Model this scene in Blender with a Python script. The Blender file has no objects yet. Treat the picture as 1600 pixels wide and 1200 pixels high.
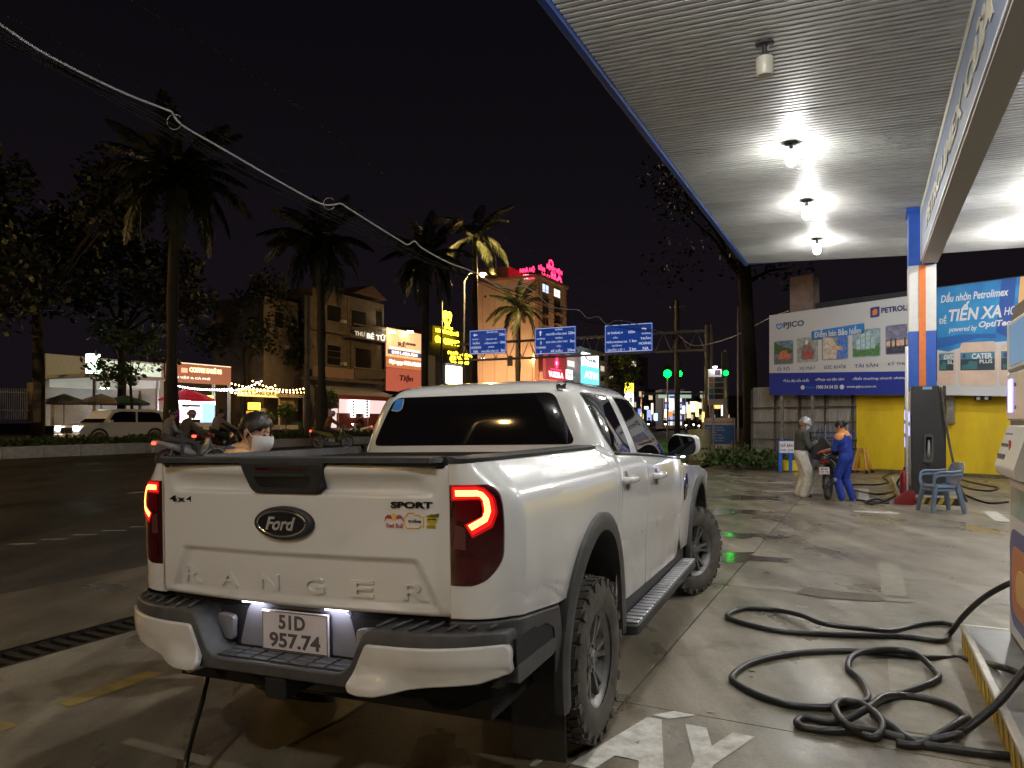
import bpy, bmesh, math, random
from mathutils import Vector, Matrix
from mathutils.geometry import delaunay_2d_cdt
R = math.radians
SC = bpy.context.scene
COL = SC.collection
# ---------------------------------------------------------------- camera
FPX, PPY, CAMH, PITCH = 1130.0, 656.0, 1.54, R(0.2)
cd = bpy.data.cameras.new('camera'); cam = bpy.data.objects.new('camera', cd); COL.objects.link(cam)
cam.location = (0, 0, CAMH); cam.rotation_euler = (R(90) + PITCH, 0, 0)
cd.sensor_width = 36; cd.lens = 36 * FPX / 1600; cd.shift_y = (PPY - 600) / 1600
cd.clip_start = 0.05; cd.clip_end = 2000
SC.camera = cam
# ---------------------------------------------------------------- night sky
wd = bpy.data.worlds.new('World'); SC.world = wd; wd.use_nodes = True
_n = wd.node_tree.nodes; _l = wd.node_tree.links; _n.clear()
_sky = _n.new('ShaderNodeTexSky'); _sky.sky_type = 'NISHITA'; _sky.sun_disc = False
_sky.sun_elevation = R(-4); _sky.sun_rotation = R(30); _sky.dust_density = 4
_b1 = _n.new('ShaderNodeBackground'); _b1.inputs[1].default_value = 0.002
_b2 = _n.new('ShaderNodeBackground'); _b2.inputs[0].default_value = (0.0016, 0.00135, 0.0017, 1); _b2.inputs[1].default_value = 1.0
_tc = _n.new('ShaderNodeTexCoord'); _sp = _n.new('ShaderNodeSeparateXYZ'); _l.new(_tc.outputs['Generated'], _sp.inputs[0])   # city glow low in the sky
_mr = _n.new('ShaderNodeMapRange'); _mr.interpolation_type = 'SMOOTHERSTEP'; _mr.inputs['From Min'].default_value = 0.75; _mr.inputs['From Max'].default_value = -0.05; _l.new(_sp.outputs['Z'], _mr.inputs['Value'])
_mx = _n.new('ShaderNodeMix'); _mx.data_type = 'RGBA'; _mx.inputs[6].default_value = (0.0010, 0.0008, 0.0012, 1); _mx.inputs[7].default_value = (0.0025, 0.0018, 0.0026, 1); _l.new(_mr.outputs['Result'], _mx.inputs[0]); _l.new(_mx.outputs[2], _b2.inputs[0])
_ad = _n.new('ShaderNodeAddShader'); _wo = _n.new('ShaderNodeOutputWorld')
_l.new(_sky.outputs[0], _b1.inputs[0]); _l.new(_b1.outputs[0], _ad.inputs[0]); _l.new(_b2.outputs[0], _ad.inputs[1]); _l.new(_ad.outputs[0], _wo.inputs[0])
# ---------------------------------------------------------------- exposure and render settings
SC.view_settings.view_transform = 'Standard'; SC.view_settings.look = 'None'
SC.view_settings.exposure = 1.5; SC.view_settings.gamma = 1.0
SC.cycles.use_denoising = True
SC.cycles.sample_clamp_indirect = 4.0
SC.cycles.max_bounces = 6; SC.cycles.diffuse_bounces = 3; SC.cycles.glossy_bounces = 3; SC.cycles.transmission_bounces = 4
SC.cycles.caustics_reflective = False; SC.cycles.caustics_refractive = False
# ---------------------------------------------------------------- frames
TH = R(26.1)                       # the road and the petrol station run along s, t is to the right of it
SN, CS = math.sin(TH), math.cos(TH)
def W(s, t, z=0.0): return Vector((s*SN + t*CS, s*CS - t*SN, z))
def to_st(p): return (p[0]*SN + p[1]*CS, p[0]*CS - p[1]*SN)
def gz(t):                         # forecourt falls to the drain, the road rises to the median
    if t > -1.2: return 0.0
    if t > -5.3: return (t + 1.2) * 0.0195
    if t > -7.3: return -0.08
    if t > -23: return -0.08 + (-7.3 - t) * 0.53 / 15.7
    return 0.45
def ray(u, v):
    d = Vector(((u-800)/FPX, 1, -(v-PPY)/FPX)); c, s = math.cos(PITCH), math.sin(PITCH)
    return Vector((d.x, d.y*c - d.z*s, d.y*s + d.z*c))
def at_depth(u, v, Y): d = ray(u, v); return Vector((0, 0, CAMH)) + d*(Y/d.y)
def at_z(u, v, z): d = ray(u, v); return Vector((0, 0, CAMH)) + d*((z-CAMH)/d.z)
def on_t(u, v, t):                 # (s, z) where the sight line meets the upright plane t = const
    d = ray(u, v); k = t/(d.x*CS - d.y*SN); p = Vector((0, 0, CAMH)) + d*k
    return to_st(p)[0], p.z
def depth_t(u, t): return t/(((u-800)/FPX)*CS - SN)
rnd = random.Random(7)
# ---------------------------------------------------------------- materials
MATS = {}
def mat(name, col, rough=0.6, metal=0.0, var=0.0, scale=8.0, bump=0.0, bscale=60.0, coat=0.0, emit=None, estr=0.0, spec=0.5, col2=None, detail=6.0, stretch=None, rvar=0.0):
    if name in MATS: return MATS[name]
    m = bpy.data.materials.new(name); m.use_nodes = True; MATS[name] = m
    nt = m.node_tree; N, L = nt.nodes, nt.links; b = N['Principled BSDF']
    c4 = tuple(col) + (1,)
    b.inputs['Base Color'].default_value = c4; b.inputs['Roughness'].default_value = rough; b.inputs['Metallic'].default_value = metal
    b.inputs['Specular IOR Level'].default_value = spec
    if coat: b.inputs['Coat Weight'].default_value = coat; b.inputs['Coat Roughness'].default_value = 0.04
    if emit is not None:
        b.inputs['Emission Color'].default_value = tuple(emit) + (1,); b.inputs['Emission Strength'].default_value = estr
    tc = None
    def coords():
        nonlocal tc
        if tc is None:
            t = N.new('ShaderNodeTexCoord'); tc = t.outputs['Object']
            if stretch:
                mp = N.new('ShaderNodeMapping'); mp.inputs['Scale'].default_value = stretch; L.new(tc, mp.inputs['Vector']); tc = mp.outputs['Vector']
        return tc
    if var or col2 or rvar:
        nz = N.new('ShaderNodeTexNoise'); nz.inputs['Scale'].default_value = scale; nz.inputs['Detail'].default_value = detail; nz.inputs['Roughness'].default_value = 0.65
        L.new(coords(), nz.inputs['Vector'])
        rp = N.new('ShaderNodeValToRGB'); rp.color_ramp.elements[0].position = 0.32; rp.color_ramp.elements[1].position = 0.68
        lo = tuple(max(0, x*(1-var)) for x in col); hi = tuple(min(1, x*(1+var)) for x in col) if col2 is None else tuple(col2)
        rp.color_ramp.elements[0].color = lo + (1,); rp.color_ramp.elements[1].color = hi + (1,)
        L.new(nz.outputs['Fac'], rp.inputs['Fac'])
        if var or col2: L.new(rp.outputs['Color'], b.inputs['Base Color'])
        if rvar:
            mr = N.new('ShaderNodeMapRange'); mr.inputs['From Min'].default_value = 0.35; mr.inputs['From Max'].default_value = 0.65
            mr.inputs['To Min'].default_value = max(0.02, rough-rvar); mr.inputs['To Max'].default_value = min(1, rough+rvar)
            L.new(nz.outputs['Fac'], mr.inputs['Value']); L.new(mr.outputs['Result'], b.inputs['Roughness'])
    if bump:
        n2 = N.new('ShaderNodeTexNoise'); n2.inputs['Scale'].default_value = bscale; n2.inputs['Detail'].default_value = 4; L.new(coords(), n2.inputs['Vector'])
        bp = N.new('ShaderNodeBump'); bp.inputs['Strength'].default_value = bump; bp.inputs['Distance'].default_value = 0.01
        L.new(n2.outputs['Fac'], bp.inputs['Height']); L.new(bp.outputs['Normal'], b.inputs['Normal'])
    return m
def glow(name, col, s): return mat(name, tuple(min(1, c*0.5) for c in col), 0.4, emit=col, estr=s)
# ---------------------------------------------------------------- mesh helpers
class MB:
    def __init__(self): self.v = []; self.f = []; self.n = None
    def add(self, vs, fs):
        o = len(self.v); self.v += [tuple(p) for p in vs]; self.f += [tuple(i+o for i in f) for f in fs]; return self
    def box(self, x0, x1, y0, y1, z0, z1, b=0.0):
        if b <= 0:
            return self.add([(x0,y0,z0),(x1,y0,z0),(x1,y1,z0),(x0,y1,z0),(x0,y0,z1),(x1,y0,z1),(x1,y1,z1),(x0,y1,z1)],
                            [(0,3,2,1),(4,5,6,7),(0,1,5,4),(1,2,6,5),(2,3,7,6),(3,0,4,7)])
        vs = []; cs = {}
        X, Y, Z = (x0, x1), (y0, y1), (z0, z1); sg = (1, -1)
        for i in (0,1):
            for j in (0,1):
                for k in (0,1):
                    cs[i,j,k] = len(vs)
                    vs += [(X[i], Y[j]+sg[j]*b, Z[k]+sg[k]*b), (X[i]+sg[i]*b, Y[j], Z[k]+sg[k]*b), (X[i]+sg[i]*b, Y[j]+sg[j]*b, Z[k])]
        fs = []
        for i in (0,1): q = [cs[i,0,0], cs[i,1,0], cs[i,1,1], cs[i,0,1]]; fs.append(q[::-1] if i == 0 else q)
        for j in (0,1): q = [cs[0,j,0]+1, cs[1,j,0]+1, cs[1,j,1]+1, cs[0,j,1]+1]; fs.append(q if j == 0 else q[::-1])
        for k in (0,1): q = [cs[0,0,k]+2, cs[1,0,k]+2, cs[1,1,k]+2, cs[0,1,k]+2]; fs.append(q[::-1] if k == 0 else q)
        for a in (0,1):
            for c in (0,1):
                fs += [(cs[a,c,0], cs[a,c,1], cs[a,c,1]+1, cs[a,c,0]+1), (cs[a,0,c], cs[a,1,c], cs[a,1,c]+2, cs[a,0,c]+2), (cs[0,a,c]+1, cs[1,a,c]+1, cs[1,a,c]+2, cs[0,a,c]+2)]
        for q in cs.values(): fs.append((q, q+1, q+2))
        return self.add(vs, fs)
    def tube(self, pts, r, n=8, closed=False, cap=True):
        P = [Vector(p) for p in pts]; m = len(P)
        rs = r if isinstance(r, (list, tuple)) else [r]*m
        tang = []
        for i in range(m):
            a = P[(i-1) % m] if (closed or i > 0) else P[i]; c = P[(i+1) % m] if (closed or i < m-1) else P[i]
            t = (c-a); tang.append(t.normalized() if t.length > 1e-9 else Vector((0,0,1)))
        up = Vector((0,0,1)) if abs(tang[0].z) < 0.9 else Vector((1,0,0))
        nx = tang[0].cross(up).normalized(); vs = []
        for i in range(m):
            nx = (nx - tang[i]*nx.dot(tang[i])); nx = nx.normalized() if nx.length > 1e-6 else tang[i].orthogonal().normalized()
            ny = tang[i].cross(nx)
            for k in range(n):
                a = 2*math.pi*k/n; vs.append(P[i] + (nx*math.cos(a) + ny*math.sin(a))*rs[i])
        fs = []
        for i in range(m if closed else m-1):
            j = (i+1) % m
            for k in range(n): k2 = (k+1) % n; fs.append((i*n+k, i*n+k2, j*n+k2, j*n+k))
        if cap and not closed: fs += [tuple(range(n-1, -1, -1)), tuple((m-1)*n+k for k in range(n))]
        return self.add(vs, fs)
    def cyl(self, p, q, r, n=16, r2=None): return self.tube([p, q], [r, r if r2 is None else r2], n)
    def lathe(self, prof, n=24, axis='z', c=(0,0,0)):
        vs = []
        for (r, h) in prof:
            for k in range(n):
                a = 2*math.pi*k/n; x, y = r*math.cos(a), r*math.sin(a)
                p = (x, y, h) if axis == 'z' else ((h, x, y) if axis == 'x' else (y, h, x))
                vs.append((p[0]+c[0], p[1]+c[1], p[2]+c[2]))
        fs = []
        for i in range(len(prof)-1):
            for k in range(n): k2 = (k+1) % n; fs.append((i*n+k, i*n+k2, (i+1)*n+k2, (i+1)*n+k))
        return self.add(vs, fs)
    def ball(self, c, r, n=12, m=8, sc=(1,1,1)):
        vs = [(c[0], c[1], c[2]-r*sc[2])]
        for i in range(1, m):
            a = -math.pi/2 + math.pi*i/m
            for k in range(n):
                b = 2*math.pi*k/n; vs.append((c[0]+r*sc[0]*math.cos(a)*math.cos(b), c[1]+r*sc[1]*math.cos(a)*math.sin(b), c[2]+r*sc[2]*math.sin(a)))
        vs.append((c[0], c[1], c[2]+r*sc[2])); T = len(vs)-1; fs = []
        for k in range(n):
            k2 = (k+1) % n; fs.append((0, 1+k2, 1+k)); fs.append((T, T-n+k, T-n+k2))
            for i in range(m-2): fs.append((1+i*n+k, 1+i*n+k2, 1+(i+1)*n+k2, 1+(i+1)*n+k))
        return self.add(vs, fs)
    def prism(self, poly, fn0, fn1):          # closed 2D outline -> two mapped caps and a wall
        n = len(poly); a = [fn0(*p) for p in poly]; b = [fn1(*p) for p in poly]
        return self.add(a+b, [tuple(range(n-1, -1, -1)), tuple(range(n, 2*n))] + [(i, (i+1) % n, n+(i+1) % n, n+i) for i in range(n)])
    def quad(self, a, b, c, d): return self.add([a, b, c, d], [(0,1,2,3)])
    def build(self, name, m, parent=None, smooth=False, loc=None, rotz=None, kind=None, auto=None):
        me = bpy.data.meshes.new(name); me.from_pydata(self.v, [], self.f); me.update()
        if self.n is not None:
            me.polygons.foreach_set('use_smooth', [True]*len(me.polygons)); me.normals_split_custom_set_from_vertices(self.n); auto = None
        return place(name, me, m, parent, smooth, loc, rotz, kind, auto)
def place(name, me, m, parent=None, smooth=False, loc=None, rotz=None, kind=None, auto=None):
    if m is not None and not me.materials:
        me.materials.append(m)
    if smooth: me.polygons.foreach_set('use_smooth', [True]*len(me.polygons))
    cust = me.has_custom_normals
    if auto is not None:
        me.polygons.foreach_set('use_smooth', [True]*len(me.polygons)); sharp_edges(me, auto)
    o = bpy.data.objects.new(name, me); COL.objects.link(o)
    if cust: o.cycles.shadow_terminator_geometry_offset = 0.7; o.cycles.shadow_terminator_offset = 0.15
    if parent is not None: o.parent = parent
    if loc is not None: o.location = loc
    if rotz is not None: o.rotation_euler = (0, 0, rotz)
    if kind: o['kind'] = kind
    return o
def sharp_edges(me, ang=35):
    bm = bmesh.new(); bm.from_mesh(me); bmesh.ops.recalc_face_normals(bm, faces=bm.faces)
    for e in bm.edges: e.smooth = len(e.link_faces) == 2 and e.calc_face_angle(0) < R(ang)
    bm.to_mesh(me); bm.free()
def tag(o, label, cat, group=None):
    o['label'] = label; o['category'] = cat
    if group: o['group'] = group
    return o
def thing(name, label, cat, loc=(0,0,0), rotz=0.0, group=None):
    o = bpy.data.objects.new(name, None); COL.objects.link(o); o.empty_display_size = 0.1
    o.location = loc; o.rotation_euler = (0, 0, rotz); return tag(o, label, cat, group)
def st_thing(name, label, cat, s, t, z=0.0, group=None, turn=0.0):   # local x = t, local y = s
    return thing(name, label, cat, W(s, t, z), -TH + turn, group)
def struct(o): o['kind'] = 'structure'; return o
def part(name, me, m, parent, **k): return place(name, me, m, parent, **k)
def dup(root, loc=None, rotz=None, label=None, group=None, parent=None):
    r = root.copy(); COL.objects.link(r)
    if parent is not None: r.parent = parent
    if loc is not None: r.location = loc
    if rotz is not None: r.rotation_euler = (0, 0, rotz)
    if label: r['label'] = label
    if group: r['group'] = group
    for ch in list(root.children): dup(ch, parent=r)
    return r
def smoothpath(pts, n=6, closed=False):       # Catmull-Rom through 3D points
    P = [Vector(p) for p in pts]; m = len(P); out = []
    for i in range(m if closed else m-1):
        if closed: a, b, c, d = P[(i-1) % m], P[i], P[(i+1) % m], P[(i+2) % m]
        else: a, b, c, d = P[max(i-1, 0)], P[i], P[i+1], P[min(i+2, m-1)]
        for k in range(n):
            t = k/n; out.append(0.5*((2*b) + (c-a)*t + (2*a-5*b+4*c-d)*t*t + (3*b-a-3*c+d)*t**3))
    if not closed: out.append(P[-1])
    return out
def lerp_tab(tab, x):
    if x <= tab[0][0]: return tab[0][1]
    for (a, fa), (b, fb) in zip(tab, tab[1:]):
        if x <= b:
            k = (x-a)/(b-a); return fa + (fb-fa)*k
    return tab[-1][1]
def smooth_tab(tab, x):                        # monotone-ish cubic through table
    n = len(tab)
    if x <= tab[0][0]: return tab[0][1]
    if x >= tab[-1][0]: return tab[-1][1]
    for i in range(n-1):
        if x <= tab[i+1][0]:
            x0, y0 = tab[i]; x1, y1 = tab[i+1]; h = x1-x0; d = (y1-y0)/h
            m0 = d if i == 0 else 0.5*(d + (y0-tab[i-1][1])/(x0-tab[i-1][0]))
            m1 = d if i == n-2 else 0.5*(d + (tab[i+2][1]-y1)/(tab[i+2][0]-x1))
            k = (x-x0)/h; return (2*k**3-3*k*k+1)*y0 + (k**3-2*k*k+k)*h*m0 + (-2*k**3+3*k*k)*y1 + (k**3-k*k)*h*m1
def sstep(a, b, x):
    k = min(1, max(0, (x-a)/(b-a))); return k*k*(3-2*k)
def inside(p, poly):
    x, y = p; c = False; n = len(poly); j = n-1
    for i in range(n):
        xi, yi = poly[i]; xj, yj = poly[j]
        if (yi > y) != (yj > y) and x < (xj-xi)*(y-yi)/(yj-yi)+xi: c = not c
        j = i
    return c
def area2(P): return sum(P[i][0]*P[(i+1) % len(P)][1]-P[(i+1) % len(P)][0]*P[i][1] for i in range(len(P)))
def rounded(poly, r, n=4):                    # round the corners of a 2D polygon; r number or list
    out = []; m = len(poly)
    for i in range(m):
        a, b, c = Vector(poly[i-1]), Vector(poly[i]), Vector(poly[(i+1) % m])
        rr = r[i] if isinstance(r, (list, tuple)) else r
        u, w = (a-b), (c-b); rr = min(rr, u.length*0.48, w.length*0.48)
        if rr <= 1e-5: out.append(tuple(b)); continue
        p, q = b+u.normalized()*rr, b+w.normalized()*rr
        for k in range(n+1):
            t = k/n; out.append(tuple(p*(1-t)**2 + b*2*t*(1-t) + q*t*t))
    return out
def densify(P, step):
    out = []
    for i in range(len(P)):
        a, b = Vector(P[i]), Vector(P[(i+1) % len(P)]); k = max(1, int(math.ceil((b-a).length/step)))
        for j in range(k): out.append(tuple(a+(b-a)*j/k))
    return out
def panel(outline, fn, step=0.05, er=0.006, depth=(0,0,0), thick=0.03, holes=(), step2=None):
    """sheet cut to a 2D outline, mapped by fn(a, b), with a rolled edge and a flange along `depth`"""
    P = list(outline)
    if area2(P) < 0: P = P[::-1]
    P = densify(P, min(step, (step2 or step)*1.6)); n = len(P); dv = Vector(depth)
    nr = []
    for i in range(n):
        a, b, c = Vector(P[i-1]), Vector(P[i]), Vector(P[(i+1) % n])
        e = (b-a).normalized() + (c-b).normalized(); e = e.normalized() if e.length > 1e-6 else Vector((1,0)); nr.append(Vector((-e.y, e.x)))
    I = [tuple(Vector(P[i]) + nr[i]*er) for i in range(n)] if er > 0 else P
    pts = [Vector(p) for p in I]
    x0, x1 = min(p[0] for p in P), max(p[0] for p in P); y0, y1 = min(p[1] for p in P), max(p[1] for p in P)
    step2 = step2 or step; nx, ny = int((x1-x0)/step)+1, int((y1-y0)/step2)+1; sm = min(step, step2)
    H = [densify(h, step) for h in holes]; edges = [(i, (i+1) % n) for i in range(n)]
    for h in H:
        o = len(pts); pts += [Vector(p) for p in h]; edges += [(o+i, o+(i+1) % len(h)) for i in range(len(h))]
    seg = [(Vector(I[i]), Vector(I[(i+1) % n])) for i in range(n)]
    for i in range(1, nx+1):
        for j in range(1, ny+1):
            p = (x0+(i-0.5+0.001*j)*(x1-x0)/nx, y0+(j-0.5)*(y1-y0)/ny)
            if inside(p, I) and not any(inside(p, h) for h in H):
                v = Vector(p)
                if min((v-s[0]).length for s in seg) > sm*0.7 and all(min((v-Vector(q)).length for q in h) > step*0.4 for h in H): pts.append(v)
    r = delaunay_2d_cdt(pts, edges, [], 0, 1e-7)
    V2, F2 = r[0], [f for f in r[2]]
    F2 = [f for f in F2 if (lambda c: inside(c, I) and not any(inside(c, h) for h in H))((sum(V2[i].x for i in f)/len(f), sum(V2[i].y for i in f)/len(f)))]
    mb = MB(); vs = [Vector(fn(p.x, p.y)) for p in V2]; fs = [tuple(f) for f in F2]; ep = 0.002
    def nrm(a, b):
        q = (Vector(fn(a+ep, b))-Vector(fn(a-ep, b))).cross(Vector(fn(a, b+ep))-Vector(fn(a, b-ep))); return q.normalized() if q.length > 1e-12 else Vector((0, 0, 1))
    ns = [nrm(p.x, p.y) for p in V2]
    idx = {}
    for k, og in enumerate(r[3]):
        for o in og:
            if o < n: idx[o] = k
    if len(idx) == n and dv.length > 0:
        prev = [idx[i] for i in range(n)]
        rings = [(0.35, 0.3), (0.0, 1.0)] if er > 0 else []
        for (ki, kd) in rings + [('t', 0)]:
            base = len(vs)
            for i in range(n):
                b0 = Vector(fn(*P[i])); on = (b0-Vector(fn(*tuple(Vector(P[i])+nr[i]*.003)))).normalized()
                if ki == 't': vs.append(b0 + dv*(er+thick)); ns.append(on)
                else: vs.append(Vector(fn(*tuple(Vector(P[i])+nr[i]*er*ki))) + dv*(er*kd)); ns.append((nrm(*P[i])*(.75 if ki else .15)+on*(.65 if ki else 1)).normalized())
            for i in range(n): j = (i+1) % n; fs.append((prev[j], prev[i], base+i, base+j))
            prev = list(range(base, base+n))
    mb.add(vs, fs); mb.n = ns; return mb
_tcache = {}
def text_data(body, bold=0.0, shear=0.0, ext=0.0, spacing=1.0):
    body = body.replace('Đ', 'Ð')
    if 'Ơ' in body: bold = .01
    elif 'M' in body and 0 < bold < .035: bold = .04 if bold >= .02 else 0.0
    key = (body, bold, shear, ext, spacing)
    if key in _tcache: return _tcache[key]
    cu = bpy.data.curves.new('lettering', 'FONT'); cu.body = body; cu.size = 1; cu.offset = bold; cu.shear = shear; cu.extrude = ext
    cu.align_x = 'CENTER'; cu.resolution_u = 3; cu.space_character = spacing
    ob = bpy.data.objects.new('lettering', cu); me = bpy.data.meshes.new_from_object(ob)
    vs = [v.co.copy() for v in me.vertices]; fs = [tuple(p.vertices) for p in me.polygons]
    bpy.data.objects.remove(ob); bpy.data.curves.remove(cu); bpy.data.meshes.remove(me)
    _tcache[key] = (vs, fs); return vs, fs
def put_text(body, o, right, up, w, h, m, parent, name='lettering', ext=0.004, bold=0.01, shear=0.0, spacing=1.0, align='C', fn=None):
    """lettering fitted to w x h (h None keeps its proportions), centred on o, standing ext proud of its surface"""
    vs, fs = text_data(body, bold, shear, 0.5, spacing)
    if not vs: return None
    x0, x1 = min(v.x for v in vs), max(v.x for v in vs); y0, y1 = min(v.y for v in vs), max(v.y for v in vs)
    if w is None: kx = ky = h/(y1-y0)
    else:
        kx = w/(x1-x0); ky = kx if h is None else h/(y1-y0)
    o, right, up = Vector(o), Vector(right).normalized(), Vector(up).normalized(); nn = right.cross(up)
    cx = {'C': (x0+x1)/2, 'L': x0, 'R': x1}[align]; cy = (y0+y1)/2
    if fn: V = [fn((v.x-cx)*kx, (v.y-cy)*ky, (v.z+0.5)*ext) for v in vs]
    else: V = [o + right*((v.x-cx)*kx) + up*((v.y-cy)*ky) + nn*((v.z+0.5)*ext) for v in vs]
    return MB().add(V, fs).build(name, m, parent)
# ================================================================ ground, road, median
def ground_mat(name, c1, c2, c3, rough, rv, wet=0.0, crack=False):
    m = bpy.data.materials.new(name); m.use_nodes = True; nt = m.node_tree; N, L = nt.nodes, nt.links; b = N['Principled BSDF']
    g = N.new('ShaderNodeNewGeometry'); P = g.outputs['Position']
    def noise(sc, det=8, ro=0.6, st=None):
        v = P
        if st:
            mp = N.new('ShaderNodeMapping'); mp.inputs['Rotation'].default_value = (0, 0, TH); mp.inputs['Scale'].default_value = st; L.new(P, mp.inputs['Vector']); v = mp.outputs['Vector']
        n = N.new('ShaderNodeTexNoise'); n.inputs['Scale'].default_value = sc; n.inputs['Detail'].default_value = det; n.inputs['Roughness'].default_value = ro; L.new(v, n.inputs['Vector']); return n.outputs['Fac']
    def ramp(f, a, ca, bb, cb):
        r = N.new('ShaderNodeValToRGB'); e = r.color_ramp.elements; e[0].position = a; e[1].position = bb; e[0].color = ca + (1,); e[1].color = cb + (1,); L.new(f, r.inputs['Fac']); return r.outputs['Color']
    def mix(f, a, bcol, mode='MIX'):
        x = N.new('ShaderNodeMix'); x.data_type = 'RGBA'; x.blend_type = mode
        if isinstance(f, float): x.inputs[0].default_value = f
        else: L.new(f, x.inputs[0])
        for k, s in ((6, a), (7, bcol)):
            if isinstance(s, tuple): x.inputs[k].default_value = s + (1,)
            else: L.new(s, x.inputs[k])
        return x.outputs[2]
    base = ramp(noise(0.9), 0.35, c1, 0.65, c2)
    streak = ramp(noise(1.6, 6, 0.6, (1.6, 0.35, 1)), 0.45, (0, 0, 0), 0.7, (1, 1, 1))
    base = mix(streak, base, c3)
    grain = ramp(noise(55, 3), 0.3, (0.80, 0.80, 0.80), 0.7, (1.15, 1.15, 1.15)); base = mix(1.0, base, grain, 'MULTIPLY')
    spots = ramp(noise(3.7, 3, 0.5), 0.57, (1, 1, 1), 0.72, (0.60, 0.58, 0.55)); base = mix(1.0, base, spots, 'MULTIPLY')
    track = ramp(noise(1.0, 5, 0.55, (1.9, 0.07, 1)), 0.40, (0.72, 0.70, 0.68), 0.62, (1.06, 1.06, 1.06)); base = mix(1.0, base, track, 'MULTIPLY')
    speck = ramp(noise(11, 4, 0.7), 0.66, (1, 1, 1), 0.72, (0.55, 0.53, 0.50)); base = mix(1.0, base, speck, 'MULTIPLY')
    if crack:
        vo = N.new('ShaderNodeTexVoronoi'); vo.feature = 'DISTANCE_TO_EDGE'; vo.inputs['Scale'].default_value = 0.55; L.new(P, vo.inputs['Vector'])
        base = mix(1.0, base, ramp(vo.outputs['Distance'], 0.0, (0.45, 0.45, 0.45), 0.012, (1, 1, 1)), 'MULTIPLY')
    L.new(base, b.inputs['Base Color'])
    mr = N.new('ShaderNodeMapRange'); mr.inputs['From Min'].default_value = 0.35; mr.inputs['From Max'].default_value = 0.65; mr.inputs['To Min'].default_value = rough-rv; mr.inputs['To Max'].default_value = rough+rv
    L.new(noise(1.1, 5, 0.6, (1.0, 0.5, 1)), mr.inputs['Value']); L.new(mr.outputs['Result'], b.inputs['Roughness'])
    bp = N.new('ShaderNodeBump'); bp.inputs['Strength'].default_value = 0.25; bp.inputs['Distance'].default_value = 0.006; L.new(noise(38, 5), bp.inputs['Height']); L.new(bp.outputs['Normal'], b.inputs['Normal'])
    return m
M_CONC = ground_mat('forecourt_concrete', (0.27, 0.238, 0.180), (0.15, 0.132, 0.100), (0.36, 0.32, 0.25), 0.42, 0.24)
M_APRON = ground_mat('apron_concrete', (0.13, 0.105, 0.075), (0.08, 0.066, 0.05), (0.16, 0.13, 0.095), 0.5, 0.2)
M_ASPH = ground_mat('road_asphalt', (0.030, 0.027, 0.024), (0.048, 0.043, 0.038), (0.055, 0.048, 0.04), 0.55, 0.16)
M_SOIL = mat('soil', (0.03, 0.025, 0.016), 0.95, var=0.4, scale=2)
M_JOINT = mat('joint_grit', (0.03, 0.027, 0.022), 0.95)
M_KERBW = mat('whitewashed_kerb', (0.74, 0.70, 0.62), 0.8, col2=(0.46, 0.41, 0.34), scale=5, bump=0.3, stretch=(1, 1, 2.5))
M_PWHITE = mat('worn_white_paint', (0.74, 0.72, 0.68), 0.75, col2=(0.38, 0.36, 0.31), scale=11, detail=9)
M_PFADE = mat('faded_paint', (0.33, 0.31, 0.25), 0.75, col2=(0.22, 0.205, 0.17), scale=7, detail=9)
M_PYEL = mat('worn_yellow_paint', (0.42, 0.30, 0.05), 0.75, col2=(0.15, 0.125, 0.08), scale=7, detail=9)
M_IRON = mat('cast_iron', (0.03, 0.028, 0.025), 0.55, 0.6, var=0.4)
def st_strip(t0, t1, s0, s1, dz, fall=gz, ns=1):
    mb = MB()
    brk = sorted({t0, t1} | {x for x in (-1.2, -5.3, -7.3, -23.0) if t0 < x < t1})
    for a, b in zip(brk, brk[1:]):
        mb.quad(W(s0, a, fall(a)+dz), W(s0, b, fall(b)+dz), W(s1, b, fall(b)+dz), W(s1, a, fall(a)+dz))
    return mb
mb = MB(); mb.quad((-900, -300, -0.5), (900, -300, -0.5), (900, 1500, -0.5), (-900, 1500, -0.5)); struct(mb.build('ground', M_SOIL))
road = struct(st_strip(-23.0, -7.3, -40, 420, 0).build('road', M_ASPH))
struct(st_strip(-40, -26.2, -60, 420, 0).build('opposite_road', M_ASPH))
struct(st_strip(-60, -40, -60, 420, 0.13).build('far_pavement', M_APRON))
struct(st_strip(-7.3, -5.47, -40, 60, 0.004).build('apron', M_APRON))
struct(st_strip(-7.3, 6, 60, 420, 0.0, lambda t: 0).build('side_pavement', M_APRON))
fore = struct(st_strip(-5.13, 40, -40, 60, -0.02).build('forecourt', M_JOINT))
tE = [-5.13, -1.2, 2.6, 6.4, 10.2, 14.0, 22]; sE = [-8.7, -4.5, -0.3, 3.85, 8.1, 12.3, 16.5, 20.7, 24.9, 29.1, 33.3, 40]
for i in range(len(sE)-1):
    for j in range(len(tE)-1):
        g = 0.006; mb = MB(); a, b, c, d = sE[i]+g, sE[i+1]-g, tE[j]+g, tE[j+1]-g
        dz = rnd.uniform(-0.001, 0.002)
        top = [W(a, c, gz(c)+dz), W(a, d, gz(d)+dz), W(b, d, gz(d)+dz), W(b, c, gz(c)+dz)]
        mb.add(top + [p - Vector((0, 0, 0.05)) for p in top], [(0,1,2,3), (0,4,5,1), (1,5,6,2), (2,6,7,3), (3,7,4,0)])
        mb.build('slab', M_CONC, fore)
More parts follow.
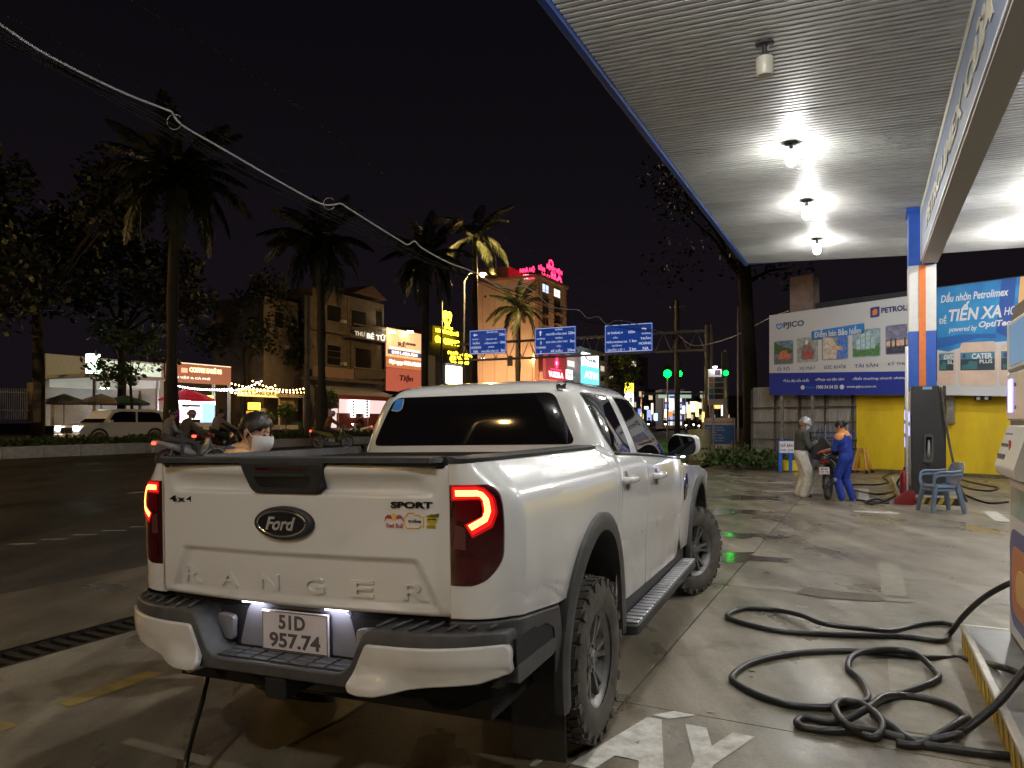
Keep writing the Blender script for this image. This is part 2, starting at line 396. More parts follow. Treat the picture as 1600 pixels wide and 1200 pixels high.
# slotted drain across the edge of the forecourt
def stbox(mb, t0, t1, s0, s1, z0, z1):
    q = [W(s, t, z) for z in (z0, z1) for (s, t) in ((s0, t0), (s0, t1), (s1, t1), (s1, t0))]
    return mb.add(q, [(0,3,2,1),(4,5,6,7),(0,1,5,4),(1,2,6,5),(2,3,7,6),(3,0,4,7)])
dr = struct(st_strip(-5.47, -5.13, -20, 40, -0.16).build('drain_channel', M_JOINT))
MB().box(-5.50, -5.46, -20, 40, -0.2, -0.076).build('channel_edge', M_IRON, dr, rotz=-TH)
MB().box(-5.145, -5.11, -20, 40, -0.2, -0.074).build('channel_edge', M_IRON, dr, rotz=-TH)
bar0 = None
for k in range(90):
    if bar0 is None:
        bar0 = MB().box(-0.165, 0.165, -0.028, 0.028, -0.05, 0, 0.006).build('grate_bar', M_IRON, dr, loc=W(-1, -5.30, -0.082), rotz=-TH)
    else:
        o = bar0.copy(); COL.objects.link(o); o.location = W(-1 + k*0.115, -5.30, -0.082)
def mark(t0, t1, s0, s1, m, parent, name='road_marking', dz=0.004): return st_strip(t0, t1, s0, s1, dz).build(name, m, parent)
for k in range(-2, 12):
    mark(-13.30, -13.17, 3.2+k*6.4, 5.4+k*6.4, M_PWHITE, road)
    mark(-18.0, -17.87, 1.1+k*6.4, 3.3+k*6.4, M_PWHITE, road)
for k in range(14):
    a = 4.1 + k*0.42; mb = MB(); z = gz(-9.6)+0.004
    mb.quad(W(a, -9.72, gz(-9.72)+0.004), W(a+0.06, -9.72, gz(-9.72)+0.004), W(a+0.26, -9.50, gz(-9.5)+0.004), W(a+0.20, -9.50, gz(-9.5)+0.004)); mb.build('road_marking', M_PWHITE, road)
for a, b in ((1.7, 2.28), (2.55, 3.15), (3.5, 4.1)): mark(-4.14, -4.0, a, b, M_PYEL, fore, 'painted_dash')
mark(0.12, 0.32, 4.1, 6.95, M_PFADE, fore, 'painted_line'); mark(0.12, 0.32, 7.25, 8.9, M_PFADE, fore, 'painted_line', 0.003)
mark(-1.15, 0.31, 7.02, 7.16, M_PFADE, fore, 'painted_line', 0.0035)
mark(-3.3, -1.6, 2.35, 2.42, M_PFADE, fore, 'painted_line')
for (t0, t1, s0, s1) in ((1.8, 2.02, 13.4, 14.9), (-0.2, 0.5, 13.75, 13.95), (-0.15, 0.05, 15.8, 18.6), (-2.6, -1.7, 19.6, 19.85), (-2.1, -0.9, 17.1, 17.25), (-6.4, -2.4, 21.4, 21.55)):
    mark(t0, t1, s0, s1, M_PWHITE, fore, 'painted_line')
# broken patch in the concrete and a few dropped scraps
M_PATCH = mat('broken_concrete', (0.10, 0.09, 0.075), 0.9, col2=(0.2, 0.18, 0.15), scale=20, bump=1.0, bscale=40)
pp = rounded([(-0.58, 6.98), (-0.35, 6.88), (0.02, 6.93), (0.16, 7.0), (0.08, 7.22), (-0.2, 7.2), (-0.5, 7.27)], 0.04)
panel(pp, lambda t, s: W(s, t, 0.0065), 0.08, 0, (0, 0, 0)).build('worn_patch', M_PATCH, fore)
M_GUM = mat('pale_stain', (0.36, 0.34, 0.29), 0.8, var=0.2, scale=30)
for k in range(16):
    t, s = (-0.42 + rnd.uniform(-0.25, 0.25), 6.45 + rnd.uniform(-0.2, 0.2)) if k < 8 else (rnd.uniform(-1.0, 0.4), rnd.uniform(3.9, 9))
    r = rnd.uniform(0.012, 0.05) if k < 8 else rnd.uniform(0.006, 0.02); mb = MB()
    n = 9; mb.add([W(s+r*rnd.uniform(.6,1)*math.sin(6.283*i/n), t+1.5*r*rnd.uniform(.6,1)*math.cos(6.283*i/n), gz(t)+0.0045) for i in range(n)], [tuple(range(n))]); mb.build('stain', M_GUM if k < 12 else M_JOINT, fore)
# big painted letters beside the rear wheel
def paint_letter(ch, u0, v0, u1, v1, nm='painted_letter'):
    vs, fs = text_data(ch, 0.055, 0.0, 0.0); x0, x1 = min(v.x for v in vs), max(v.x for v in vs); y0, y1 = min(v.y for v in vs), max(v.y for v in vs)
    V = []
    for v in vs:
        a, b = (v.x-x0)/(x1-x0), (v.y-y0)/(y1-y0); t = u0 + (u1-u0)*a; s = v0 + (v1-v0)*b
        V.append(W(s, t, gz(t)+0.0055))
    return MB().add(V, fs).build(nm, M_PWHITE, fore)
paint_letter('A', -1.20, 3.04, -0.77, 3.70); paint_letter('Y', -0.83, 2.92, -0.49, 3.70)
MB().add([W(3.735, -1.01, 0.0055), W(3.725, -0.92, 0.0055), W(3.835, -0.80, 0.0055), W(3.840, -0.92, 0.0055)], [(0,1,2,3)]).build('painted_letter', M_PWHITE, fore)
MB().add([W(2.95, -1.36, gz(-1.36)+0.0055), W(2.95, -1.33, gz(-1.33)+0.0055), W(3.75, -1.24, 0.0055), W(3.75, -1.20, 0.0055), W(3.72, -1.33, 0.0055)], [(0,1,2,3,4)]).build('painted_letter', M_PWHITE, fore)
# median: whitewashed kerb stones, soil, planting
med = struct(stbox(MB(), -26.0, -23.25, -60, 300, 0.2, 0.72).build('median', M_SOIL))
ks = None
for side, tt in ((1, -23.12), (-1, -26.1)):
    for k in range(78 if side > 0 else 40):
        if ks is None: ks = MB().box(-0.12, 0.12, -0.595, 0.595, -0.55, 0.36, 0.025).build('kerb_stone', M_KERBW, med)
        else: ks = ks.copy(); COL.objects.link(ks)
        ks.location = W(-6 + k*1.2, tt, 0.45 + rnd.uniform(-0.012, 0.012)); ks.rotation_euler = (0, 0, -TH + rnd.uniform(-.006, .006))
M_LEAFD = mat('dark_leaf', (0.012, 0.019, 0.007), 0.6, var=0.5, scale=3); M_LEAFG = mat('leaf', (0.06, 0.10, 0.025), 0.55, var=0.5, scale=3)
M_GRASS = mat('grass', (0.05, 0.085, 0.02), 0.7, var=0.5, scale=3)
def leaf_cloud(n, sampler, size, rg, up=0.3):
    mb = MB()
    for _ in range(n):
        p = Vector(sampler()); d = Vector((rg.gauss(0,1), rg.gauss(0,1), rg.gauss(0,1)*0.6+up)).normalized(); e = d.cross(Vector((rg.gauss(0,1), rg.gauss(0,1), rg.gauss(0,1)))).normalized()
        L = size*rg.uniform(0.6, 1.3); w = L*0.32
        mb.add([p, p+d*L*0.5+e*w, p+d*L, p+d*L*0.5-e*w], [(0,1,2,3)])
    return mb
rg = random.Random(3)
def hs():
    s = rg.uniform(-2, 62); t = rg.uniform(-25.8, -23.3); hgt = 0.16 + 0.16*(s < 33)*(0.7+0.3*math.sin(s*1.7)); return W(s, t, 0.72 + rg.random()**0.6*hgt)
tag(leaf_cloud(15000, hs, 0.17, rg).build('median_planting', M_GRASS, kind='stuff'), 'low green planting along the median behind the white kerb', 'planting')

M_WET = mat('wet_film', (.13, .118, .095), .13, bump=.10, bscale=9, spec=.6)
for k, (u, v, a, b) in enumerate(((1132, 868, .55, .30), (1150, 835, .6, .22), (1140, 798, .7, .40), (1165, 776, .9, .5), (170, 905, .35, .10))):
    p = at_z(u, v, 0); r9 = random.Random(k); n = 22; pts = []
    s0, t0 = to_st(p)
    for i in range(n): q = 1+.35*math.sin(i*1.9+k)+r9.uniform(-.25, .2); t1 = t0+a*q*math.cos(6.283*i/n); pts.append(W(s0+b*q*math.sin(6.283*i/n), t1, gz(t1)+.0048))
    MB().add(pts, [tuple(range(n))]).build('puddle', M_WET, fore)
# ================================================================ the white pickup
def paint_mat():
    m = bpy.data.materials.new('white_paint'); m.use_nodes = True; N, L = m.node_tree.nodes, m.node_tree.links; b = N['Principled BSDF']
    tc = N.new('ShaderNodeTexCoord'); nz = N.new('ShaderNodeTexNoise'); nz.inputs['Scale'].default_value = 5; nz.inputs['Detail'].default_value = 8; L.new(tc.outputs['Object'], nz.inputs['Vector'])
    sp = N.new('ShaderNodeSeparateXYZ'); L.new(tc.outputs['Object'], sp.inputs[0])
    mr = N.new('ShaderNodeMapRange'); mr.inputs['From Min'].default_value = 1.05; mr.inputs['From Max'].default_value = 0.35; mr.inputs['To Max'].default_value = 1.35; L.new(sp.outputs['Z'], mr.inputs['Value'])
    mu = N.new('ShaderNodeMath'); mu.operation = 'MULTIPLY'; L.new(mr.outputs['Result'], mu.inputs[0]); L.new(nz.outputs['Fac'], mu.inputs[1])
    mx = N.new('ShaderNodeMix'); mx.data_type = 'RGBA'; mx.inputs[6].default_value = (0.78, 0.785, 0.78, 1); mx.inputs[7].default_value = (0.34, 0.29, 0.22, 1); L.new(mu.outputs[0], mx.inputs[0]); L.new(mx.outputs[2], b.inputs['Base Color'])
    ra = N.new('ShaderNodeMapRange'); ra.inputs['To Min'].default_value = 0.22; ra.inputs['To Max'].default_value = 0.55; L.new(mu.outputs[0], ra.inputs['Value']); L.new(ra.outputs['Result'], b.inputs['Roughness'])
    b.inputs['Coat Weight'].default_value = 1.0; b.inputs['Coat Roughness'].default_value = 0.02
    return m
M_PAINT = paint_mat()
M_PLAST = mat('black_plastic', (0.022, 0.022, 0.023), 0.55, var=0.3, scale=20, bump=0.25, bscale=250)
M_GPLAST = mat('grey_plastic', (0.06, 0.06, 0.062), 0.5, var=0.25, scale=12, bump=0.2, bscale=250)
M_GLOSS = mat('gloss_black', (0.008, 0.008, 0.009), 0.12, coat=0.5)
M_TINT = mat('tinted_glass', (0.008, 0.007, 0.008), 0.03, spec=0.6, coat=0.3)
M_RUBBER = mat('tyre_rubber', (0.045, 0.042, 0.038), 0.8, col2=(0.12, 0.105, 0.088), scale=9, bump=0.3, bscale=90)
M_RIM = mat('dark_rim', (0.20, 0.195, 0.19), 0.42, 0.5, var=0.3, scale=10)
M_CHROME = mat('chrome', (0.7, 0.7, 0.72), 0.12, 1.0)
M_BRUSH = mat('brushed_metal', (0.42, 0.42, 0.45), 0.4, 0.7, var=0.2, scale=14)
M_REDL = mat('red_lens', (0.085, 0.003, 0.005), 0.08, coat=0.6, emit=(0.5, 0.0, 0.01), estr=0.008)
M_REDD = mat('deep_red_lens', (0.045, 0.003, 0.005), 0.06, coat=0.6)
M_LED = mat('red_led', (0.4, 0.02, 0.01), 0.3, emit=(1.0, 0.075, 0.012), estr=14)
M_REDG = mat('red_halo_glow', (0.2, 0.004, 0.006), 0.15, coat=0.5, emit=(1.0, 0.012, 0.012), estr=0.42)  # colour of the halo imitated around the brake light
M_PINKL = mat('clear_lens', (0.13, 0.04, 0.04), 0.1, coat=0.6)
M_DARK = mat('underbody', (0.012, 0.012, 0.012), 0.9)
M_STEP = mat('step_black', (0.016, 0.016, 0.016), 0.6)
def truck_sticker(n, c): return mat('sticker_'+n, c, 0.45)
TRX, TRY, TRH, TRR = -0.4306, 3.865, R(22.8), R(1.15)
truck = thing('pickup_truck', 'white double cab pickup truck with lit tail lamps parked in the forecourt', 'pickup truck', (TRX, TRY, -0.0163), 0)
truck.rotation_euler = (0, -TRR, -TRH)
SIDE = [(0.40, .885), (0.50, .905), (0.62, .918), (0.80, .926), (0.95, .934), (1.06, .941), (1.15, .943), (1.22, .939), (1.27, .927), (1.30, .910), (1.33, .884), (1.36, .854), (1.385, .831), (1.41, .812)]
def bodyX(y, z):
    x = smooth_tab(SIDE, z)
    x -= 0.010*math.exp(-((z-0.73)/0.125)**2)*sstep(0.45, 0.9, y)*(1-sstep(2.1, 2.5, y))
    x -= 0.012*sstep(-0.5, -0.9, y)
    x -= 0.03*sstep(3.75, 4.2, y)**1.0
    x += 0.010*math.exp(-((y+0.05)/0.5)**2)*sstep(0.7, 0.95, z)*(1-sstep(1.0, 1.3, z))
    return x
CY0, CRX, CRY = -0.90, 0.21, 0.185
def bedXY(a, z):                       # wraps from the side round the rear corner
    if a >= CY0: return bodyX(a, z), a
    ph = min(R(90), (CY0-a)/0.2); x0 = bodyX(CY0, z)
    over = max(0.0, (CY0-a) - 0.2*R(90))
    return .712 + (x0-.712)*math.cos(ph) - over, CY0 - CRY*math.sin(ph)
AREAR = CY0 - 0.2*R(90) - 0.012         # param of the tailgate gap
def sidefn(sg, off=0.0):
    def f(a, z):
        x, y = bedXY(a, z); ph = min(R(90), max(0, (CY0-a)/0.2)); return (sg*(x+off*math.cos(ph)), y-off*math.sin(ph), z)
    return f
def ell(a, b, ang, cy=0.0, cz=0.43): return (cy + a*math.cos(ang), cz + b*math.sin(ang))
def wheel(parent, loc, sg, steer=0.0):
    w = MB(); n = 40; Rr = 0.395; hw = 0.13
    prof = [(0.225, -hw+.01), (0.25, -hw), (0.30, -hw-.004), (0.35, -hw+.002), (0.375, -hw+.016), (0.384, -hw+.03), (0.384, hw-.03), (0.375, hw-.016), (0.35, hw-.002), (0.30, hw+.004), (0.25, hw), (0.225, hw-.01)]
    w.lathe(prof, n, 'x')
    for k in range(44):
        for row, (x0, x1, ph) in enumerate(((-hw+.012, -.075, 0), (-.066, -.026, .5), (-.018, .018, .1), (.026, .066, .6), (.075, hw-.012, .25))):
            a0 = 2*math.pi*(k+ph)/44; a1 = a0 + 2*math.pi/44*0.68; sk = 0.03*(1 if row % 2 else -1)
            vs = []
            for r in (0.38, 0.395 if 0 < row < 4 else 0.3895):
                for (x, a) in ((x0, a0), (x1, a0+sk), (x1, a1+sk), (x0, a1)): vs.append((x, r*math.cos(a), r*math.sin(a)))
            w.add(vs, [(4,5,6,7), (0,1,5,4), (1,2,6,5), (2,3,7,6), (3,0,4,7)])
        if k % 2 == 0:
            a0 = 2*math.pi*k/44; a1 = a0 + 2*math.pi/44*0.75
            for s2 in (-1, 1):
                vs = []
                for xx in (hw-.006, hw+.0025):
                    for (r, a) in ((0.345, a0), (0.384, a0), (0.384, a1), (0.345, a1)): vs.append((s2*xx, r*math.cos(a), r*math.sin(a)))
                w.add(vs, [(4,5,6,7), (0,1,5,4), (1,2,6,5), (2,3,7,6), (3,0,4,7)])
    o = bpy.data.objects.new('wheel', None); COL.objects.link(o); o.parent = parent; o.location = loc; o.rotation_euler = (0, 0, -steer)
    w.build('tyre', M_RUBBER, o, auto=40)
    rm = MB(); rm.lathe([(0.226, -.11), (0.222, -.09), (0.20, -.06), (0.195, .05), (0.215, .085), (0.232, .098), (0.238, .108), (0.232, .114), (0.222, .106), (0.205, .085)], 36, 'x')
    for k in range(6):
        for d in (-0.105, 0.105):
            a = 2*math.pi*k/6 + d*1.6; a2 = 2*math.pi*k/6 + d*1.15
            pts = []
            for (r, aa, hwd, xo) in ((0.05, a2, .016, .075), (0.12, a2*0.5+a*0.5, .014, .085), (0.222, a, .017, .092)):
                cy_, cz_ = r*math.cos(aa), r*math.sin(aa); ty, tz = -math.sin(aa)*hwd, math.cos(aa)*hwd
                pts += [(xo-.03, cy_-ty, cz_-tz), (xo, cy_-ty*.8, cz_-tz*.8), (xo, cy_+ty*.8, cz_+tz*.8), (xo-.03, cy_+ty, cz_+tz)]
            rm.add(pts, [(0+i*4+j, 4+i*4+j, 4+i*4+(j+1) % 4, i*4+(j+1) % 4) for i in range(2) for j in range(4)])
    rm.lathe([(0.0, .096), (0.030, .096), (0.036, .088), (0.07, .082), (0.075, .05)], 24, 'x')
    for k in range(6): a = 2*math.pi*(k+.5)/6; rm.cyl((.07, .057*math.cos(a), .057*math.sin(a)), (.094, .057*math.cos(a), .057*math.sin(a)), .009, 6)
    ro = rm.build('rim', M_RIM, o, auto=30)
    MB().lathe([(0.0, .03), (0.17, .03), (0.17, .01), (0.0, .01)], 24, 'x').build('brake_disc', M_BRUSH, o, smooth=False)
    if sg < 0: o.rotation_euler = (0, 0, math.pi - steer)
    return o
for sg in (1, -1):
    for y, st in ((0, 0), (3.27, R(26))): wheel(truck, (sg*0.815, y, 0.395), sg, st)
# ---- sides
for sg in (1, -1):
    L = -1 if sg < 0 else 1
    arch = [ell(.50, .635, R(180)-a) for a in [R(35)+(R(180-35-25))*k/22 for k in range(23)]]     # rear to front over the wheel
    out = [(AREAR, 0.835), (-1.0, 0.835), (-0.56, 0.787)] + [ell(.50, .635, R(146)-R(146+8)*k/24) for k in range(25)] + [(0.497, 0.30)]
    out = [(p, q) if p < 0.395 else (0.395, q) for p, q in out if not (p > 0.46)] 
    out = out + [(0.395, 0.55), (0.395, 1.398), (AREAR, 1.398)] if out[-1][1] > 0.56 else out + [(0.395, 1.398), (AREAR, 1.398)]
    panel(out, sidefn(sg), 0.045, 0.007, (-sg*.3, .95, 0), 0.035, step2=.02).build('bed_side', M_PAINT, truck, auto=50)
    # cab corner, doors, fender
    panel(rounded([(0.408, 0.53), (0.455, 0.53), (0.452, 1.10), (0.50, 1.30), (0.62, 1.37), (0.55, 1.42), (0.408, 1.42)], 0.01), sidefn(sg), 0.05, 0.006, (-sg, 0, 0), 0.03).build('cab_corner', M_PAINT, truck, auto=50)
    dR = panel(rounded([(0.468, 0.535), (1.150, 0.515), (1.160, 1.337), (0.66, 1.362), (0.53, 1.27), (0.464, 1.10)], [.03, .03, .01, .06, .2, .2]), sidefn(sg), 0.05, 0.007, (-sg, 0, 0), 0.03, step2=.012).build('rear_door', M_PAINT, truck, auto=50)
    dF = panel(rounded([(1.164, 0.515), (2.25, 0.495), (2.36, 0.66), (2.40, 1.10), (2.38, 1.262), (1.172, 1.337)], [.03, .08, .1, .1, .03, .01]), sidefn(sg), 0.06, 0.007, (-sg, 0, 0), 0.03, step2=.012).build('front_door', M_PAINT, truck, auto=50)
    for dr_, y0, zz in ((dR, 0.60, 1.215), (dF, 1.40, 1.185)):
        xx = bodyX(y0, zz); mb = MB()
        cp = panel(rounded([(y0-.035, zz-.06), (y0+.045, zz-.06), (y0+.045, zz+.05), (y0-.035, zz+.05)], .035), lambda a, b: (sg*(bodyX(a, b)+.0015), a, b), .03, 0, (0, 0, 0)); cp.build('handle_cup', M_GPLAST, dr_)
        mb.tube(smoothpath([(sg*(xx+.005), y0-.10, zz+.004), (sg*(xx+.035), y0-.085, zz+.004), (sg*(xx+.042), y0, zz+.003), (sg*(xx+.036), y0+.085, zz+.002), (sg*(xx+.005), y0+.10, zz+.002)], 4), .021, 10); mb.build('door_handle', M_PAINT, dr_, smooth=True)
    fo = [(2.372, 0.62), (2.47, 0.52)] + [ell(.50, .60, R(172)-R(150)*k/20, 3.27) for k in range(21)] + [(4.02, 0.72), (4.05, 1.02), (3.3, 1.15), (2.395, 1.20), (2.412, 1.1)]
    panel(fo, sidefn(sg), 0.06, 0.007, (-sg, 0, 0), 0.03, step2=.02).build('front_fender', M_PAINT, truck, auto=50)
    vent = rounded([(2.52, 0.90), (2.62, 0.93), (2.66, 1.05), (2.60, 1.13), (2.52, 1.12), (2.49, 1.0)], .03)
    panel(vent, lambda a, b: (sg*(bodyX(a, b)+.006), a, b), .04, .004, (-sg, 0, 0), .01).build('fender_vent', M_GLOSS, truck, auto=50)
    MB().box(-.004, .004, -.045, .045, -.012, .012, .003).build('vent_bar', M_CHROME, truck, loc=(sg*(bodyX(2.57, 1.02)+.010), 2.575, 1.02))
    # wheel arch flares
    for cy, ai, bi, ao, bo, a0, a1, nm in ((0, .452, .585, .54, .672, -4, 190, 'r'), (3.27, .455, .56, .53, .635, 2, 188, 'f')):
        vs = []; n = 40
        for k in range(n+1):
            an = R(a0) + R(a1-a0)*k/n
            pi_, po = ell(ai, bi, an, cy), ell(ao, bo, an, cy); pm = ((pi_[0]*.35+po[0]*.65), (pi_[1]*.35+po[1]*.65))
            xb = bodyX(po[0], max(.45, po[1])); xb = max(xb, .915)
            vs += [(sg*.72, pi_[0], pi_[1]), (sg*(xb+.022), pi_[0], pi_[1]), (sg*(xb+.030), pm[0], pm[1]), (sg*(xb+.018), po[0], po[1]), (sg*(xb-.02), po[0], po[1])]
        MB().add(vs, [(i*5+j, (i+1)*5+j, (i+1)*5+j+1, i*5+j+1) for i in range(n) for j in range(4)]).build('wheel_arch', M_GPLAST, truck, auto=40)
    # dark wheel wells, inner wings
    for cy in (0, 3.27):
        vs = []; n = 16
        for k in range(n+1):
            an = R(-20)+R(220)*k/n; p = ell(.47, .60, an, cy); vs += [(sg*.40, p[0], p[1]), (sg*.90, p[0], p[1])]
        MB().add(vs, [(i*2, i*2+2, i*2+3, i*2+1) for i in range(n)]).build('wheel_well', M_DARK, truck)
        MB().box(sg*.40-.01, sg*.40+.01, cy-.5, cy+.5, .42, 1.05).build('wheel_well', M_DARK, truck)
    # lower cladding behind the rear wheel, corner step and mud flap
    cl = rounded([(AREAR, .828), (-1.0, .828), (-.56, .780), (-.50, .62), (-.49, .50), (-.57, .50), (-.615, .70), (-.70, .742), (-1.0, .757), (AREAR, .757)], .012)
    panel(cl, sidefn(sg, .006), .05, .006, (-sg*.4, .9, 0), .05).build('lower_cladding', M_GPLAST, truck, auto=50)
    MB().box(sg*.84-.08, sg*.84+.08, -1.0, -.58, .66, .76).build('cladding_recess', M_DARK, truck)
    stp = MB().prism(rounded([(-1.0, .60), (-.62, .60), (-.575, .625), (-.58, .66), (-1.0, .665)], .015), lambda y, z: (sg*.75, y, z), lambda y, z: (sg*.925, y, z)).build('corner_step', M_GPLAST, truck, auto=40)
    for k in range(5): MB().box(-.075, .075, -.011, .011, 0, .007, .002).build('tread_rib', M_STEP, stp, loc=(sg*.845, -.955+k*.085, .665))
    if sg > 0: MB().box(-.125, .125, -.006, .006, -.24, .24, .004).build('mud_flap', M_PLAST, truck, loc=(sg*.80, -.49, .34))
    MB().tube([(sg*.52, -.95, .56), (sg*.52, -.4, .47), (sg*.52, 0, .45), (sg*.52, .5, .50)], .028, 8).build('leaf_spring', M_DARK, truck, smooth=True)
    MB().box(-.12, .12, -.006, .006, -.13, .13, .004).build('mud_flap', M_PLAST, truck, loc=(sg*.81, 2.80, .37))
    # sill and running board
    MB().box(min(sg*.78, sg*.885), max(sg*.78, sg*.885), .42, 2.72, .40, .535, .012).build('sill', M_PLAST, truck, auto=30)
    rb = panel(rounded([(.885, .50), (1.005, .50), (1.005, 2.62), (.885, 2.62)], [.01, .07, .07, .01]), lambda x, y: (sg*x, y, .425), .3, .008, (0, 0, -1), .045).build('running_board', M_STEP, truck, auto=40)
    for k in range(27): MB().box(-.052, .052, -.026, .026, 0, .008, .003).build('tread_bar', M_BRUSH, rb, loc=(sg*.945, .58+k*.076, .426)) if k == 0 else None
    b0 = [c for c in rb.children][0]
    for k in range(1, 27): o = b0.copy(); COL.objects.link(o); o.location = (sg*.945, .58+k*.076, .426)
    # bed rail cap
    rc = [(sg*(bodyX(a, 1.40)-.004+.006), a) for a in (.39, 0, -.4, -.8)]
    mb = MB(); pth = [sidefn(sg, .004)(.39+(AREAR-.39)*k/30, 1.405) for k in range(31)]
    vs = []
    for (x, y, z) in pth:
        vs += [(x, y, z-.012), (x+sg*.004, y, z+.006), (x-sg*.02, y, z+.014), (x-sg*.10 if y > CY0 else x-sg*.10*max(.2, 1-(CY0-y)*4), y, z+.014), (x-sg*.13 if y > CY0 else x-sg*.05, y, z-.03)]
    mb.add(vs, [(i*5+j, i*5+5+j, i*5+6+j, i*5+1+j) for i in range(30) for j in range(4)]); mb.build('bed_rail_cap', M_PLAST, truck, auto=40)
    # tail lamp
    tl = rounded([(AREAR+.004, .955), (-1.135, .955), (-1.08, .985), (-1.035, 1.05), (-1.03, 1.29), (-1.05, 1.318), (AREAR+.004, 1.318)], [.004, .03, .04, .03, .02, .02, .004])
    lamp = panel(tl, sidefn(sg, .004), .03, .006, (-sg*.1, .95, 0), .02).build('tail_lamp', M_REDD, truck, auto=50)
    def strip(pts, w, m, nm, off):
        P = [Vector(p) for p in pts]; a = []; b = []
        for i in range(len(P)):
            d = (P[min(i+1, len(P)-1)] - P[max(i-1, 0)]).normalized(); nn = Vector((-d.y, d.x)); wi = w
            a.append(tuple(P[i]+nn*wi)); b.append(tuple(P[i]-nn*wi))
        return panel(a + b[::-1], sidefn(sg, off), .02, 0, (0, 0, 0)).build(nm, m, lamp)
    strip([(-1.195, 1.288), (-1.115, 1.288), (-1.100, 1.282), (-1.09, 1.265), (-1.088, 1.225), (-1.10, 1.195), (-1.150, 1.165)], .0105, M_LED, 'brake_light', .0065)
    panel([(-1.20, 1.19), (-1.155, 1.185), (-1.115, 1.215), (-1.112, 1.265), (-1.20, 1.268)], sidefn(sg, .0055), .03, 0).build('inner_lens', M_REDL, lamp)
    strip([(-1.205, 1.288), (-1.115, 1.290), (-1.098, 1.284), (-1.085, 1.265), (-1.083, 1.222), (-1.095, 1.190), (-1.152, 1.158)], .021, M_REDG, 'brake_light_halo', .0058)  # glowing strip imitates the soft red halo of the brake light
    strip([(-1.212, 1.288), (-1.115, 1.291), (-1.096, 1.285), (-1.082, 1.265), (-1.080, 1.220), (-1.092, 1.186), (-1.156, 1.152)], .027, mat('dim_red_halo', (0.1, 0.003, 0.005), 0.15, coat=0.5, emit=(1.0, 0.01, 0.01), estr=0.14), 'brake_light_halo', .0056)  # wider, dimmer ring of the same imitated halo
    panel(rounded([(-1.205, 1.09), (-1.165, 1.085), (-1.165, 1.165), (-1.20, 1.175)], .004), sidefn(sg, .0055), .03, 0).build('reversing_lens', M_PINKL, lamp)
    panel(rounded([(-1.20, .975), (-1.11, .975), (-1.105, 1.05), (-1.20, 1.06)], .01), sidefn(sg, .0055), .03, 0).build('reflector', mat('dull_red_lens', (.06, .003, .005), .12, coat=.6), lamp)
# ---- tailgate
def gateY(x, z):
    y = -1.125 + 0.045*(x/.69)**2
    y += 0.022*(1-sstep(.82, .86, z))
    rw = .555 + .075*(1.04-z)/.16
    m = sstep(1.046, 1.022, z)*sstep(.840, .872, z)*sstep(rw+.030, rw-.024, abs(x)); y += .034*m
    k = sstep(.655, .53, abs(x))
    y += k*(.034*sstep(1.274, 1.290, z) - .052*sstep(1.296, 1.372, z)) - (1-k)*.006*sstep(1.27, 1.37, z)
    y += .012*sstep(1.380, 1.396, z)
    return y
gate = panel(rounded([(-.702, .832), (.702, .832), (.703, 1.15), (.700, 1.396), (-.700, 1.396), (-.703, 1.15)], [.01, .01, .02, .012, .012, .02]), lambda x, z: (x, gateY(x, z), z), 0.018, 0.007, (0, 1, 0), .05).build('tailgate', M_PAINT, truck, auto=60)
MB().prism([(-1.150, 1.398), (-1.138, 1.416), (-1.04, 1.420), (-1.0, 1.39)], lambda y, z: (-.66, y, z), lambda y, z: (.66, y, z)).build('tailgate_cap', M_PLAST, truck, auto=30)
for sx in (-1, 1): MB().prism([(-1.125, 1.399), (-1.112, 1.413), (-1.0, 1.417), (-.96, 1.39)], lambda y, z: (sx*.662, y, z), lambda y, z: (sx*.688, y+.02, z)).build('tailgate_cap', M_PLAST, truck, auto=30)
hd = panel(rounded([(-.205, 1.398), (-.195, 1.36), (-.165, 1.292), (-.145, 1.279), (.145, 1.279), (.165, 1.292), (.195, 1.36), (.205, 1.398)], .012), lambda x, z: (x, -1.133-.16*(z-1.279), z), .04, .006, (0, 1, 0), .06).build('tailgate_handle', M_PLAST, gate, auto=40)
panel(rounded([(-.115, 1.302), (.115, 1.302), (.14, 1.345), (-.14, 1.345)], .01), lambda x, z: (x, -1.1345-.16*(z-1.279), z), .04, 0).build('handle_recess', M_GLOSS, hd)
MB().box(-.12, .12, -.012, 0, -.006, .006, .003).build('pull_bar', M_PLAST, hd, loc=(0, -1.143, 1.350))
panel(rounded([(-.125, 1.370), (.125, 1.370), (.125, 1.380), (-.125, 1.380)], .003), lambda x, z: (x, -1.1352-.16*(z-1.279), z), .05, 0).build('high_brake_lens', M_REDD, hd)
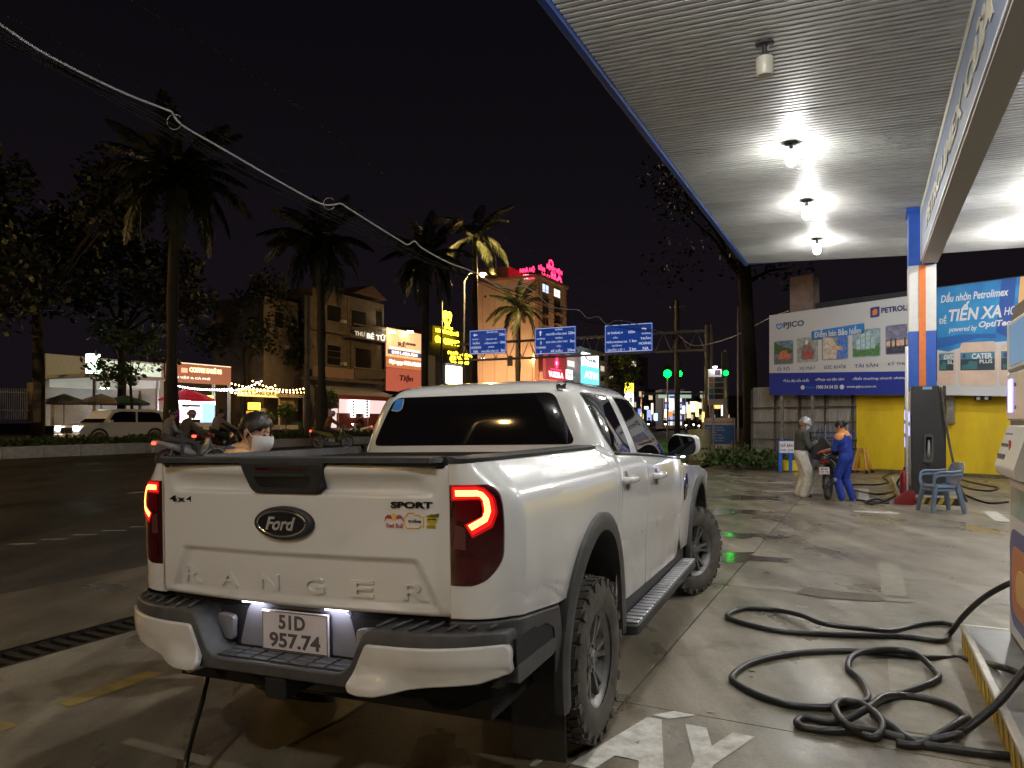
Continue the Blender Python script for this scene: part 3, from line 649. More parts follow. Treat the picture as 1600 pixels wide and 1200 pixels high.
# oval emblem
def ovalmesh(rx, rz, y, th, er): return panel([(rx*math.cos(2*math.pi*k/48), 1.163+rz*math.sin(2*math.pi*k/48)) for k in range(48)], lambda x, z: (x, y, z), .03, er, (0, 1, 0), th)
em = ovalmesh(.140, .066, -1.150, .03, .010).build('emblem', M_PLAST, gate, auto=50)
MB().tube([(.116*math.cos(2*math.pi*k/48), -1.151, 1.165+.049*math.sin(2*math.pi*k/48)) for k in range(48)], .0045, 6, True).build('emblem_ring', M_CHROME, em, smooth=True)
ovalmesh(.110, .044, -1.1525, .002, .0).build('emblem_field', mat('emblem_black', (.012, .012, .016), .2, coat=.5), em)
put_text('Ford', (0, -1.1535, 1.163), (1, 0, 0), (0, 0, 1), .145, .052, mat('satin_silver', (.5, .5, .52), .3, .3), em, ext=.004, bold=.02, shear=.35)
for ch, cx in zip('RANGER', (-.548, -.330, -.112, .108, .325, .545)):
    put_text(ch, None or (0, 0, 0), (1, 0, 0), (0, 0, 1), .10, .062, M_PAINT, gate, 'raised_letter', ext=.010, bold=.015, fn=lambda a, b, c, cx=cx: (cx+a, gateY(cx+a, .918+b)-c, .918+b))
put_text('4x4', (0, 0, 0), (1, 0, 0), (0, 0, 1), .135, .026, M_GLOSS, gate, 'badge', ext=.006, bold=.012, spacing=1.2, fn=lambda a, b, c: (-.578+a, gateY(-.578, 1.24)-c, 1.243+b))
put_text('SPORT', (0, 0, 0), (1, 0, 0), (0, 0, 1), .165, .024, M_GLOSS, gate, 'badge', ext=.006, bold=.03, fn=lambda a, b, c: (.555+a, gateY(.555+a, 1.24)-c, 1.243+b))
def stick(poly, col, n, y=-.0015, nm='sticker'): return panel(poly, lambda x, z: (x, gateY(x, z)+y, z), .03, 0).build(nm, truck_sticker(n, col), gate)
RED, YEL, ORG = (.45, .02, .04), (.62, .48, .02), (.75, .38, .05)
for q in (-1, 1):
    c = .483; stick([(c+q*.008, 1.190), (c+q*.030, 1.192), (c+q*.040, 1.178), (c+q*.036, 1.196), (c+q*.026, 1.206), (c+q*.012, 1.204)], RED if q < 0 else (.42, .05, .16), 'red' if q < 0 else 'crimson')
stick([(.483+.014*math.cos(k*.5236), 1.197+.014*math.sin(k*.5236)) for k in range(12)], (.75, .55, .12), 'gold', -.001)
put_text('Red Bull', (0, 0, 0), (1, 0, 0), (0, 0, 1), .066, .016, truck_sticker('red', RED), gate, 'sticker', ext=.001, fn=lambda a, b, c: (.485+a, gateY(.485+a, 1.165)-.001-c, 1.166+b))
hx = [(.535, 1.158), (.583, 1.158), (.592, 1.168), (.600, 1.160), (.602, 1.200), (.592, 1.198), (.582, 1.206), (.566, 1.206), (.562, 1.213), (.540, 1.213), (.534, 1.203), (.525, 1.195), (.524, 1.170)]
MB().tube([(x, gateY(x, z)-.001, z) for x, z in hx], .0028, 4, True).build('sticker', truck_sticker('orange', ORG), gate)
put_text('trollxe', (0, 0, 0), (1, 0, 0), (0, 0, 1), .050, .013, M_GLOSS, gate, 'sticker', ext=.001, bold=.02, fn=lambda a, b, c: (.565+a, gateY(.565+a, 1.185)-.001-c, 1.184+b))
stick([(.633+.021*math.cos(k*.5236), 1.190+.022*math.sin(k*.5236)) for k in range(12)], (.50, .40, .03), 'ochre', -.001)
stick([(.606, 1.203), (.63, 1.207), (.662, 1.214), (.66, 1.200), (.633, 1.198)], (.10, .08, .01), 'olive', -.002)
stick([(.617, 1.193), (.650, 1.195), (.645, 1.187), (.633, 1.191), (.62, 1.187)], (.03, .025, .01), 'dark', -.002)
stick(rounded([(.612, 1.158), (.648, 1.158), (.648, 1.170), (.612, 1.170)], .004), (.33, .27, .02), 'mustard')
# ---- rear bumper
def bY(x): return -1.205 + 0.155*max(0, (abs(x)-.50)/.41)**2.3
bo = rounded([(-.905, .80), (-.45, .808), (-.40, .79), (-.345, .665), (-.30, .632), (.30, .632), (.345, .665), (.40, .79), (.45, .808), (.905, .80), (.91, .69), (.62, .66), (.46, .60), (.40, .582), (-.40, .582), (-.46, .60), (-.62, .66), (-.91, .69)], .02, 3)
bumper = panel(bo, lambda x, z: (x, bY(x)+.012*max(0, z-.76)/.05, z), .05, .010, (0, 1, 0), .13).build('rear_bumper', M_GPLAST, truck, auto=45)
MB().box(-.88, .88, -1.06, -.98, .60, .80).build('bumper_beam', M_DARK, bumper)
MB().box(-.70, .70, -1.04, -.95, .78, .84).build('bumper_beam', M_DARK, bumper)
for sg in (1, -1):
    cap = [(sg*x, z) for x, z in ((.418, .752), (.905, .758), (.918, .735), (.915, .650), (.82, .622), (.68, .616), (.585, .605), (.47, .578), (.40, .575), (.362, .583), (.352, .610), (.392, .70))]
    def capY(x, z): return bY(x)-.012-.030*sstep(.66, .60, z)*sstep(.62, .45, abs(x)) + .018*(1-sstep(.655, .685, z))*sstep(.5, .65, abs(x))
    panel(rounded(cap, .012), lambda x, z: (x, capY(x, z), z), .035, .008, (0, 1, 0), .02).build('bumper_cap', M_PAINT, bumper, auto=50)
    for k in range(7):
        x = sg*(.465+k*.066); MB().tube([(x-sg*.012, bY(x)+.022, .812), (x+sg*.002, bY(x)+.075, .818), (x+sg*.01, bY(x)+.125, .818)], .006, 6).build('tread_rib', M_GPLAST, bumper, smooth=True)
    panel(rounded([(sg*.385, .675), (sg*.305, .665), (sg*.30, .765), (sg*.385, .775)], .018), lambda x, z: (x, -1.092-abs(abs(x)-.34)*.1, z), .03, .004, (0, 1, 0), .02).build('lit_opening_inset', mat('satin_grey', (.32, .32, .35), .3, .4), bumper, auto=40)  # pale inset imitates an opening onto the lit plate panel
MB().box(-.30, .30, -1.19, -1.06, .615, .634, .004).build('step_pad', M_STEP, bumper, auto=30)
for i in range(7):
    for j in range(3): MB().box(-.038, .038, -.016, .016, 0, .006, .002).build('step_tread', M_GPLAST, bumper, loc=(-.264+i*.088, -1.168+j*.04, .634))
panel(rounded([(-.30, .642), (.30, .642), (.255, .80), (.21, .835), (-.21, .835), (-.255, .80)], .02), lambda x, z: (x, -1.062, z), .06, .005, (0, 1, 0), .03).build('plate_panel', mat('plate_panel', (.20, .20, .23), .35, var=.1), bumper, auto=40)
pl = MB().box(-.165, .165, -.004, .004, -.0825, .0825, .003).build('number_plate', mat('plate_white', (.74, .70, .74), .4, var=.05), bumper, loc=(0, -1.078, .722))
M_PLK = mat('plate_ink', (.10, .09, .10), .6)
MB().tube([(-.158, -.0055, -.076), (.158, -.0055, -.076), (.158, -.0055, .076), (-.158, -.0055, .076)], .0022, 4, True).build('plate_rim', M_CHROME, pl)
MB().box(-.17, .17, .003, .012, -.088, .088, .004).build('plate_frame', M_STEP, pl)
put_text('51D', (-.012, -.0045, .037), (1, 0, 0), (0, 0, 1), .130, .058, M_PLK, pl, ext=.0015, bold=.03)
put_text('957.74', (0, -.0045, -.036), (1, 0, 0), (0, 0, 1), .250, .060, M_PLK, pl, ext=.0015, bold=.03)
M_PLLAMP = glow('plate_lamp', (.85, .85, 1.0), 9)
for x in (-.205, .205): MB().box(-.05, .05, -.010, .010, -.002, .002).build('plate_lamp', M_PLLAMP, bumper, loc=(x, -1.082, .829))
MB().cyl((-.60, -1.05, .52), (-.60, -.3, .50), .035, 14).build('exhaust', M_BRUSH, truck, smooth=True)
# ---- cab shell
LEV = [(1.22, .874, .452, 2.68), (1.30, .857, .458, 2.52), (1.38, .836, .468, 2.38), (1.46, .806, .478, 2.25), (1.55, .768, .492, 2.10), (1.63, .731, .508, 1.98), (1.69, .70, .525, 1.90), (1.725, .676, .542, 1.86), (1.752, .646, .57, 1.82), (1.776, .60, .615, 1.76), (1.795, .53, .69, 1.69), (1.810, .43, .80, 1.61), (1.820, .30, .93, 1.53), (1.826, .15, 1.08, 1.42)]
T_W = [(l[0], l[1]) for l in LEV]; T_R = [(l[0], l[2]) for l in LEV]; T_F = [(l[0], l[3]) for l in LEV]
NE = 7.0
def shell_side(y, z):
    w, a, b = smooth_tab(T_W, z), smooth_tab(T_R, z), smooth_tab(T_F, z); k = abs((y-(a+b)/2)/((b-a)/2))
    return w*(max(0.0, 1-k**NE))**(1/NE)
def shell_rear(x, z):
    w, a, b = smooth_tab(T_W, z), smooth_tab(T_R, z), smooth_tab(T_F, z); return (a+b)/2 - (b-a)/2*(max(0, 1-abs(x/w)**NE))**(1/NE)
def shell_front(x, z):
    w, a, b = smooth_tab(T_W, z), smooth_tab(T_R, z), smooth_tab(T_F, z); return (a+b)/2 + (b-a)/2*(max(0, 1-abs(x/w)**NE))**(1/NE)
mb = MB(); n = 88; vs = []; zs = [1.22+.02*i for i in range(26)] + [1.735, 1.75, 1.763, 1.776, 1.786, 1.795, 1.803, 1.810, 1.8155, 1.820, 1.8235, 1.826]
for z in zs:
    w, a, b = smooth_tab(T_W, z), smooth_tab(T_R, z), smooth_tab(T_F, z)
    for k in range(n):
        an = 2*math.pi*k/n; c, s = math.cos(an), math.sin(an); e = 2/NE
        # spread samples towards the corners
        vs.append((w*math.copysign(abs(c)**e, c), (a+b)/2+(b-a)/2*math.copysign(abs(s)**e, s), z))
m = len(zs); fs = [(i*n+k, i*n+(k+1) % n, (i+1)*n+(k+1) % n, (i+1)*n+k) for i in range(m-1) for k in range(n)] + [tuple((m-1)*n+k for k in range(n))]
cab = mb.add(vs, fs).build('cab', M_PAINT, truck, auto=50)
M_SEAL = mat('window_seal', (.010, .010, .010), .5)
def on_side(sg, off): return lambda y, z: (sg*(shell_side(y, z)+off), y, z)
wr = [(.655, 1.712), (.665, 1.58), (.685, 1.46), (.745, 1.372), (1.085, 1.350), (1.112, 1.712)]
wf = [(1.262, 1.710), (1.272, 1.342), (2.13, 1.292), (1.98, 1.50), (1.84, 1.63), (1.70, 1.700)]
def grow(P, d):
    c = Vector((sum(p[0] for p in P)/len(P), sum(p[1] for p in P)/len(P))); return [tuple(Vector(p)+(Vector(p)-c).normalized()*d) for p in P]
for sg in (1, -1):
    for P, nm in ((wr, 'rear_window'), (wf, 'front_window')):
        f = panel(rounded(grow(P, .014), .03), on_side(sg, .002), .05, .002, (-sg, 0, 0), .004).build('window_seal', M_SEAL, cab, auto=50)
        panel(rounded(P, .025), on_side(sg, .0045), .05, .002, (-sg, 0, 0), .003).build(nm, M_TINT, cab, auto=50)
    mb = MB().tube([(sg*(bodyX(y, z)+.004), y, z) for y, z in [(.68+1.62*k/16, 1.360-.098*(k/16)**1.15) for k in range(17)]], .010, 6); mb.build('belt_strip', M_SEAL, cab, smooth=True)
    # mirror
    bx = sg*1.02
    mi = panel(rounded([(.895, 1.295), (1.085, 1.290), (1.115, 1.335), (1.10, 1.435), (.93, 1.455), (.89, 1.39)], .035), lambda x, z: (sg*x, 2.10+.02*math.sin((x-.9)*12), z), .03, .02, (0, 1, 0), .10).build('wing_mirror', M_PAINT, truck, auto=60)
    panel(rounded([(.888, 1.296), (1.073, 1.292), (1.098, 1.335), (1.085, 1.427), (.93, 1.445), (.888, 1.385)], .03), lambda x, z: (sg*x, 2.090, z), .05, .004, (0, 1, 0), .02).build('mirror_glass', mat('mirror_glass', (.05, .05, .055), .02, .9), mi, auto=40)
    MB().tube([(sg*.84, 2.20, 1.285), (sg*.90, 2.16, 1.295), (sg*.95, 2.15, 1.32)], .028, 8).build('mirror_arm', M_GLOSS, mi, smooth=True)
    MB().box(-.012, .012, -.012, .012, -.003, .003).build('puddle_lamp', glow('puddle_lamp', (.8, .85, 1.0), 90 if sg > 0 else 30), mi, loc=(sg*.99, 2.16, 1.276))
    # black strips beside the rear roof spoiler
    panel([(sg*.548, 1.728), (sg*.595, 1.728), (sg*.575, 1.765), (sg*.54, 1.795), (sg*.505, 1.798), (sg*.525, 1.765)], lambda x, z: (x, shell_rear(x, z)-.005, z+.003), .02, 0).build('roof_strip', M_GLOSS, cab)
panel(rounded([(-.535, 1.722), (.535, 1.722), (.675, 1.42), (-.675, 1.42)], .05), lambda x, z: (x, shell_rear(x, z)-.004, z), .05, .003, (0, 1, 0), .004).build('rear_glass', M_TINT, cab, auto=50)
panel(rounded([(-.69, 1.33), (.69, 1.33), (.55, 1.70), (-.55, 1.70)], .06), lambda x, z: (x, shell_front(x, z)+.004, z), .05, .003, (0, -1, 0), .004).build('windscreen', M_TINT, cab, auto=50)
panel(rounded([(-.545, 1.642), (-.49, 1.632), (-.462, 1.655), (-.462, 1.714), (-.52, 1.714)], [.01, .02, .02, .01, .01]), lambda x, z: (x, shell_rear(x, z)-.0065, z), .03, 0).build('window_sticker', mat('blue_sticker', (.05, .28, .85), .5), cab)
MB().tube(smoothpath([(-.462, shell_rear(-.462, 1.714)-.0072, 1.714), (-.462, shell_rear(-.462, 1.655)-.0072, 1.658), (-.49, shell_rear(-.49, 1.634)-.0072, 1.636), (-.545, shell_rear(-.545, 1.642)-.0072, 1.644)], 4), .0025, 4).build('sticker_edge', mat('sticker_white', (.7, .7, .7), .5), cab)
# roll cover, bonnet, nose
panel([(-.70, -1.02), (.70, -1.02), (.70, .45), (-.70, .45)], lambda x, y: (x, y, 1.372+.008*math.cos(x*2)), .2, .01, (0, 0, -1), .1).build('bed_cover', M_PLAST, truck, auto=40)
for k in range(12): MB().box(-.69, .69, -.004, .004, 0, .004).build('cover_slat', M_STEP, truck, loc=(0, -.95+k*.12, 1.380))
panel(rounded([(-.84, 2.42), (.84, 2.42), (.86, 3.3), (.80, 4.0), (.55, 4.12), (-.55, 4.12), (-.80, 4.0), (-.86, 3.3)], .06), lambda x, y: (x, y, 1.245-.11*sstep(2.6, 4.2, y)-.07*(abs(x)/.85)**4+.018*sstep(.45, .55, abs(x))*(1-sstep(.7, .8, abs(x)))), .07, .01, (0, 0, -1), .04).build('bonnet', M_PAINT, truck, auto=50)
def noseY(x, z): return 4.18 - .16*(abs(x)/.9)**2.5 - .03*sstep(.9, 1.1, z)
panel(rounded([(-.88, .45), (.88, .45), (.88, 1.08), (-.88, 1.08)], .05), lambda x, z: (x, noseY(x, z), z), .08, .02, (0, -1, 0), .2).build('front_bumper', M_PAINT, truck, auto=50)
panel(rounded([(-.52, .62), (.52, .62), (.56, 1.04), (-.56, 1.04)], .05), lambda x, z: (x, noseY(x, z)+.01, z), .08, .006, (0, -1, 0), .02).build('grille', M_GLOSS, truck, auto=50)
for k in range(3): MB().box(-.54, .54, -.012, .012, -.014, .014, .004).build('grille_bar', M_CHROME, truck, loc=(0, 4.17, .70+k*.13))
for sg in (1, -1): panel(rounded([(sg*.60, .82), (sg*.87, .84), (sg*.87, 1.04), (sg*.60, 1.04)], .03), lambda x, z: (x, noseY(x, z)+.012, z), .05, .006, (0, -1, 0), .02).build('headlamp', mat('head_lens', (.6, .62, .65), .1, coat=.5), truck, auto=50)
MB().box(-.78, .78, -.92, 2.78, .42, .62).box(-.42, .42, 2.7, 3.95, .42, 1.05).box(-.84, .84, .5, 2.6, .45, 1.2).build('underbody', M_DARK, truck)
MB().box(-.69, .69, -1.0, .42, .80, .86).box(-.74, -.68, -1.0, .42, .80, 1.36).box(.68, .74, -1.0, .42, .80, 1.36).box(-.70, .70, .36, .40, .80, 1.38).build('bed_tub', M_DARK, truck)
MB().lathe([(.20, -.10), (.34, -.11), (.38, -.06), (.38, .06), (.34, .11), (.20, .10)], 26, 'z', (0, -.62, .56)).build('spare_tyre', M_RUBBER, truck, smooth=True)
MB().box(-.05, .05, -1.20, -.9, .50, .58, .006).box(-.45, .45, -1.06, -1.0, .52, .60, .006).build('tow_bar', M_DARK, truck)
MB().cyl((-.75, 0, .395), (.75, 0, .395), .06, 12).ball((0, 0, .38), .15).build('rear_axle', M_DARK, truck, smooth=True)
# ================================================================ petrol station
M_CEIL = mat('galvanised_ceiling', (0.62, 0.62, 0.60), 0.5, 0.1, col2=(0.44, 0.44, 0.43), scale=2.5, detail=8, stretch=(1, 4, 1))
def per_object(m, lo, hi):
    N, L = m.node_tree.nodes, m.node_tree.links; b = N['Principled BSDF']; src = b.inputs['Base Color'].links[0].from_socket
    oi = N.new('ShaderNodeObjectInfo'); r = N.new('ShaderNodeMapRange'); r.inputs['To Min'].default_value = lo; r.inputs['To Max'].default_value = hi; L.new(oi.outputs['Random'], r.inputs['Value'])
    x = N.new('ShaderNodeMix'); x.data_type = 'RGBA'; x.blend_type = 'MULTIPLY'; x.inputs[0].default_value = 1; L.new(src, x.inputs[6]); L.new(r.outputs['Result'], x.inputs[7]); L.new(x.outputs[2], b.inputs['Base Color'])
per_object(M_CEIL, 0.82, 1.05)
M_BLUEP = mat('blue_cladding', (0.015, 0.10, 0.52), 0.35, var=0.12, scale=4); M_ORANGE = mat('orange_cladding', (0.80, 0.20, 0.03), 0.4, var=0.08)
M_WHITEP = mat('white_cladding', (0.72, 0.72, 0.72), 0.4, var=0.06); M_SIGNB = mat('faded_blue_panel', (0.20, 0.25, 0.36), 0.45, var=0.12, scale=2)
M_LETTER = mat('cream_lettering', (0.55, 0.52, 0.42), 0.5); M_DGREY = mat('dark_grey_metal', (0.09, 0.09, 0.092), 0.5, 0.3, var=0.15)
M_STEEL = mat('galvanised_steel', (0.30, 0.31, 0.32), 0.45, 0.6, var=0.3, scale=6); M_BLACK = mat('black_enamel', (0.025, 0.027, 0.03), 0.4, var=0.2)
def ceil_z(t): return 6.1 - .045*(t+3.06) if t < 1.2 else 5.91 - .02*(t-1.2)
can = st_thing('canopy', 'long flat station canopy with ribbed metal ceiling and blue edge', 'canopy', 0, 0)
def sheet_mesh(t0, t1, L=1.05, pitch=.105):
    mb = MB(); prof = []; k = 0; s = 0
    while s < L-1e-6: prof += [(s, 0), (s+.060, 0), (s+.066, -.032), (s+.099, -.032)]; s += pitch
    prof.append((L, 0)); vs = []
    for (s, dz) in prof: vs += [(t0, s, ceil_z(t0)-dz), (t1, s, ceil_z(t1)-dz)]
    return mb.add(vs, [(i*2, i*2+1, i*2+3, i*2+2) for i in range(len(prof)-1)])
for (t0, t1) in ((-3.05, 1.22), (1.23, 5.4), (5.41, 9.6)):
    first = None
    for k in range(29):
        s = 21.6 - 1.05*(k+1)
        if first is None: first = sheet_mesh(t0, t1).build('ceiling_sheet', M_CEIL, can, loc=(0, s, 0))
        else: o = first.copy(); COL.objects.link(o); o.location = (0, s, rnd.uniform(-.004, .004))
MB().box(-3.16, -3.06, -9.2, 21.75, 6.05, 6.75, .01).build('fascia', mat('fascia_blue', (.012, .045, .20), .6), can); MB().box(-3.06, 9.7, 21.62, 21.74, 6.08, 6.7, .01).build('fascia', mat('fascia_blue', (.012, .045, .20), .6), can)
MB().box(-3.06, 9.7, -9, 21.6, 6.3, 6.4).build('roof_deck', M_DGREY, can)
# long sign under the canopy above the pumps
sg_ = st_thing('canopy_sign', 'long faded blue signboard with pale lettering hanging under the canopy', 'signboard', 0, 0)
MB().box(1.0, 1.28, -8, 16.74, 4.80, 5.89, .004).build('sign_box', M_SIGNB, sg_); MB().box(1.006, 1.29, -8, 16.735, 4.74, 4.80).build('sign_underside', mat('sign_underside', (.36, .36, .36), .5), sg_)
MB().box(.992, .999, -8, 16.7, 5.74, 5.88).build('sign_border', M_LETTER, sg_); MB().box(.985, 1.0, -8, 16.74, 4.78, 4.815).build('sign_trim', M_WHITEP, sg_); MB().box(.985, 1.285, 16.70, 16.745, 4.81, 5.89).build('sign_trim', M_WHITEP, sg_)
put_text('PETROLIMEX CỬA HÀNG 25', (.998, 9.2, 5.28), (0, -1, 0), (0, 0, 1), 12.0, .40, M_LETTER, sg_, ext=.012, bold=.02, shear=.15)
# column
co = st_thing('canopy_column', 'square canopy column in blue and white with an orange stripe', 'column', 17.0, 1.02)
MB().box(-.245, .245, -.25, .25, 3.40, 5.83, .006).build('blue_cladding', M_BLUEP, co)
MB().box(-.246, .246, -.251, .251, 3.38, 4.72, .006).build('white_cladding', M_WHITEP, co, loc=(0, 0, .002))
MB().box(-.245, .245, -.25, .25, .15, 3.385, .006).build('blue_cladding', M_BLUEP, co)
MB().box(-.06, .06, -.262, -.25, 1.5, 4.72, .003).build('orange_stripe', M_ORANGE, co); MB().box(-.28, .28, -.29, .29, 5.80, 5.90, .004).build('column_cap', M_BLUEP, co)
# ceiling lamps
M_BULB = glow('lit_bulb', (1.0, 0.98, 0.93), 105); M_BULB2 = glow('bright_bulb', (1.0, 0.98, 0.93), 360); M_BULBOFF = mat('unlit_bulb', (.62, .60, .50), .3); M_BRACK = mat('lamp_bracket', (.05, .05, .05), .6)
def ceiling_lamp(s, t, lit, label, bulb=None):
    o = st_thing('ceiling_lamp', label, 'lamp', s, t, ceil_z(t), group='canopy ceiling lamps')
    MB().lathe([(0, .02), (.10, .02), (.11, 0), (.10, -.022), (.04, -.03), (.03, -.03), (.03, -.12)] + ([(.10, -.132), (.105, -.145)] if lit else []) + [(.06, -.145), (.055, -.17), (0, -.17)], 20).build('lamp_bracket', M_BRACK, o, smooth=False)
    if lit: MB().lathe([(.05, -.16), (.075, -.20), (.085, -.26), (.075, -.33), (.045, -.37), (0, -.385)], 12).build('bulb', bulb or M_BULB, o, smooth=True)
    else: MB().lathe([(.05, -.16), (.10, -.175), (.10, -.36), (.085, -.385), (0, -.39)], 20).build('bulb', M_BULBOFF, o, auto=40)
ceiling_lamp(8.96, -1.07, False, 'unlit cylindrical ceiling lamp, nearest of the visible row under the canopy')
for s, lb in ((12.32, 'lit ceiling bulb next beyond the unlit lamp under the canopy'), (15.68, 'lit ceiling bulb in the middle of the three glowing under the canopy'), (19.04, 'lit ceiling bulb farthest away near the end of the canopy')): ceiling_lamp(s, -1.07, True, lb)
for k, (s, t) in enumerate(((4.9, -1.07), (-3.2, -1.07), (2.24, 3.4), (8.96, 3.4), (15.68, 3.4), (12.0, 7.2), (19.0, 3.4))):  # last bulb is added, unseen, to brighten the billboards
    ceiling_lamp(s, t, True, 'lit ceiling bulb of the canopy %s' % ('just above the top picture edge', 'behind the camera', 'right of the near pump', 'in the second bay beyond the near pump', 'in the second bay beside the far pump', 'in the third bay', 'added in the second bay to light the billboards')[k], M_BULB2)
# pump islands
M_HY = mat('hazard_yellow', (.50, .33, .03), .6, var=.35, scale=9, detail=8); M_HK = mat('hazard_black', (.03, .028, .024), .6, var=.3)
M_ISLE = mat('island_top', (.20, .21, .20), .35, var=.25, scale=4); M_EDGE = mat('island_edge_steel', (.55, .53, .48), .4, .4, var=.2)
def island(s0, s1, t0, t1, label):
    o = st_thing('pump_island', label, 'pump island', s0, t0); L, wd_ = s1-s0, t1-t0
    MB().box(0, wd_, 0, L, 0, .14, .01).build('island_body', M_HK, o); MB().box(.03, wd_-.03, .03, L-.03, .135, .152).build('island_top', M_ISLE, o)
    MB().box(-.008, .035, -.008, L+.008, .125, .158, .006).box(wd_-.035, wd_+.008, -.008, L+.008, .125, .158, .006).box(.03, wd_-.03, -.008, .035, .125, .157, .006).box(.03, wd_-.03, L-.035, L+.008, .125, .157, .006).build('edge_trim', M_EDGE, o)
    def stripes(ln, place_):
        k = 0; x = 0.02
        while x+.16 < ln:
            poly = [(x, .004), (x+.075, .004), (x+.13, .124), (x+.055, .124)]; b = MB().prism(poly, lambda a, z: place_(a, z, -.004), lambda a, z: place_(a, z, .004)); b.build('hazard_stripe', M_HY, o); x += .15
    stripes(L, lambda a, z, d: (-.001+d, a, z)); stripes(wd_, lambda a, z, d: (a, -.001+d, z)); stripes(wd_, lambda a, z, d: (a, L+.001+d, z))
    return o
island(-1.0, 5.82, .585, 1.75, 'near pump island with metal edge and worn yellow and black stripes')
island(15.65, 20.9, .57, 1.60, 'far pump island with yellow and black stripes under the blue and white column')
# far pump: black cabinet end with a holstered nozzle
fp = st_thing('fuel_pump', 'black fuel pump with holstered nozzle on the far island', 'fuel pump', 15.98, 1.073, .152)
MB().box(-.29, .29, 0, .60, 0, 2.09, .012).build('cabinet', M_BLACK, fp); MB().box(-.31, -.291, .05, .55, .15, 2.0, .004).build('side_panel', mat('pump_side', (.55, .55, .53), .4), fp)
for z in (1.50, 1.22): MB().box(-.318, -.311, .12, .48, z-.10, z+.10, .003).build('display', glow('pump_display', (.35, .35, .9), .8), fp)
MB().box(-.10, .06, -.006, -.001, 2.02, 2.075).build('maker_plate', mat('plate_sky_blue', (.25, .45, .75), .4), fp)
MB().prism(rounded([(-.09, .62), (.07, .62), (.085, .80), (.07, 1.16), (-.07, 1.16), (-.085, .80)], .03), lambda x, z: (x, -.05, z), lambda x, z: (x, -.001, z)).build('nozzle_holster', M_DGREY, fp, auto=40)
MB().prism(rounded([(-.05, .80), (.04, .80), (.05, 1.11), (-.05, 1.11)], .02), lambda x, z: (x, -.054, z), lambda x, z: (x, -.05, z)).build('holster_opening', M_GLOSS, fp)
MB().tube([(0, -.06, 1.05), (0, -.075, .92), (-.005, -.085, .80), (-.01, -.075, .70)], [.02, .028, .035, .024], 10).build('nozzle', mat('nozzle_grey', (.35, .35, .34), .35, .5), fp, smooth=True)
MB().tube(smoothpath([(.20, -.02, 2.08), (.205, -.08, 2.02), (.22, -.09, 1.85), (.30, -.12, 1.2), (.42, -.14, .5), (.55, -.10, .05), (.62, 0, -.10)], 6), .021, 8).build('hose', M_RUBBER, fp, smooth=True)
MB().cyl((.20, -.03, 2.08), (.205, -.075, 1.98), .03, 10).build('hose_coupling', M_STEEL, fp, smooth=True)
# second cabinet behind the column and a slim white post
f2 = st_thing('fuel_pump', 'fuel pump standing behind the blue and white column on the far island', 'fuel pump', 17.6, 1.073, .152)
MB().box(-.30, .29, 0, .9, 0, 2.05, .012).build('cabinet', M_BLACK, f2)
for z in (1.55, 1.25, .95): MB().box(-.308, -.301, .1, .8, z-.11, z+.11, .003).build('display', glow('pump_display', (.35, .35, .9), .8), f2)
tag(MB().cyl((0, 0, .152), (0, 0, 3.0), .028, 10).build('slim_post', M_WHITEP, smooth=True, loc=W(15.85, .70, 0)), 'slim white post beside the far black pump', 'post')
# near pump
M_SIL = mat('pump_silver', (.55, .55, .56), .35, .35, var=.06); M_PWH = mat('pump_white', (.72, .72, .70), .35, var=.05)
np_ = st_thing('fuel_pump', 'near white and silver fuel pump cut off by the right picture edge', 'fuel pump', 4.55, .83, .152)
MB().prism(rounded([(.004, 0), (1.10, 0), (1.10, 2.02), (.95, 2.12), (.004, 2.12)], .02), lambda y, z: (.012, y, z), lambda y, z: (.62, y, z)).build('cabinet', M_DGREY, np_, auto=30)
MB().box(0, .03, .0, 1.06, .04, 1.02, .006).build('lower_door', M_PWH, np_); MB().box(-.012, .04, .0, 1.07, 1.40, 1.70, .01).build('display_panel', M_SIL, np_); MB().box(-.02, .05, .0, 1.02, 1.70, 2.03, .02).build('screen_bezel', M_PWH, np_, auto=30)
MB().box(-.026, -.019, .08, .88, 1.74, 1.99).build('screen', glow('ad_screen', (.05, .17, .32), .35), np_); MB().box(-.018, -.011, .86, .99, 1.45, 1.66).build('price_display', glow('lcd_blue', (.22, .20, 1.0), 1.6), np_)
for z in (1.48, 1.62): MB().cyl((-.012, .76, z), (-.02, .76, z), .012, 8).build('panel_screw', M_STEEL, np_)
kp = MB().prism(rounded([(-.075, 1.06), (.03, 1.04), (.03, 1.37), (-.012, 1.37), (-.085, 1.12)], .015), lambda x, z: (x, .35, z), lambda x, z: (x, 1.03, z)).build('keypad_housing', M_PWH, np_, auto=30)
for i in range(4):
    for j in range(3): MB().box(-.006, .002, -.025, .025, -.022, .022, .003).build('key', M_DGREY, kp, loc=(-.068+.058*(j/2.6), .98-i*.065, 1.17+j*.065))
MB().box(-.006, .002, -.02, .02, -.06, .06, .003).build('cancel_key', mat('red_key', (.5, .04, .04), .4), kp, loc=(-.05, .70, 1.22))
MB().box(-.003, 0, .2, 1.0, .80, .98).build('picture_strip', mat('print_teal', (.10, .34, .38), .4, col2=(.42, .46, .40), scale=5), np_)
lg = [(-.02, .66), (.30, .66), (.90, .66), (1.02, .60), (1.02, .20), (.92, .13), (.3, .13)]
MB().prism(rounded([(.25, .12), (.92, .12), (1.03, .22), (1.03, .62), (.95, .72), (.25, .72)], .06), lambda y, z: (-.004, y, z), lambda y, z: (0, y, z)).build('blue_logo', mat('logo_blue', (.05, .07, .30), .35), np_)
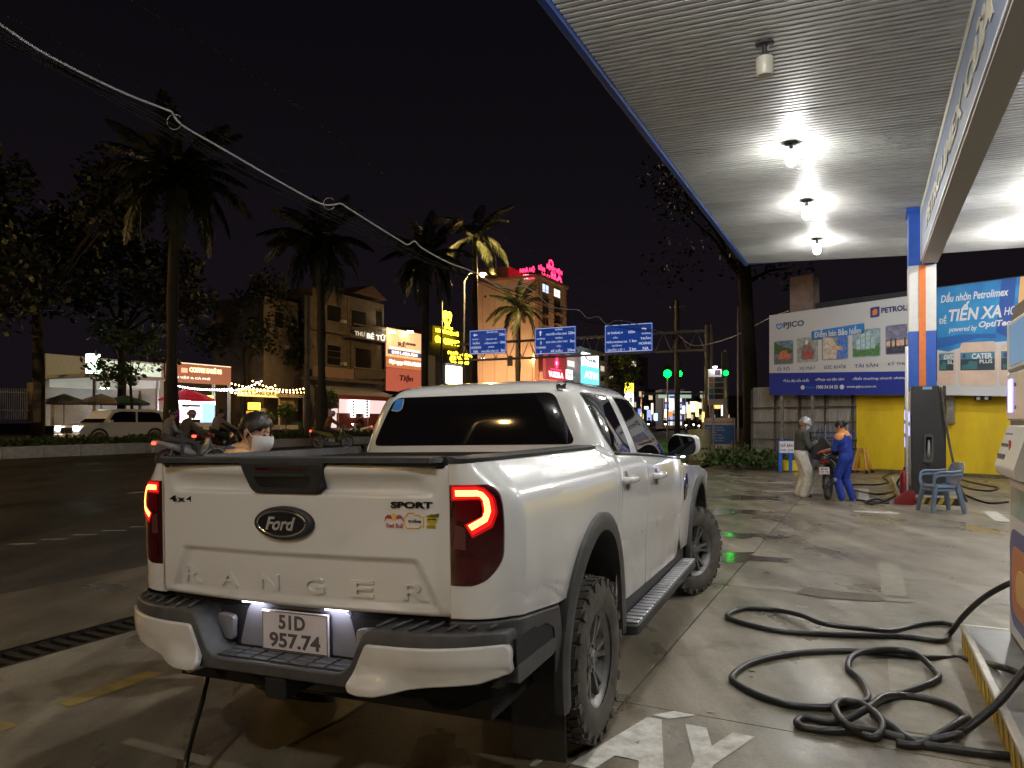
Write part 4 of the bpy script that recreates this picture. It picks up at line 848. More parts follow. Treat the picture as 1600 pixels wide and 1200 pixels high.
MB().prism(rounded([(.25, .20), (.86, .20), (.94, .28), (.94, .55), (.88, .62), (.25, .62)], .06), lambda y, z: (-.008, y, z), lambda y, z: (-.004, y, z)).build('orange_logo', mat('logo_orange', (.62, .17, .03), .35), np_)
MB().prism(rounded([(.25, .30), (.76, .30), (.80, .42), (.70, .50), (.25, .50)], .05), lambda y, z: (-.011, y, z), lambda y, z: (-.008, y, z)).build('yellow_logo', mat('logo_yellow', (.80, .45, .10), .35), np_)
# buckets by the near pump
def bucket(s, t, z, r, h, m, label):
    tag(MB().lathe([(0, .01), (r*.78, .01), (r*.78, 0), (r, h), (r*1.06, h), (r*1.06, h-.02), (r*.95, h-.01), (r*.74, .02), (0, .02)], 20).build('bucket', m, smooth=False, loc=W(s, t, z)), label, 'bucket')
bucket(4.22, .82, .155, .12, .24, mat('pink_plastic', (.62, .12, .16), .45), 'pink plastic bucket on the near pump island')
# hoses lying on the concrete
M_HOSE = mat('black_hose', (.018, .018, .018), .5, var=.3, scale=30)
def ghose(px, r, label, z0=None, lift=(), name='fuel_hose'):
    P = []
    for i, q in enumerate(px):
        if len(q) == 2: u, v = q; z = r+.002; P.append(at_z(u, v, z))
        else: P.append(Vector(q))
    for i, dz in lift: P[i].z += dz
    return tag(MB().tube(smoothpath(P, 7), r, 10).build(name, M_HOSE, smooth=True), label, 'hose', 'black fuel hoses')
e0 = at_depth(1576, 912, 4.78); e1 = at_depth(1537, 934, 4.9); e2 = at_depth(1506, 962, 5.0)
ghose([tuple(e0+Vector((.12, -.02, .05))), tuple(e0), tuple(e1), tuple(e2), (1484, 990), (1469, 1001), (1412, 995), (1319, 992), (1225, 987), (1162, 974), (1136, 962), (1162, 951), (1209, 953), (1250, 968), (1287, 982), (1350, 989), (1397, 985), (1437, 975), (1470, 973), (1490, 977)], .019,
      'black hose in one long flat loop running up to the near pump', lift=[(13, .035), (14, .035), (15, .03)])
k0 = W(5.0, .70, .175); k1 = W(5.25, .62, .178)
ghose([tuple(W(4.2, 1.0, .18)), tuple(at_z(1600, 1056, .172)), tuple(at_z(1556, 1040, .176)), tuple(at_depth(1506, 1029, 4.72)), (1444, 1027), (1381, 1021), (1319, 1017), (1240, 1021), (1178, 1034), (1148, 1052), (1147, 1065), (1187, 1087), (1240, 1102), (1294, 1105), (1344, 1099), (1356, 1087), (1344, 1062), (1325, 1043), (1337, 1027), (1381, 1023), (1428, 1029), (1459, 1046), (1466, 1059), (1444, 1071), (1397, 1087), (1369, 1099), (1366, 1112), (1397, 1137), (1428, 1159), (1491, 1171), (1600, 1184), tuple(at_z(1680, 1190, .021))], .0195,
      'black hose in a big loop with an inner kink beside the painted letters', lift=[(19, .035), (20, .035), (18, .02), (3, .0)])
ghose([tuple(at_depth(1640, 1010, 3.5)), tuple(at_depth(1600, 1050, 3.52)), tuple(at_depth(1560, 1098, 3.5)), tuple(at_depth(1520, 1132, 3.5)), (1497, 1148), (1496, 1160), (1440, 1158), (1381, 1146), (1325, 1143), (1305, 1118), (1319, 1107), (1350, 1114), (1378, 1135), (1368, 1152), (1330, 1142), (1290, 1142), (1252, 1135), (1246, 1127), (1262, 1121), (1310, 1128), (1352, 1118), (1380, 1098), (1410, 1087), (1450, 1092), (1490, 1105), (1512, 1122), (1500, 1140), (1440, 1163), (1400, 1160)], .020,
      'black hose in small tangled coils at the foot of the near island', lift=[(8, .03), (9, .04), (10, .04), (11, .04), (12, .02), (20, .03), (21, .03), (26, .04), (5, .035)])
q0 = truck.matrix_basis @ Vector((-.95, -.35, .95)); q1 = truck.matrix_basis @ Vector((-1.1, -.65, .55))
ghose([tuple(q0), tuple(q1), tuple(at_depth(322, 1035, 3.55)), tuple(at_depth(318, 1085, 3.36)), tuple(at_depth(303, 1140, 3.22)), tuple(at_depth(291, 1188, 3.08)), tuple(at_z(286, 1240, .0)), tuple(at_z(260, 1330, -.02))], .0125, 'black glossy hose hanging behind the left end of the truck bumper')
MATS['black_hose'].node_tree.nodes['Principled BSDF'].inputs['Roughness'].default_value = .38
ghose([tuple(W(16.6, .74, .6)), tuple(W(16.2, .55, .35)), (1405, 765), (1375, 772), (1345, 768), (1322, 762), (1335, 757), (1372, 757), (1388, 752), (1380, 745), (1398, 738)], .019, 'black hose curling on the ground left of the far pump')
ghose([tuple(W(15.9, 1.05, .72)), tuple(W(15.75, .9, .55)), (1425, 757), (1392, 778), (1365, 787), (1352, 784), (1370, 780), (1388, 786), (1340, 781), (1325, 777)], .017, 'thin black hose dropping from the far pump to the motorbike')
ghose([(1490, 745), (1512, 752), (1540, 758), (1560, 762), (1545, 767), (1510, 762), (1490, 752), (1500, 768), (1540, 785), (1575, 784)], .019, 'black hose looping on the ground right of the blue chairs')
# red fire extinguisher and red box on the far island
fe = st_thing('fire_extinguisher', 'red fire extinguisher standing on the far pump island', 'extinguisher', 15.9, .66, .152)
M_RED = mat('red_enamel', (.22, .012, .02), .4, var=.25)
MB().lathe([(0, 0), (.075, 0), (.08, .02), (.08, .38), (.06, .44), (.025, .47), (.025, .50), (0, .50)], 16).build('cylinder', M_RED, fe, auto=40); MB().box(-.015, .015, -.06, .05, .50, .525).build('lever', M_BLACK, fe); MB().tube([(0, .03, .49), (0, .11, .44), (0, .11, .2)], .012, 6).build('discharge_hose', M_BLACK, fe)
bxo = st_thing('red_box', 'low slanted red metal box against the far island', 'box', 15.35, .68, 0)
MB().prism([(-.20, 0), (.14, 0), (.14, .24), (-.02, .24), (-.20, .08)], lambda x, z: (x, 0, z), lambda x, z: (x, .28, z)).build('box_body', M_RED, bxo); MB().box(-.01, .12, .03, .25, .241, .252).build('lid', M_RED, bxo)
# plastic chairs
M_CHAIR = mat('blue_grey_plastic', (.14, .20, .31), .4, var=.15, scale=9)
def chair(s, t, z, turn, label):
    o = st_thing('plastic_chair', label, 'chair', s, t, z, 'stacked plastic armchairs', turn)
    panel(rounded([(-.22, -.21), (.22, -.21), (.20, .22), (-.20, .22)], .06), lambda x, y: (x, y, .42-.02*math.cos(x*5)*math.cos(y*4)), .06, .01, (0, 0, -1), .03).build('seat', M_CHAIR, o, auto=50)
    bk = rounded([(-.20, .43), (.20, .43), (.235, .66), (.19, .80), (-.19, .80), (-.235, .66)], .06)
    hl = [rounded([(x-.016, .50), (x+.016, .50), (x+.016*1.1, .73), (x-.016*1.1, .73)], .01) for x in (-.135, -.07, 0, .07, .135)]
    panel(bk, lambda x, z: (x, .20+(z-.43)*.30-.05*(1-(x/.24)**2)*0+.9*x*x*-.6, z), .035, .006, (0, 1, 0), .012, holes=hl).build('backrest', M_CHAIR, o, auto=50)
    for sx in (-1, 1):
        MB().tube(smoothpath([(sx*.22, -.20, .42), (sx*.245, -.22, .56), (sx*.255, -.15, .635), (sx*.25, .05, .64), (sx*.235, .22, .66)], 4), .022, 8).build('armrest', M_CHAIR, o, smooth=True)
        for sy, y1 in ((-1, -.25), (1, .27)):
            yy = sy*.18; MB().prism([(-.035, -.03), (.035, -.03), (.035, .03), (-.035, .03)], lambda x, y: (sx*.255+x*.7, y1+y*.7, 0), lambda x, y: (sx*.20+x, yy+y, .42)).build('leg', M_CHAIR, o)
chair(14.42, 1.14, .0, R(-68), 'lower blue grey plastic armchair of the stack by the far island'); chair(14.425, 1.142, .055, R(-68), 'upper blue grey plastic armchair of the stack by the far island')
# ---------------------------------------------------------------- back wall, fence, billboards
WA, WB = Vector((8.71, 25.58, 0)), Vector((13.47, 19.77, 0)); WD = (WB-WA).normalized(); WNn = Vector((WD.y, -WD.x, 0)); WNn = WNn if WNn.y < 0 else -WNn
WROT = math.atan2(WD.y, WD.x)            # local x along the wall, local -y towards the camera
def on_wall(u, v, off):                  # (a, z) on the plane `off` metres in front of the wall line
    d = ray(u, v); p0 = WA + WNn*off; k = (p0 - Vector((0, 0, CAMH))).dot(WNn)/d.dot(WNn); p = Vector((0, 0, CAMH)) + d*k
    return (p-WA).dot(WD), p.z
aY = on_wall(1338, 700, 0)[0]
M_YEL = mat('yellow_wall', (.82, .60, .02), .55, col2=(.62, .42, .015), scale=1.6, detail=9, bump=.15, stretch=(1, 1, .35))
M_CORR = mat('weathered_sheet', (.44, .44, .43), .5, .2, col2=(.26, .255, .245), scale=3, detail=9, stretch=(1, 1, .3)); M_RUSTP = mat('fence_post', (.10, .09, .08), .7, .3, var=.3); M_WIRE = mat('fence_wire', (.32, .32, .31), .5, .5)
yw = thing('yellow_wall', 'bright yellow sheet wall below the billboards with grimy foot', 'wall', WA, WROT)
MB().box(aY, 16, 0, .12, 0, 2.75).build('wall_sheet', M_YEL, yw)
for k in range(6): MB().box(-.012, .012, -.01, .0, 0, 2.7).build('sheet_seam', M_YEL, yw, loc=(aY+.02+k*2.1, 0, 0))
MB().box(aY, 16, -.012, 0, 0, .10).build('wall_foot', mat('wall_foot', (.20, .15, .05), .9, col2=(.06, .055, .045), scale=5), yw)
fn_ = thing('sheet_fence', 'grey corrugated sheet and wire mesh fence left of the yellow wall', 'fence', WA, WROT)
def corr(a0, a1, z0, z1, y):
    mb = MB(); n = int((a1-a0)/.05); vs = []
    for k in range(n+1): x = a0+(a1-a0)*k/n; dy = .012*(k % 2); vs += [(x, y+dy, z0), (x, y+dy, z1)]
    return mb.add(vs, [(i*2, i*2+2, i*2+3, i*2+1) for i in range(n)])
for k in range(4):
    a0 = -.3 + k*.93; corr(a0, min(a0+.92, aY), 1.15, 2.78+.06*(k % 2), .14).build('fence_sheet', M_CORR, fn_); corr(a0, min(a0+.92, aY), .05, 1.14, .16).build('fence_sheet', M_CORR, fn_)
for k in range(5): MB().box(-.03, .03, .06, .11, 0, 2.7).build('fence_post', M_RUSTP, fn_, loc=(-.3+k*.9, 0, 0))
for z in (.95, 1.55, 2.05): MB().box(-.3, aY, .03, .06, z-.02, z+.02).build('fence_rail', M_RUSTP, fn_)
mb = MB()
for k in range(-22, 60):
    for sg2 in (1, -1):
        x = k*.085; z0, z1 = .06, 1.50; dx = (z1-z0)*.6*sg2
        p, q = Vector((x, .02, z0)), Vector((x+dx, .02, z1))
        a, b = 0.0, 1.0
        if p.x < -.3: a = (-.3-p.x)/(q.x-p.x) if q.x > -.3 else 2
        if q.x > aY: b = (aY-p.x)/(q.x-p.x)
        if p.x > aY: a = (aY-p.x)/(q.x-p.x) if q.x < aY else 2
        if q.x < -.3: b = min(b, (-.3-p.x)/(q.x-p.x))
        if a < b: mb.tube([p+(q-p)*a, p+(q-p)*b], .004, 3)
mb.build('wire_mesh', M_WIRE, fn_)
# ---- insurance billboard
def board(name, label, uvL, uvR, vT, vB, off):
    aL, zT0 = on_wall(uvL, vT[0], off); _, zB0 = on_wall(uvL, vB[0], off); aR, zT1 = on_wall(uvR, vT[1], off); _, zB1 = on_wall(uvR, vB[1], off)
    o = thing(name, label, 'billboard', WA, WROT)
    def P(u, v, d=0.0):                     # bilinear board coordinates 0..1 from the lower left
        x = aL+(aR-aL)*u; zb = zB0+(zB1-zB0)*u; zt = zT0+(zT1-zT0)*u; return Vector((x, -off-d, zb+(zt-zb)*v))
    return o, P, (aL, aR, zB0, zT0, zB1, zT1)
def bpoly(P, pts, d, m, o, nm, t=.003): return MB().prism(pts, lambda u, v: P(u, v, d-t), lambda u, v: P(u, v, d)).build(nm, m, o)
def btext(P, body, u0, u1, v0, v1, m, o, d=.006, bold=.01, shear=0.0, nm='lettering'):
    vs, fs = text_data(body, bold, shear, .5); x0, x1 = min(v.x for v in vs), max(v.x for v in vs); y0, y1 = min(v.y for v in vs), max(v.y for v in vs)
    return MB().add([P(u0+(u1-u0)*(v.x-x0)/(x1-x0), v0+(v1-v0)*(v.y-y0)/(y1-y0), d+(v.z+.5)*.003) for v in vs], fs).build(nm, m, o)
def flat(n, c, r=.5): return mat('print_'+n, c, r)
b1, P1, D1 = board('billboard', 'white and navy insurance billboard with five small pictures', 1202, 1450, (493, 458), (617, 617), .55)
bpoly(P1, [(0, 0), (1, 0), (1, 1), (0, 1)], 0, flat('white', (.60, .60, .62)), b1, 'board', .08)
bpoly(P1, [(0, 0), (1, 0), (1, .235), (0, .275)], .004, flat('navy', (.015, .035, .30)), b1, 'blue_band')
for a in (.085, .30): MB().box(-.04, .04, .10, .18, 0, 2.5).build('post', M_STEEL, b1, loc=(D1[0]+(D1[1]-D1[0])*a, -.62, 0))
NV, LB = flat('ink_navy', (.04, .05, .16)), flat('sky', (.03, .22, .62)); WHT = flat('ink_white', (.70, .72, .75))
btext(P1, 'PJICO', .105, .25, .80, .89, NV, b1, bold=.03)
MB().tube([P1(.075+.022*math.sin(a)**3, .85+.030*(math.cos(a)-.35*math.cos(2*a)-.2*math.cos(3*a)), .006) for a in [k*.2618 for k in range(24)]], .02, 4, True).build('heart_logo', LB, b1)
bpoly(P1, rounded([(.30, .635), (.64, .665), (.64, .775), (.30, .745)], .012), .005, LB, b1, 'title_band'); btext(P1, 'Điểm bán Bảo hiểm', .32, .62, .665, .755, WHT, b1, .009, .02)
bpoly(P1, rounded([(.675, .82), (.73, .825), (.73, .935), (.675, .93)], .01), .005, flat('indigo', (.06, .05, .22)), b1, 'square_logo'); bpoly(P1, [(.69, .845), (.715, .85), (.718, .90), (.702, .915), (.688, .89)], .008, flat('orange', (.75, .25, .04)), b1, 'logo_drop'); btext(P1, 'PETROLIMEX', .74, .98, .855, .915, NV, b1, bold=.02)
pics = [(.035, .175, 'Ô TÔ'), (.20, .345, 'XE MÁY'), (.37, .54, 'SỨC KHỎE'), (.565, .735, 'TÀI SẢN'), (.765, .94, 'KỸ THUẬT')]
for i, (a, b, cap_) in enumerate(pics):
    v0, v1 = .375+.01*i, .665+.014*i
    sky = [(.20, .33, .42), (.50, .52, .50), (.35, .38, .40), (.40, .55, .62), (.30, .30, .45)][i]
    bpoly(P1, rounded([(a, v0), (b, v0), (b, v1), (a, v1)], .018), .005, mat('picture_%d' % i, sky, .5, col2=tuple(c*.45 for c in sky), scale=7, detail=3), b1, 'picture')
    def pu(x, y): return (a+(b-a)*x, v0+(v1-v0)*y)
    def sub(pts, c, n, d=.008): bpoly(P1, [pu(*p) for p in pts], d, mat('pic_'+n, c, .5, col2=tuple(min(1, q*1.9+.03) for q in c), scale=13, detail=5), b1, 'picture_detail')
    if i == 0: sub([(.03, .05), (.97, .05), (.97, .35), (.03, .35)], (.10, .10, .10), 'tarmac'); sub([(.03, .45), (.97, .45), (.97, .62), (.5, .72), (.03, .95)], (.04, .08, .03), 'hedge'); sub([(.25, .22), (.85, .22), (.92, .40), (.75, .45), (.65, .58), (.40, .58), (.28, .45)], (.42, .12, .07), 'car', .011)
    if i == 1: sub([(.25, .1), (.75, .12), (.85, .4), (.65, .75), (.35, .8), (.2, .45)], (.16, .10, .10), 'riders'); sub([(.38, .72), (.5, .70), (.55, .85), (.42, .9)], (.6, .55, .5), 'helmet', .011); sub([(.3, .3), (.6, .1), (.8, .25), (.5, .5)], (.35, .06, .06), 'bike', .013)
    if i == 2: sub([(.05, .05), (.55, .05), (.6, .5), (.4, .85), (.05, .9)], (.42, .36, .30), 'patient'); sub([(.6, .05), (.97, .05), (.97, .95), (.62, .95)], (.05, .13, .40), 'nurse', .010); sub([(.35, .4), (.8, .35), (.8, .5), (.4, .55)], (.45, .28, .20), 'hands', .013)
    if i == 3: sub([(.03, .04), (.97, .04), (.97, .5), (.75, .3), (.3, .25), (.03, .35)], (.05, .14, .04), 'park'); [sub([(x, .3), (x+.13, .3), (x+.13, h), (x, h-.08)], (.30, .42, .46), 'tower', .010+.001*k) for k, (x, h) in enumerate(((.15, .7), (.32, .88), (.5, .95), (.68, .75)))]
    if i == 4: sub([(.03, .04), (.97, .04), (.97, .3), (.03, .25)], (.03, .03, .05), 'ground'); sub([(.03, .3), (.97, .3), (.97, .5), (.03, .45)], (.55, .33, .20), 'dusk'); [sub([(x, .2), (x+.06, .2), (x+.05, .55), (x+.01, .55)], (.02, .02, .03), 'worker', .011+.001*k) for k, x in enumerate((.15, .3, .6, .78))]
    m_ = (a+b)/2; wd2 = (b-a)*.42*min(1, .45+len(cap_)*.08); btext(P1, cap_, m_-wd2, m_+wd2, .295, .345, NV, b1, bold=.015)
for a, b, tx in ((.12, .285, 'Ưu đãi tốt nhất'), (.345, .515, 'Phục vụ tận tâm'), (.585, .885, 'Bồi thường nhanh chóng')):
    btext(P1, tx, a, b, .155, .195, WHT, b1, .009); MB().tube([P1(a-.018, .178, .008), P1(a-.012, .165, .008), P1(a-.002, .195, .008)], .012, 3).build('tick', WHT, b1)
btext(P1, 'Hotline', .265, .325, .075, .105, LB, b1, .009, .01); btext(P1, '1900 54 54 55', .335, .475, .07, .11, WHT, b1, .009, .03); btext(P1, 'www.pjico.com.vn', .53, .71, .068, .105, WHT, b1, .009)
for a in (.24, .50): bpoly(P1, [(a+.014*math.cos(k*.5236), .088+.027*math.sin(k*.5236)) for k in range(12)], .007, WHT, b1, 'round_icon')
# ---- lubricant billboard
b2, P2, D2 = board('billboard', 'blue and white lubricant billboard with cream oil canisters', 1464, 1660, (450, 424), (617, 621), .50)
bpoly(P2, [(0, 0), (1, 0), (1, 1), (0, 1)], 0, flat('pale', (.58, .60, .63)), b2, 'board', .08)
bpoly(P2, [(0, .42), (.10, .40), (.30, .46), (.60, .47), (1, .40), (1, 1), (0, 1)], .004, mat('print_azure', (.02, .17, .48), .5, col2=(.03, .30, .62), scale=1.5, detail=2), b2, 'blue_field')
bpoly(P2, [(.50, .55), (.62, .48), (.66, 1), (.545, 1)], .006, flat('deep', (.02, .09, .36)), b2, 'blue_stripe'); bpoly(P2, [(.66, .60), (1, .55), (1, 1), (.69, 1)], .006, flat('peach', (.72, .42, .18)), b2, 'peach_field'); bpoly(P2, [(0, .43), (.15, .46), (.35, .51), (.5, .50), (.5, .54), (.2, .55), (0, .53)], .006, flat('wave', (.02, .12, .42)), b2, 'wave')
btext(P2, 'Dầu nhờn Petrolimex', .035, .60, .855, .945, WHT, b2, .010, .02, .2); btext(P2, 'ĐỂ', .02, .085, .66, .74, WHT, b2, .010, .02); btext(P2, 'TIẾN XA', .105, .545, .675, .845, WHT, b2, .010, .03, .2); btext(P2, 'HƠN', .565, .71, .69, .77, WHT, b2, .010, .02, .2); btext(P2, 'powered by', .105, .345, .565, .625, WHT, b2, .010, .015, .2); btext(P2, 'OptiTech+', .36, .70, .585, .655, WHT, b2, .010, .03, .2)
CRM = mat('print_cream', (.66, .50, .40), .5, var=.12, scale=2); DK = flat('label_dark', (.03, .05, .07)); TEAL = flat('label_teal', (.06, .22, .32))
for (a, b, top, t1, t2, d0) in ((-.0, .165, .40, 'ADVANTEC', '5L', .007), (.185, .51, .475, 'CATER', 'PLUS', .014), (.52, .86, .44, 'RACER', 'SCOOT', .007)):
    bpoly(P2, rounded([(a+.015, .09), (b-.015, .09), (b, .13), (b, .40), (b-.02, top), (a+.03, top), (a, .37), (a, .13)], .015), d0, CRM, b2, 'canister'); bpoly(P2, [(a+.02, .225), (b-.02, .225), (b-.02, .37), (a+.02, .37)], d0+.002, DK, b2, 'canister_label'); bpoly(P2, [(a+.02, .325), (b-.02, .325), (b-.02, .385), (a+.02, .385)], d0+.004, TEAL, b2, 'canister_label')
    w_ = b-a; btext(P2, t1, a+w_*.36, b-w_*.12, .325, .375, WHT, b2, d0+.005, .03); btext(P2, t2, a+w_*.56, b-w_*.12, .285, .318, WHT, b2, d0+.005, .02); bpoly(P2, [(a+w_*.12, .335), (a+w_*.2, .335), (a+w_*.2, .372), (a+w_*.12, .372)], d0+.0055, flat('indigo', (.06, .05, .22)), b2, 'label_logo')
    bpoly(P2, [(a+w_*.1, .235), (a+w_*.5, .235), (a+w_*.5, .30), (a+w_*.3, .31), (a+w_*.25, .28), (a+w_*.1, .27)], d0+.004, mat('print_lorry', (.04, .16, .18), .5), b2, 'label_lorry')
for a in (.15, .42, .7): MB().box(-.03, .03, .08, .50, 2.45, 2.53).build('bracket', M_STEEL, b2, loc=(D2[0]+(D2[1]-D2[0])*a, -.50, 0))
a_, z_ = on_wall(1487, 640, .06)
tag(MB().box(-.09, .09, -.05, .04, -.45, .45, .01).build('duct', M_STEEL, loc=WA+WD*a_+WNn*.12+Vector((0, 0, 1.95)), rotz=WROT), 'short grey metal duct on the yellow wall right of the far pump', 'duct')
a_, z_ = on_wall(1536, 622, .3); el = thing('emergency_light', 'small twin spot emergency light under the lubricant billboard', 'light', WA+WD*a_+WNn*.3+Vector((0, 0, z_)), WROT)
MB().box(-.20, .20, -.04, .04, -.06, .06, .01).build('housing', M_BLACK, el)
for x in (-.10, .10): MB().cyl((x, -.04, 0), (x, -.06, 0), .05, 12).build('spot', M_WHITEP, el)
# blue rack and orange trolley in front of the wall
a_, z_ = on_wall(1303, 700, .9); rk = thing('barrier_rack', 'blue metal rack of upright barrier bars by the yellow wall', 'rack', WA+WD*a_+WNn*.9, WROT)
M_RKB = mat('rack_blue', (.03, .07, .26), .45, var=.2); M_RKO = mat('trolley_orange', (.52, .27, .05), .5, var=.3)
for z in (1.05, 1.22): MB().box(-1.0, .62, -.02, .02, z-.025, z+.025).build('rack_rail', M_RKB, rk)
for k in range(14): MB().tube([(-.95+k*.115, -.03, .25), (-.95+k*.115, -.03, 1.38), (-.95+k*.115, -.02, 1.46)], [.014, .014, .003], 6).build('bar', M_RKB if k % 3 else M_STEEL, rk)
for x in (-.98, .30, .60): MB().box(x-.025, x+.025, -.02, .03, 0, 1.24).build('rack_leg', M_RKB, rk)
a_, z_ = on_wall(1347, 720, .9); tr = thing('trolley', 'rusty orange trolley with splayed legs and castors by the yellow wall', 'trolley', WA+WD*a_+WNn*.9, WROT)
for x in (-.22, .22):
    for y in (-.2, .2): MB().tube([(x*.35, y*.3, .78), (x, y, .09)], .028, 6).build('leg', M_RKO, tr); MB().lathe([(.02, -.02), (.065, -.02), (.065, .02), (.02, .02)], 12, 'x', (x, y, .067)).build('castor', M_BLACK, tr)
for y in (-.2, .2): MB().box(-.30, .30, y-.02, y+.02, .10, .15).build('base_bar', M_RKO, tr)
MB().prism([(-.10, .76), (.10, .76), (.26, .16), (.14, .16), (.05, .60), (-.05, .60), (-.14, .16), (-.26, .16)], lambda x, z: (x, -.03, z), lambda x, z: (x, .03, z)).build('bracket', M_RKO, tr)
# opening hours board with its blue legs, yellow block
p = at_depth(1229, 702, 22.6); hb = thing('hours_sign', 'small white opening hours sign in a blue frame behind the customer', 'sign', (p.x, p.y, 0), -R(8))
MB().box(-.24, .24, -.02, .02, .56, .98).build('frame', M_BLUEP, hb); MB().box(-.215, .215, -.026, -.02, .59, .95).build('panel', WHT, hb)
btext(lambda u, v, d=0: Vector((-.19+.38*u, -.027-d, .77+.12*v)), 'GIỜ BÁN', 0, 1, 0, 1, flat('red_ink', (.25, .03, .05)), hb, .001, .03); btext(lambda u, v, d=0: Vector((-.19+.38*u, -.027-d, .64+.07*v)), '05:00 - 22:00', 0, 1, 0, 1, NV, hb, .001)
for x in (-.19, .12): MB().box(x-.05, x+.05, -.02, .02, 0, .56).build('leg', M_BLUEP, hb)
p = at_depth(1238, 722, 23.0); tag(MB().box(-.3, .35, -.2, .2, 0, .34, .02).build('yellow_block', mat('yellow_block', (.70, .55, .02), .6, var=.15), loc=(p.x, p.y, 0), rotz=-R(10)), 'low yellow block behind the customer at the fence', 'block')
# shrubs at the fence foot
for k, (u, Y, n, lb) in enumerate(((1128, 25.2, 420, 'low weedy shrub at the forecourt edge beside the truck mirror'), (1160, 25.0, 620, 'low weedy shrub in front of the dark roadside tree trunk'), (1196, 24.2, 620, 'low weedy shrub at the foot of the grey fence'))):
    p = at_depth(u, 720, Y); sh = thing('shrub', lb, 'shrub', (p.x, p.y, 0), 0, 'shrubs along the fence'); r2 = random.Random(k)
    leaf_cloud(n, lambda: (r2.gauss(0, .38), r2.gauss(0, .25), .05+abs(r2.gauss(0, .24))), .16, r2, .8).build('foliage', M_LEAFG, sh)
    for j in range(6): MB().tube([(r2.uniform(-.2, .2), r2.uniform(-.15, .15), 0), (r2.uniform(-.5, .5), r2.uniform(-.3, .3), .45)], .008, 4).build('stem', M_RUSTP, sh)
# dark building behind the billboards
db = thing('back_building', 'dark low building rising behind the billboards', 'building', WA - WNn*2.2, WROT)
M_DBLD = mat('dark_render', (.055, .06, .075), .8, var=.3, scale=1.2)
MB().box(.5, 18, .2, 6, 0, 5.8).build('wall', M_DBLD, db); MB().box(.3, 18.2, -.1, .2, 5.55, 5.85).build('eaves', M_DBLD, db); MB().box(.1, 1.0, -.25, .19, 0, 6.9).build('pier', mat('pinkish_render', (.30, .22, .20), .8, var=.3, scale=2), db)
for k in range(6): MB().box(-.04, .04, -.06, .19, 2, 5.5).build('pilaster', M_DBLD, db, loc=(2.2+k*2.2, 0, 0))
# ================================================================ street furniture, trees, buildings across the road
M_BARK = mat('bark', (.025, .020, .015), .9, var=.4, scale=6, bump=.5, bscale=20); M_PALMT = mat('palm_trunk', (.05, .042, .032), .85, var=.3, scale=4, stretch=(1, 1, 6))
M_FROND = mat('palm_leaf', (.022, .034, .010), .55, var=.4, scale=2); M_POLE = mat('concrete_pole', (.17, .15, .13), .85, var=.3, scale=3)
def frond_mesh(L, droop, seed):
    r = random.Random(seed); mb = MB(); pts = []; n = 16
    for k in range(n+1):
        f = k/n; pts.append(Vector((L*(f - .22*droop*f**2.2), 0, L*(.34*f - (.30+.55*droop)*f*f))))
    mb.tube(pts, [.035*(1-f/n*.9) for f in range(n+1)], 4)
    for k in range(2, n*3):
        f = k/(n*3); i = min(n-1, int(f*n)); p = pts[i].lerp(pts[i+1], f*n-i); ln = L*.24*math.sin(math.pi*min(1, f*.93+.07))**.6
        tg = (pts[i+1]-pts[i]).normalized()
        for sd in (-1, 1):
            d = (Vector((0, sd, 0))*.75 + tg*.65 + Vector((0, 0, r.uniform(-.55, -.05)))).normalized(); w = tg*.045
            q = p+d*ln*r.uniform(.8, 1.1); m = p+d*ln*.5
            mb.add([p-w*.4, p+w*.4, m+w, q+Vector((0, 0, -.15*ln)), m-w], [(0,1,2,3,4)])
    return mb
_fm = [frond_mesh(3.0, d, i) for i, d in enumerate((.15, .5, .9, 1.3))]; FRM = []
for i, m_ in enumerate(_fm):
    me = bpy.data.meshes.new('frond'); me.from_pydata(m_.v, [], m_.f); me.update(); me.materials.append(M_FROND); FRM.append(me)
def palm(u, t, vc, size, nf, label, lean=0.0, seed=0):
    Y = -t/(SN-((u-800)/FPX)*CS) if False else depth_t(u, t); p = at_depth(u, vc, Y); r = random.Random(seed); base = gz(t)+.2; hgt = p.z-base
    o = thing('palm_tree', label, 'palm tree', (p.x, p.y, base), 0, 'palm trees along the median')
    MB().tube([(lean*f*f, 0, hgt*f) for f in [k/14 for k in range(15)]], [(.27-.10*(k/14)+.05*math.sin(k*.7+1)*(k < 9)) for k in range(15)], 12).build('trunk', M_PALMT, o, smooth=True)
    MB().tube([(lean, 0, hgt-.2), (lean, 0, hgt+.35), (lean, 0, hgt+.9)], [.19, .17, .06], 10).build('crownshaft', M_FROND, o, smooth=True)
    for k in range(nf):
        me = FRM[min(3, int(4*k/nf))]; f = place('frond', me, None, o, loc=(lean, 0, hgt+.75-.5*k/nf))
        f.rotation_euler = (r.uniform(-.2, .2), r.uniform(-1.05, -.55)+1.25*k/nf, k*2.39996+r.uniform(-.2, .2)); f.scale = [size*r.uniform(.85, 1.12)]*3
    return o
palm(268, -24.5, 300, 1.12, 30, 'tall palm nearest on the median in front of the coffee shop', .15, 1)
palm(503, -24.5, 395, 1.02, 28, 'tall palm on the median in front of the old house', -.1, 2)
palm(664, -24.5, 415, 1.05, 28, 'tall palm on the median beside the orange advertisement', .1, 3)
palm(809, -24.5, 492, .95, 18, 'shorter palm silhouetted against the orange hospital building', .05, 4)
palm(742, -24.5, 380, 1.1, 14, 'palm on the median lit yellow by the street lamp', .0, 5).hide_render = False
